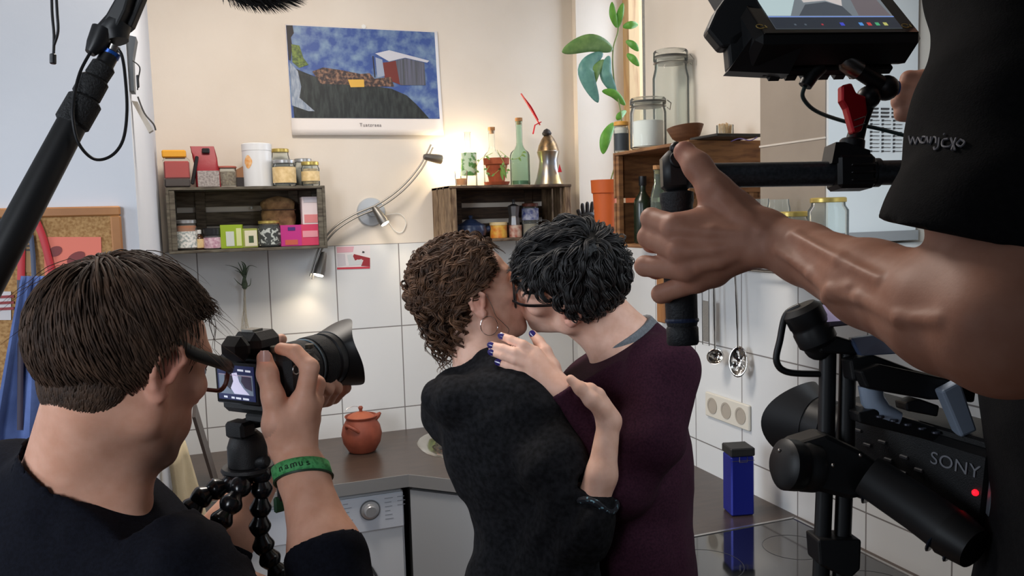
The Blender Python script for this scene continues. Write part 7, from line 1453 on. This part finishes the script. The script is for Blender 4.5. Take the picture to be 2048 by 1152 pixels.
# ------------------------------------------------------------------ gimbal cage and the cinema camera in it
D4 = 1.02
for x in (1656, 1696): MB().tube([at(x, 690, D4), at(x - 4, 900, D4), at(x - 14, 1150, D4), at(x - 16, 1210, D4)], 0.0102, 18).build('cage_tube', RB, rig, smooth=True)
def pbox(par, name, pts, d, depth, m, bev=0.003):
    o = MB().prism([at(x, y, d if not isinstance(d, (list, tuple)) else d[i]) for i, (x, y) in enumerate(pts)], CF * depth).build(name, m, par)
    if bev: md = o.modifiers.new('bev', 'BEVEL'); md.width = bev; md.segments = 2
    return o
pbox(rig, 'top_plate', [(1638, 676), (1662, 668), (1716, 684), (1718, 710), (1640, 706)], D4 - 0.02, 0.04, RB); pbox(rig, 'lower_bracket', [(1636, 1080), (1724, 1080), (1722, 1140), (1700, 1160), (1640, 1132)], D4 - 0.022, 0.044, RB)
def motor(c, ax, r, h, par=rig, nm='motor'): return MB().lathe([(1e-5, 0), (r * 0.75, 0), (r, h * 0.12), (r, h * 0.42), (r * 0.95, h * 0.46), (r * 0.95, h * 0.54), (r, h * 0.58), (r, h * 0.9), (r * 0.8, h), (1e-5, h)], c, frame(ax), 28).build(nm, RB, par, smooth=True)
motor(at(1560, 928, D4 - 0.03), CR * 0.75 + CF * 0.2 - CU * 0.1, 0.031, 0.050); pbox(rig, 'motor_arm', [(1590, 888), (1655, 868), (1722, 900), (1770, 935), (1765, 990), (1700, 1000), (1640, 985), (1590, 975)], D4 - 0.03, 0.05, RB, 0.006)
MB().tube(px_chain([(1735, 950, D4 - 0.03), (1840, 1020, 0.955), (1920, 1078, 0.92)]), [0.026, 0.027, 0.028], 26).build('roll_motor_arm', mat('motor_grey', (34, 35, 37), 0.5), rig, smooth=True); MB().tube(px_chain([(1900, 1064, 0.925), (1950, 1098, 0.90)]), [0.029, 0.024], 26).build('roll_motor_cap', RB, rig, smooth=True)
for a, b in (((1756, 945, 0.985), (1764, 952, 0.985)), ((1888, 1040, 0.925), (1896, 1046, 0.925)), ((1924, 1060, 0.91), (1932, 1066, 0.91))): MB().lathe([(0.0285, -0.002), (0.0305, 0), (0.0285, 0.002)], at(*b) + CF * 0.014 - CU * 0.012, frame(at(1920, 1078, 0.92) - at(1735, 950, D4 - 0.03)), 26).build('clamp_ring', mat('ring_blue', (40, 54, 72), 0.25, 0.6), rig, smooth=True)
for q in ((1553, 905), (1597, 958), (1660, 935), (1715, 915), (1875, 1056)): MB().sph(at(q[0] + 6, q[1] - 4, D4 - 0.052 if q[0] < 1800 else 0.915), 0.0024, 10).build('screw', STEEL, rig, smooth=True)
motor(at(1600, 612, D4 - 0.01), nrm(at(1640, 690, D4) - at(1600, 612, D4)), 0.024, 0.054); MB().sph(at(1636, 692, D4), 0.018, 18).build('motor_knuckle', RB, rig, smooth=True)
MB().tube(spline(px_chain([(1600, 612, D4 - 0.01), (1572, 630, D4), (1560, 680, D4), (1553, 722, D4), (1575, 744, D4), (1640, 748, D4)]), 7), 0.0042, 10).build('cable', BLK, rig, smooth=True)
pbox(rig, 'handle_bar', [(1700, 720), (1745, 708), (1830, 740), (1955, 770), (1950, 806), (1880, 800), (1790, 770), (1706, 762)], 0.985, 0.03, RB)
cam4 = thing('cinema_camera', 'black cinema camera with a red tally light, mounted in the gimbal cage', 'camera', at(1830, 1050, 1.0)); BLU = mat('handle_window_lit', (176, 192, 214), 0.35, 0.2); CK = mat('cinema_black', (15, 15, 17), 0.5, bump=0.2, bscale=700)  # handle posts: bluish window light put into the colour
fdir = nrm(at(1640, 868, 1.09) - at(1930, 965, 0.93)); sdir = nrm(np.cross(fdir, UPW)); udir = np.cross(sdir, fdir); MK = np.stack([sdir, fdir, udir], 1); sn_ = sdir if np.dot(sdir, CF) < 0 else -sdir
kc = at(1806, 945, 1.01); kq = lambda f_, u_, s_: kc + fdir * f_ + udir * u_ + sn_ * s_
MB().box(kq(0, 0, -0.045), (0.09, 0.205, 0.115), MK, bev=0.008).build('body', CK, cam4); MB().box(kq(0.0, 0.062, -0.045), (0.080, 0.19, 0.012), MK, bev=0.003).build('top_deck', CK, cam4)
for i, (f_, u_) in enumerate([(0.05, 0.02), (0.05, 0.0), (0.05, -0.02), (0.03, 0.03), (0.02, 0.01), (0.02, -0.01), (0.0, 0.02), (0.0, 0.0), (0.0, -0.02), (-0.02, 0.01), (-0.02, -0.012), (0.065, 0.035)]): MB().box(kq(f_, u_, 0.001), (0.004, 0.011, 0.0045), MK, bev=0.001).build('button', pm('button_grey', (58, 58, 62)), cam4)
tm = np.stack([-fdir, udir, np.cross(-fdir, udir)], 1); text_mesh('SONY', 0.0215, kq(-0.062, 0.030, 0.0012), tm, mat('logo_silver', (160, 160, 166), 0.35, 0.5), 'logo', cam4, space=1.05)
MB().sph(kq(-0.088, 0.006, 0.001), 0.0038, 12).build('tally_light', emit('tally_red', (255, 20, 36), 2.2), cam4, smooth=True)
MB().box(kq(-0.118, 0.012, -0.02), (0.06, 0.03, 0.06), MK, bev=0.006).build('battery', mat('battery_grey', (96, 104, 112), 0.45), cam4)
lq = kq(0.10, 0.008, -0.045); ML4 = frame(fdir)
MB().lathe([(0.034, 0), (0.038, 0.004), (0.038, 0.030), (0.040, 0.032), (0.041, 0.062), (0.039, 0.064)], lq, ML4, 36).build('lens', MATS['lens_black'], cam4, smooth=True)
P = []; F = []; nh = 56
for k_, (z0, r) in enumerate(((0.058, 0.042), (0, 0.058), (0, 0.0565), (0.058, 0.041))):
    for j in range(nh):
        a = 2 * math.pi * j / nh; P.append(lq + ML4 @ V3((r * math.cos(a), r * math.sin(a), 0.094 + 0.016 * math.cos(2 * a) if k_ in (1, 2) else z0)))
for k_ in range(4):
    for j in range(nh): F.append((k_ * nh + j, k_ * nh + (j + 1) % nh, ((k_ + 1) % 4) * nh + (j + 1) % nh, ((k_ + 1) % 4) * nh + j))
MB().add(P, F).build('petal_hood', mat('hood_grey', (44, 44, 46), 0.5), cam4, smooth=True)
MB().tube(px_chain([(1740, 770, 0.99), (1745, 800, 0.99), (1765, 826, 0.985), (1800, 838, 0.98)]), [0.014, 0.014, 0.013, 0.008], 16).build('front_handle_post', BLU, cam4, smooth=True)
pbox(cam4, 'rear_handle_post', [(1884, 782), (1922, 762), (1956, 862), (1924, 876)], 0.945, 0.02, BLU); pbox(cam4, 'handle_grip', [(1720, 742), (1760, 728), (1930, 764), (1890, 800), (1860, 800), (1735, 778)], 0.965, 0.024, CK)
pbox(cam4, 'mount_plate', [(1716, 826), (1748, 818), (1900, 862), (1920, 878), (1880, 886), (1720, 846)], 0.975, 0.03, CK, 0.002); pbox(cam4, 'recorder_unit', [(1812, 806), (1840, 798), (1880, 812), (1876, 834), (1814, 822)], 0.975, 0.03, CK, 0.002)
for i in range(5): MB().cyl(at(1760 + i * 28, 836 + i * 8, 0.972), at(1760 + i * 28, 830 + i * 8, 0.972), 0.005, n=12, bev=0.001).build('plate_screw', mat('screw_grey', (92, 94, 104), 0.3, 0.7), cam4)
fld = thing('flip_screen', 'small tilted camera display above the gimbal cage', 'monitor', at(1670, 650, 1.0)); pbox(fld, 'display_body', [(1612, 604), (1690, 600), (1722, 648), (1650, 656)], [1.03, 1.03, 0.99, 0.99], 0.016, RB, 0.002); MB().add([at(1632, 610, 1.022), at(1684, 608, 1.022), at(1706, 640, 0.9925), at(1652, 644, 0.9925)], [(0, 1, 2, 3)]).build('screen', emit('flip_glow', (150, 140, 170), 0.5), fld)
pbox(fld, 'sun_shade', [(1702, 676), (1770, 668), (1830, 706), (1722, 712)], [1.0, 1.0, 0.97, 0.97], 0.012, mat('shade_blue', (62, 78, 108), 0.4), 0.002)

# ------------------------------------------------------------------ boom pole with its microphone
bm = thing('boom_pole', 'black telescopic boom pole leaning across the left corner, with a shock mount on its tip', 'boom pole', at(0, 540, 0.93))
A0, A1 = at(-60, 630, 0.90), at(152, 232, 0.98); MB().cyl(A0, A1, 0.0185, 0.0165, n=28).build('pole', mat('pole_black', (16, 16, 17), 0.45), bm, smooth=True)
GRIPR = mat('lock_rubber', (20, 20, 21), 0.7, bump=1.0, bscale=350)
for a, b, r in (((142, 250, 0.975), (172, 198, 0.985), 0.0195), ((170, 196, 0.985), (192, 156, 0.99), 0.0165), ((190, 158, 0.99), (210, 128, 0.995), 0.0138)): MB().cyl(at(*a), at(*b), r, n=26, bev=0.003).build('twist_lock', GRIPR, bm, smooth=True)
MB().cyl(at(206, 134, 0.995), at(222, 104, 1.0), 0.0105, n=22).build('tip_section', MATS['pole_black'], bm, smooth=True); MB().cyl(at(217, 113, 1.0), at(223, 101, 1.0), 0.0115, n=22).build('blue_ring', mat('ring_blue_bright', (30, 84, 170), 0.35, 0.4), bm, smooth=True); MB().cyl(at(222, 103, 1.0), at(228, 90, 1.0), 0.008, n=20).build('thread', STEEL, bm, smooth=True)
sm = MB()
sm.tube(px_chain([(232, 84, 1.0), (226, 62, 1.0), (240, 40, 1.0)]), [0.015, 0.019, 0.015], 12); sm.build('swivel', RB, bm, smooth=True)
pbox(bm, 'bracket', [(190, 62), (206, 36), (232, -10), (262, -20), (250, 20), (226, 70), (206, 82)], 0.985, 0.022, RB, 0.003); pbox(bm, 'bracket_arm', [(252, 30), (278, -20), (288, -10), (262, 52), (248, 64)], 1.0, 0.014, RB, 0.003)
MB().tube(px_chain([(206, 60, 0.99), (192, 90, 0.985), (180, 106, 0.98)]), [0.013, 0.011, 0.006], 16).build('cable_plug', BLK, bm, smooth=True)
MB().tube(spline(px_chain([(180, 106, 0.98), (160, 145, 0.97), (148, 195, 0.96), (146, 240, 0.955), (158, 288, 0.96), (188, 318, 0.97), (222, 312, 0.98), (246, 280, 0.985), (254, 220, 0.99), (250, 150, 0.995), (244, 112, 1.0), (236, 98, 1.0)]), 6), 0.0019, 8).build('cable', BLK, bm, smooth=True)
t = thing('microphone', 'black furry microphone windshield at the top edge above the calendar', 'microphone', at(520, -40, 1.0)); mc = at(515, -40, 1.05); mx = nrm(CR + CF * 0.15 - CU * 0.05)
MB().tube([at(262, -30, 1.0), at(330, -70, 1.02), mc - mx * 0.05], 0.008, 12).build('mount_rod', RB, t, smooth=True); FUR = mat('fur_black', (22, 21, 22), 0.8, attr=True)
rf = np.random.default_rng(3); Mf = np.stack([np.cross(UPW, mx), mx, UPW], 1); Mf[:, 0] = nrm(Mf[:, 0]); Mf[:, 2] = np.cross(Mf[:, 0], Mf[:, 1]); fr3 = V3((0.030, 0.055, 0.030)); S = Sdf(); S.ell(mc, fr3, Mf); vv, qq = S.mesh(0.004)
rts = ell_roots(1800, mc, fr3, Mf, lambda p: p[:, 0] < 9, rf); fs_ = strands(rts, mc, fr3, Mf, lambda L, t: L / fr3 ** 2 * 0.03 + V3((0, 0.4, -0.5)), 0.022, 4, lambda t: 0.05 + 0.45 * t, 0.0007, rf, hug=1.1)
vv, qq, tt = merge([(vv, qq, np.full((len(vv), 3), 0.8)), fs_]); mesh_np('fur', vv, qq, FUR, t, tint=tt)
t = thing('cord', 'thin black cord with a plastic toggle hanging at the top left', 'cord', at(106, 125, 1.2))
MB().tube(spline(px_chain([(103, -60, 1.2), (104, 20, 1.2), (108, 70, 1.2), (107, 110, 1.2)]), 5), 0.0020, 8).build('strand', BLK, t, smooth=True); MB().tube(spline(px_chain([(110, -60, 1.2), (114, 20, 1.2), (116, 62, 1.2), (108, 90, 1.2)]), 5), 0.0020, 8).build('strand', BLK, t, smooth=True); MB().cyl(at(106, 108, 1.2), at(106, 128, 1.2), 0.0045, n=12, bev=0.001).build('toggle', BLK, t, smooth=True)
bpy.context.view_layer.update()
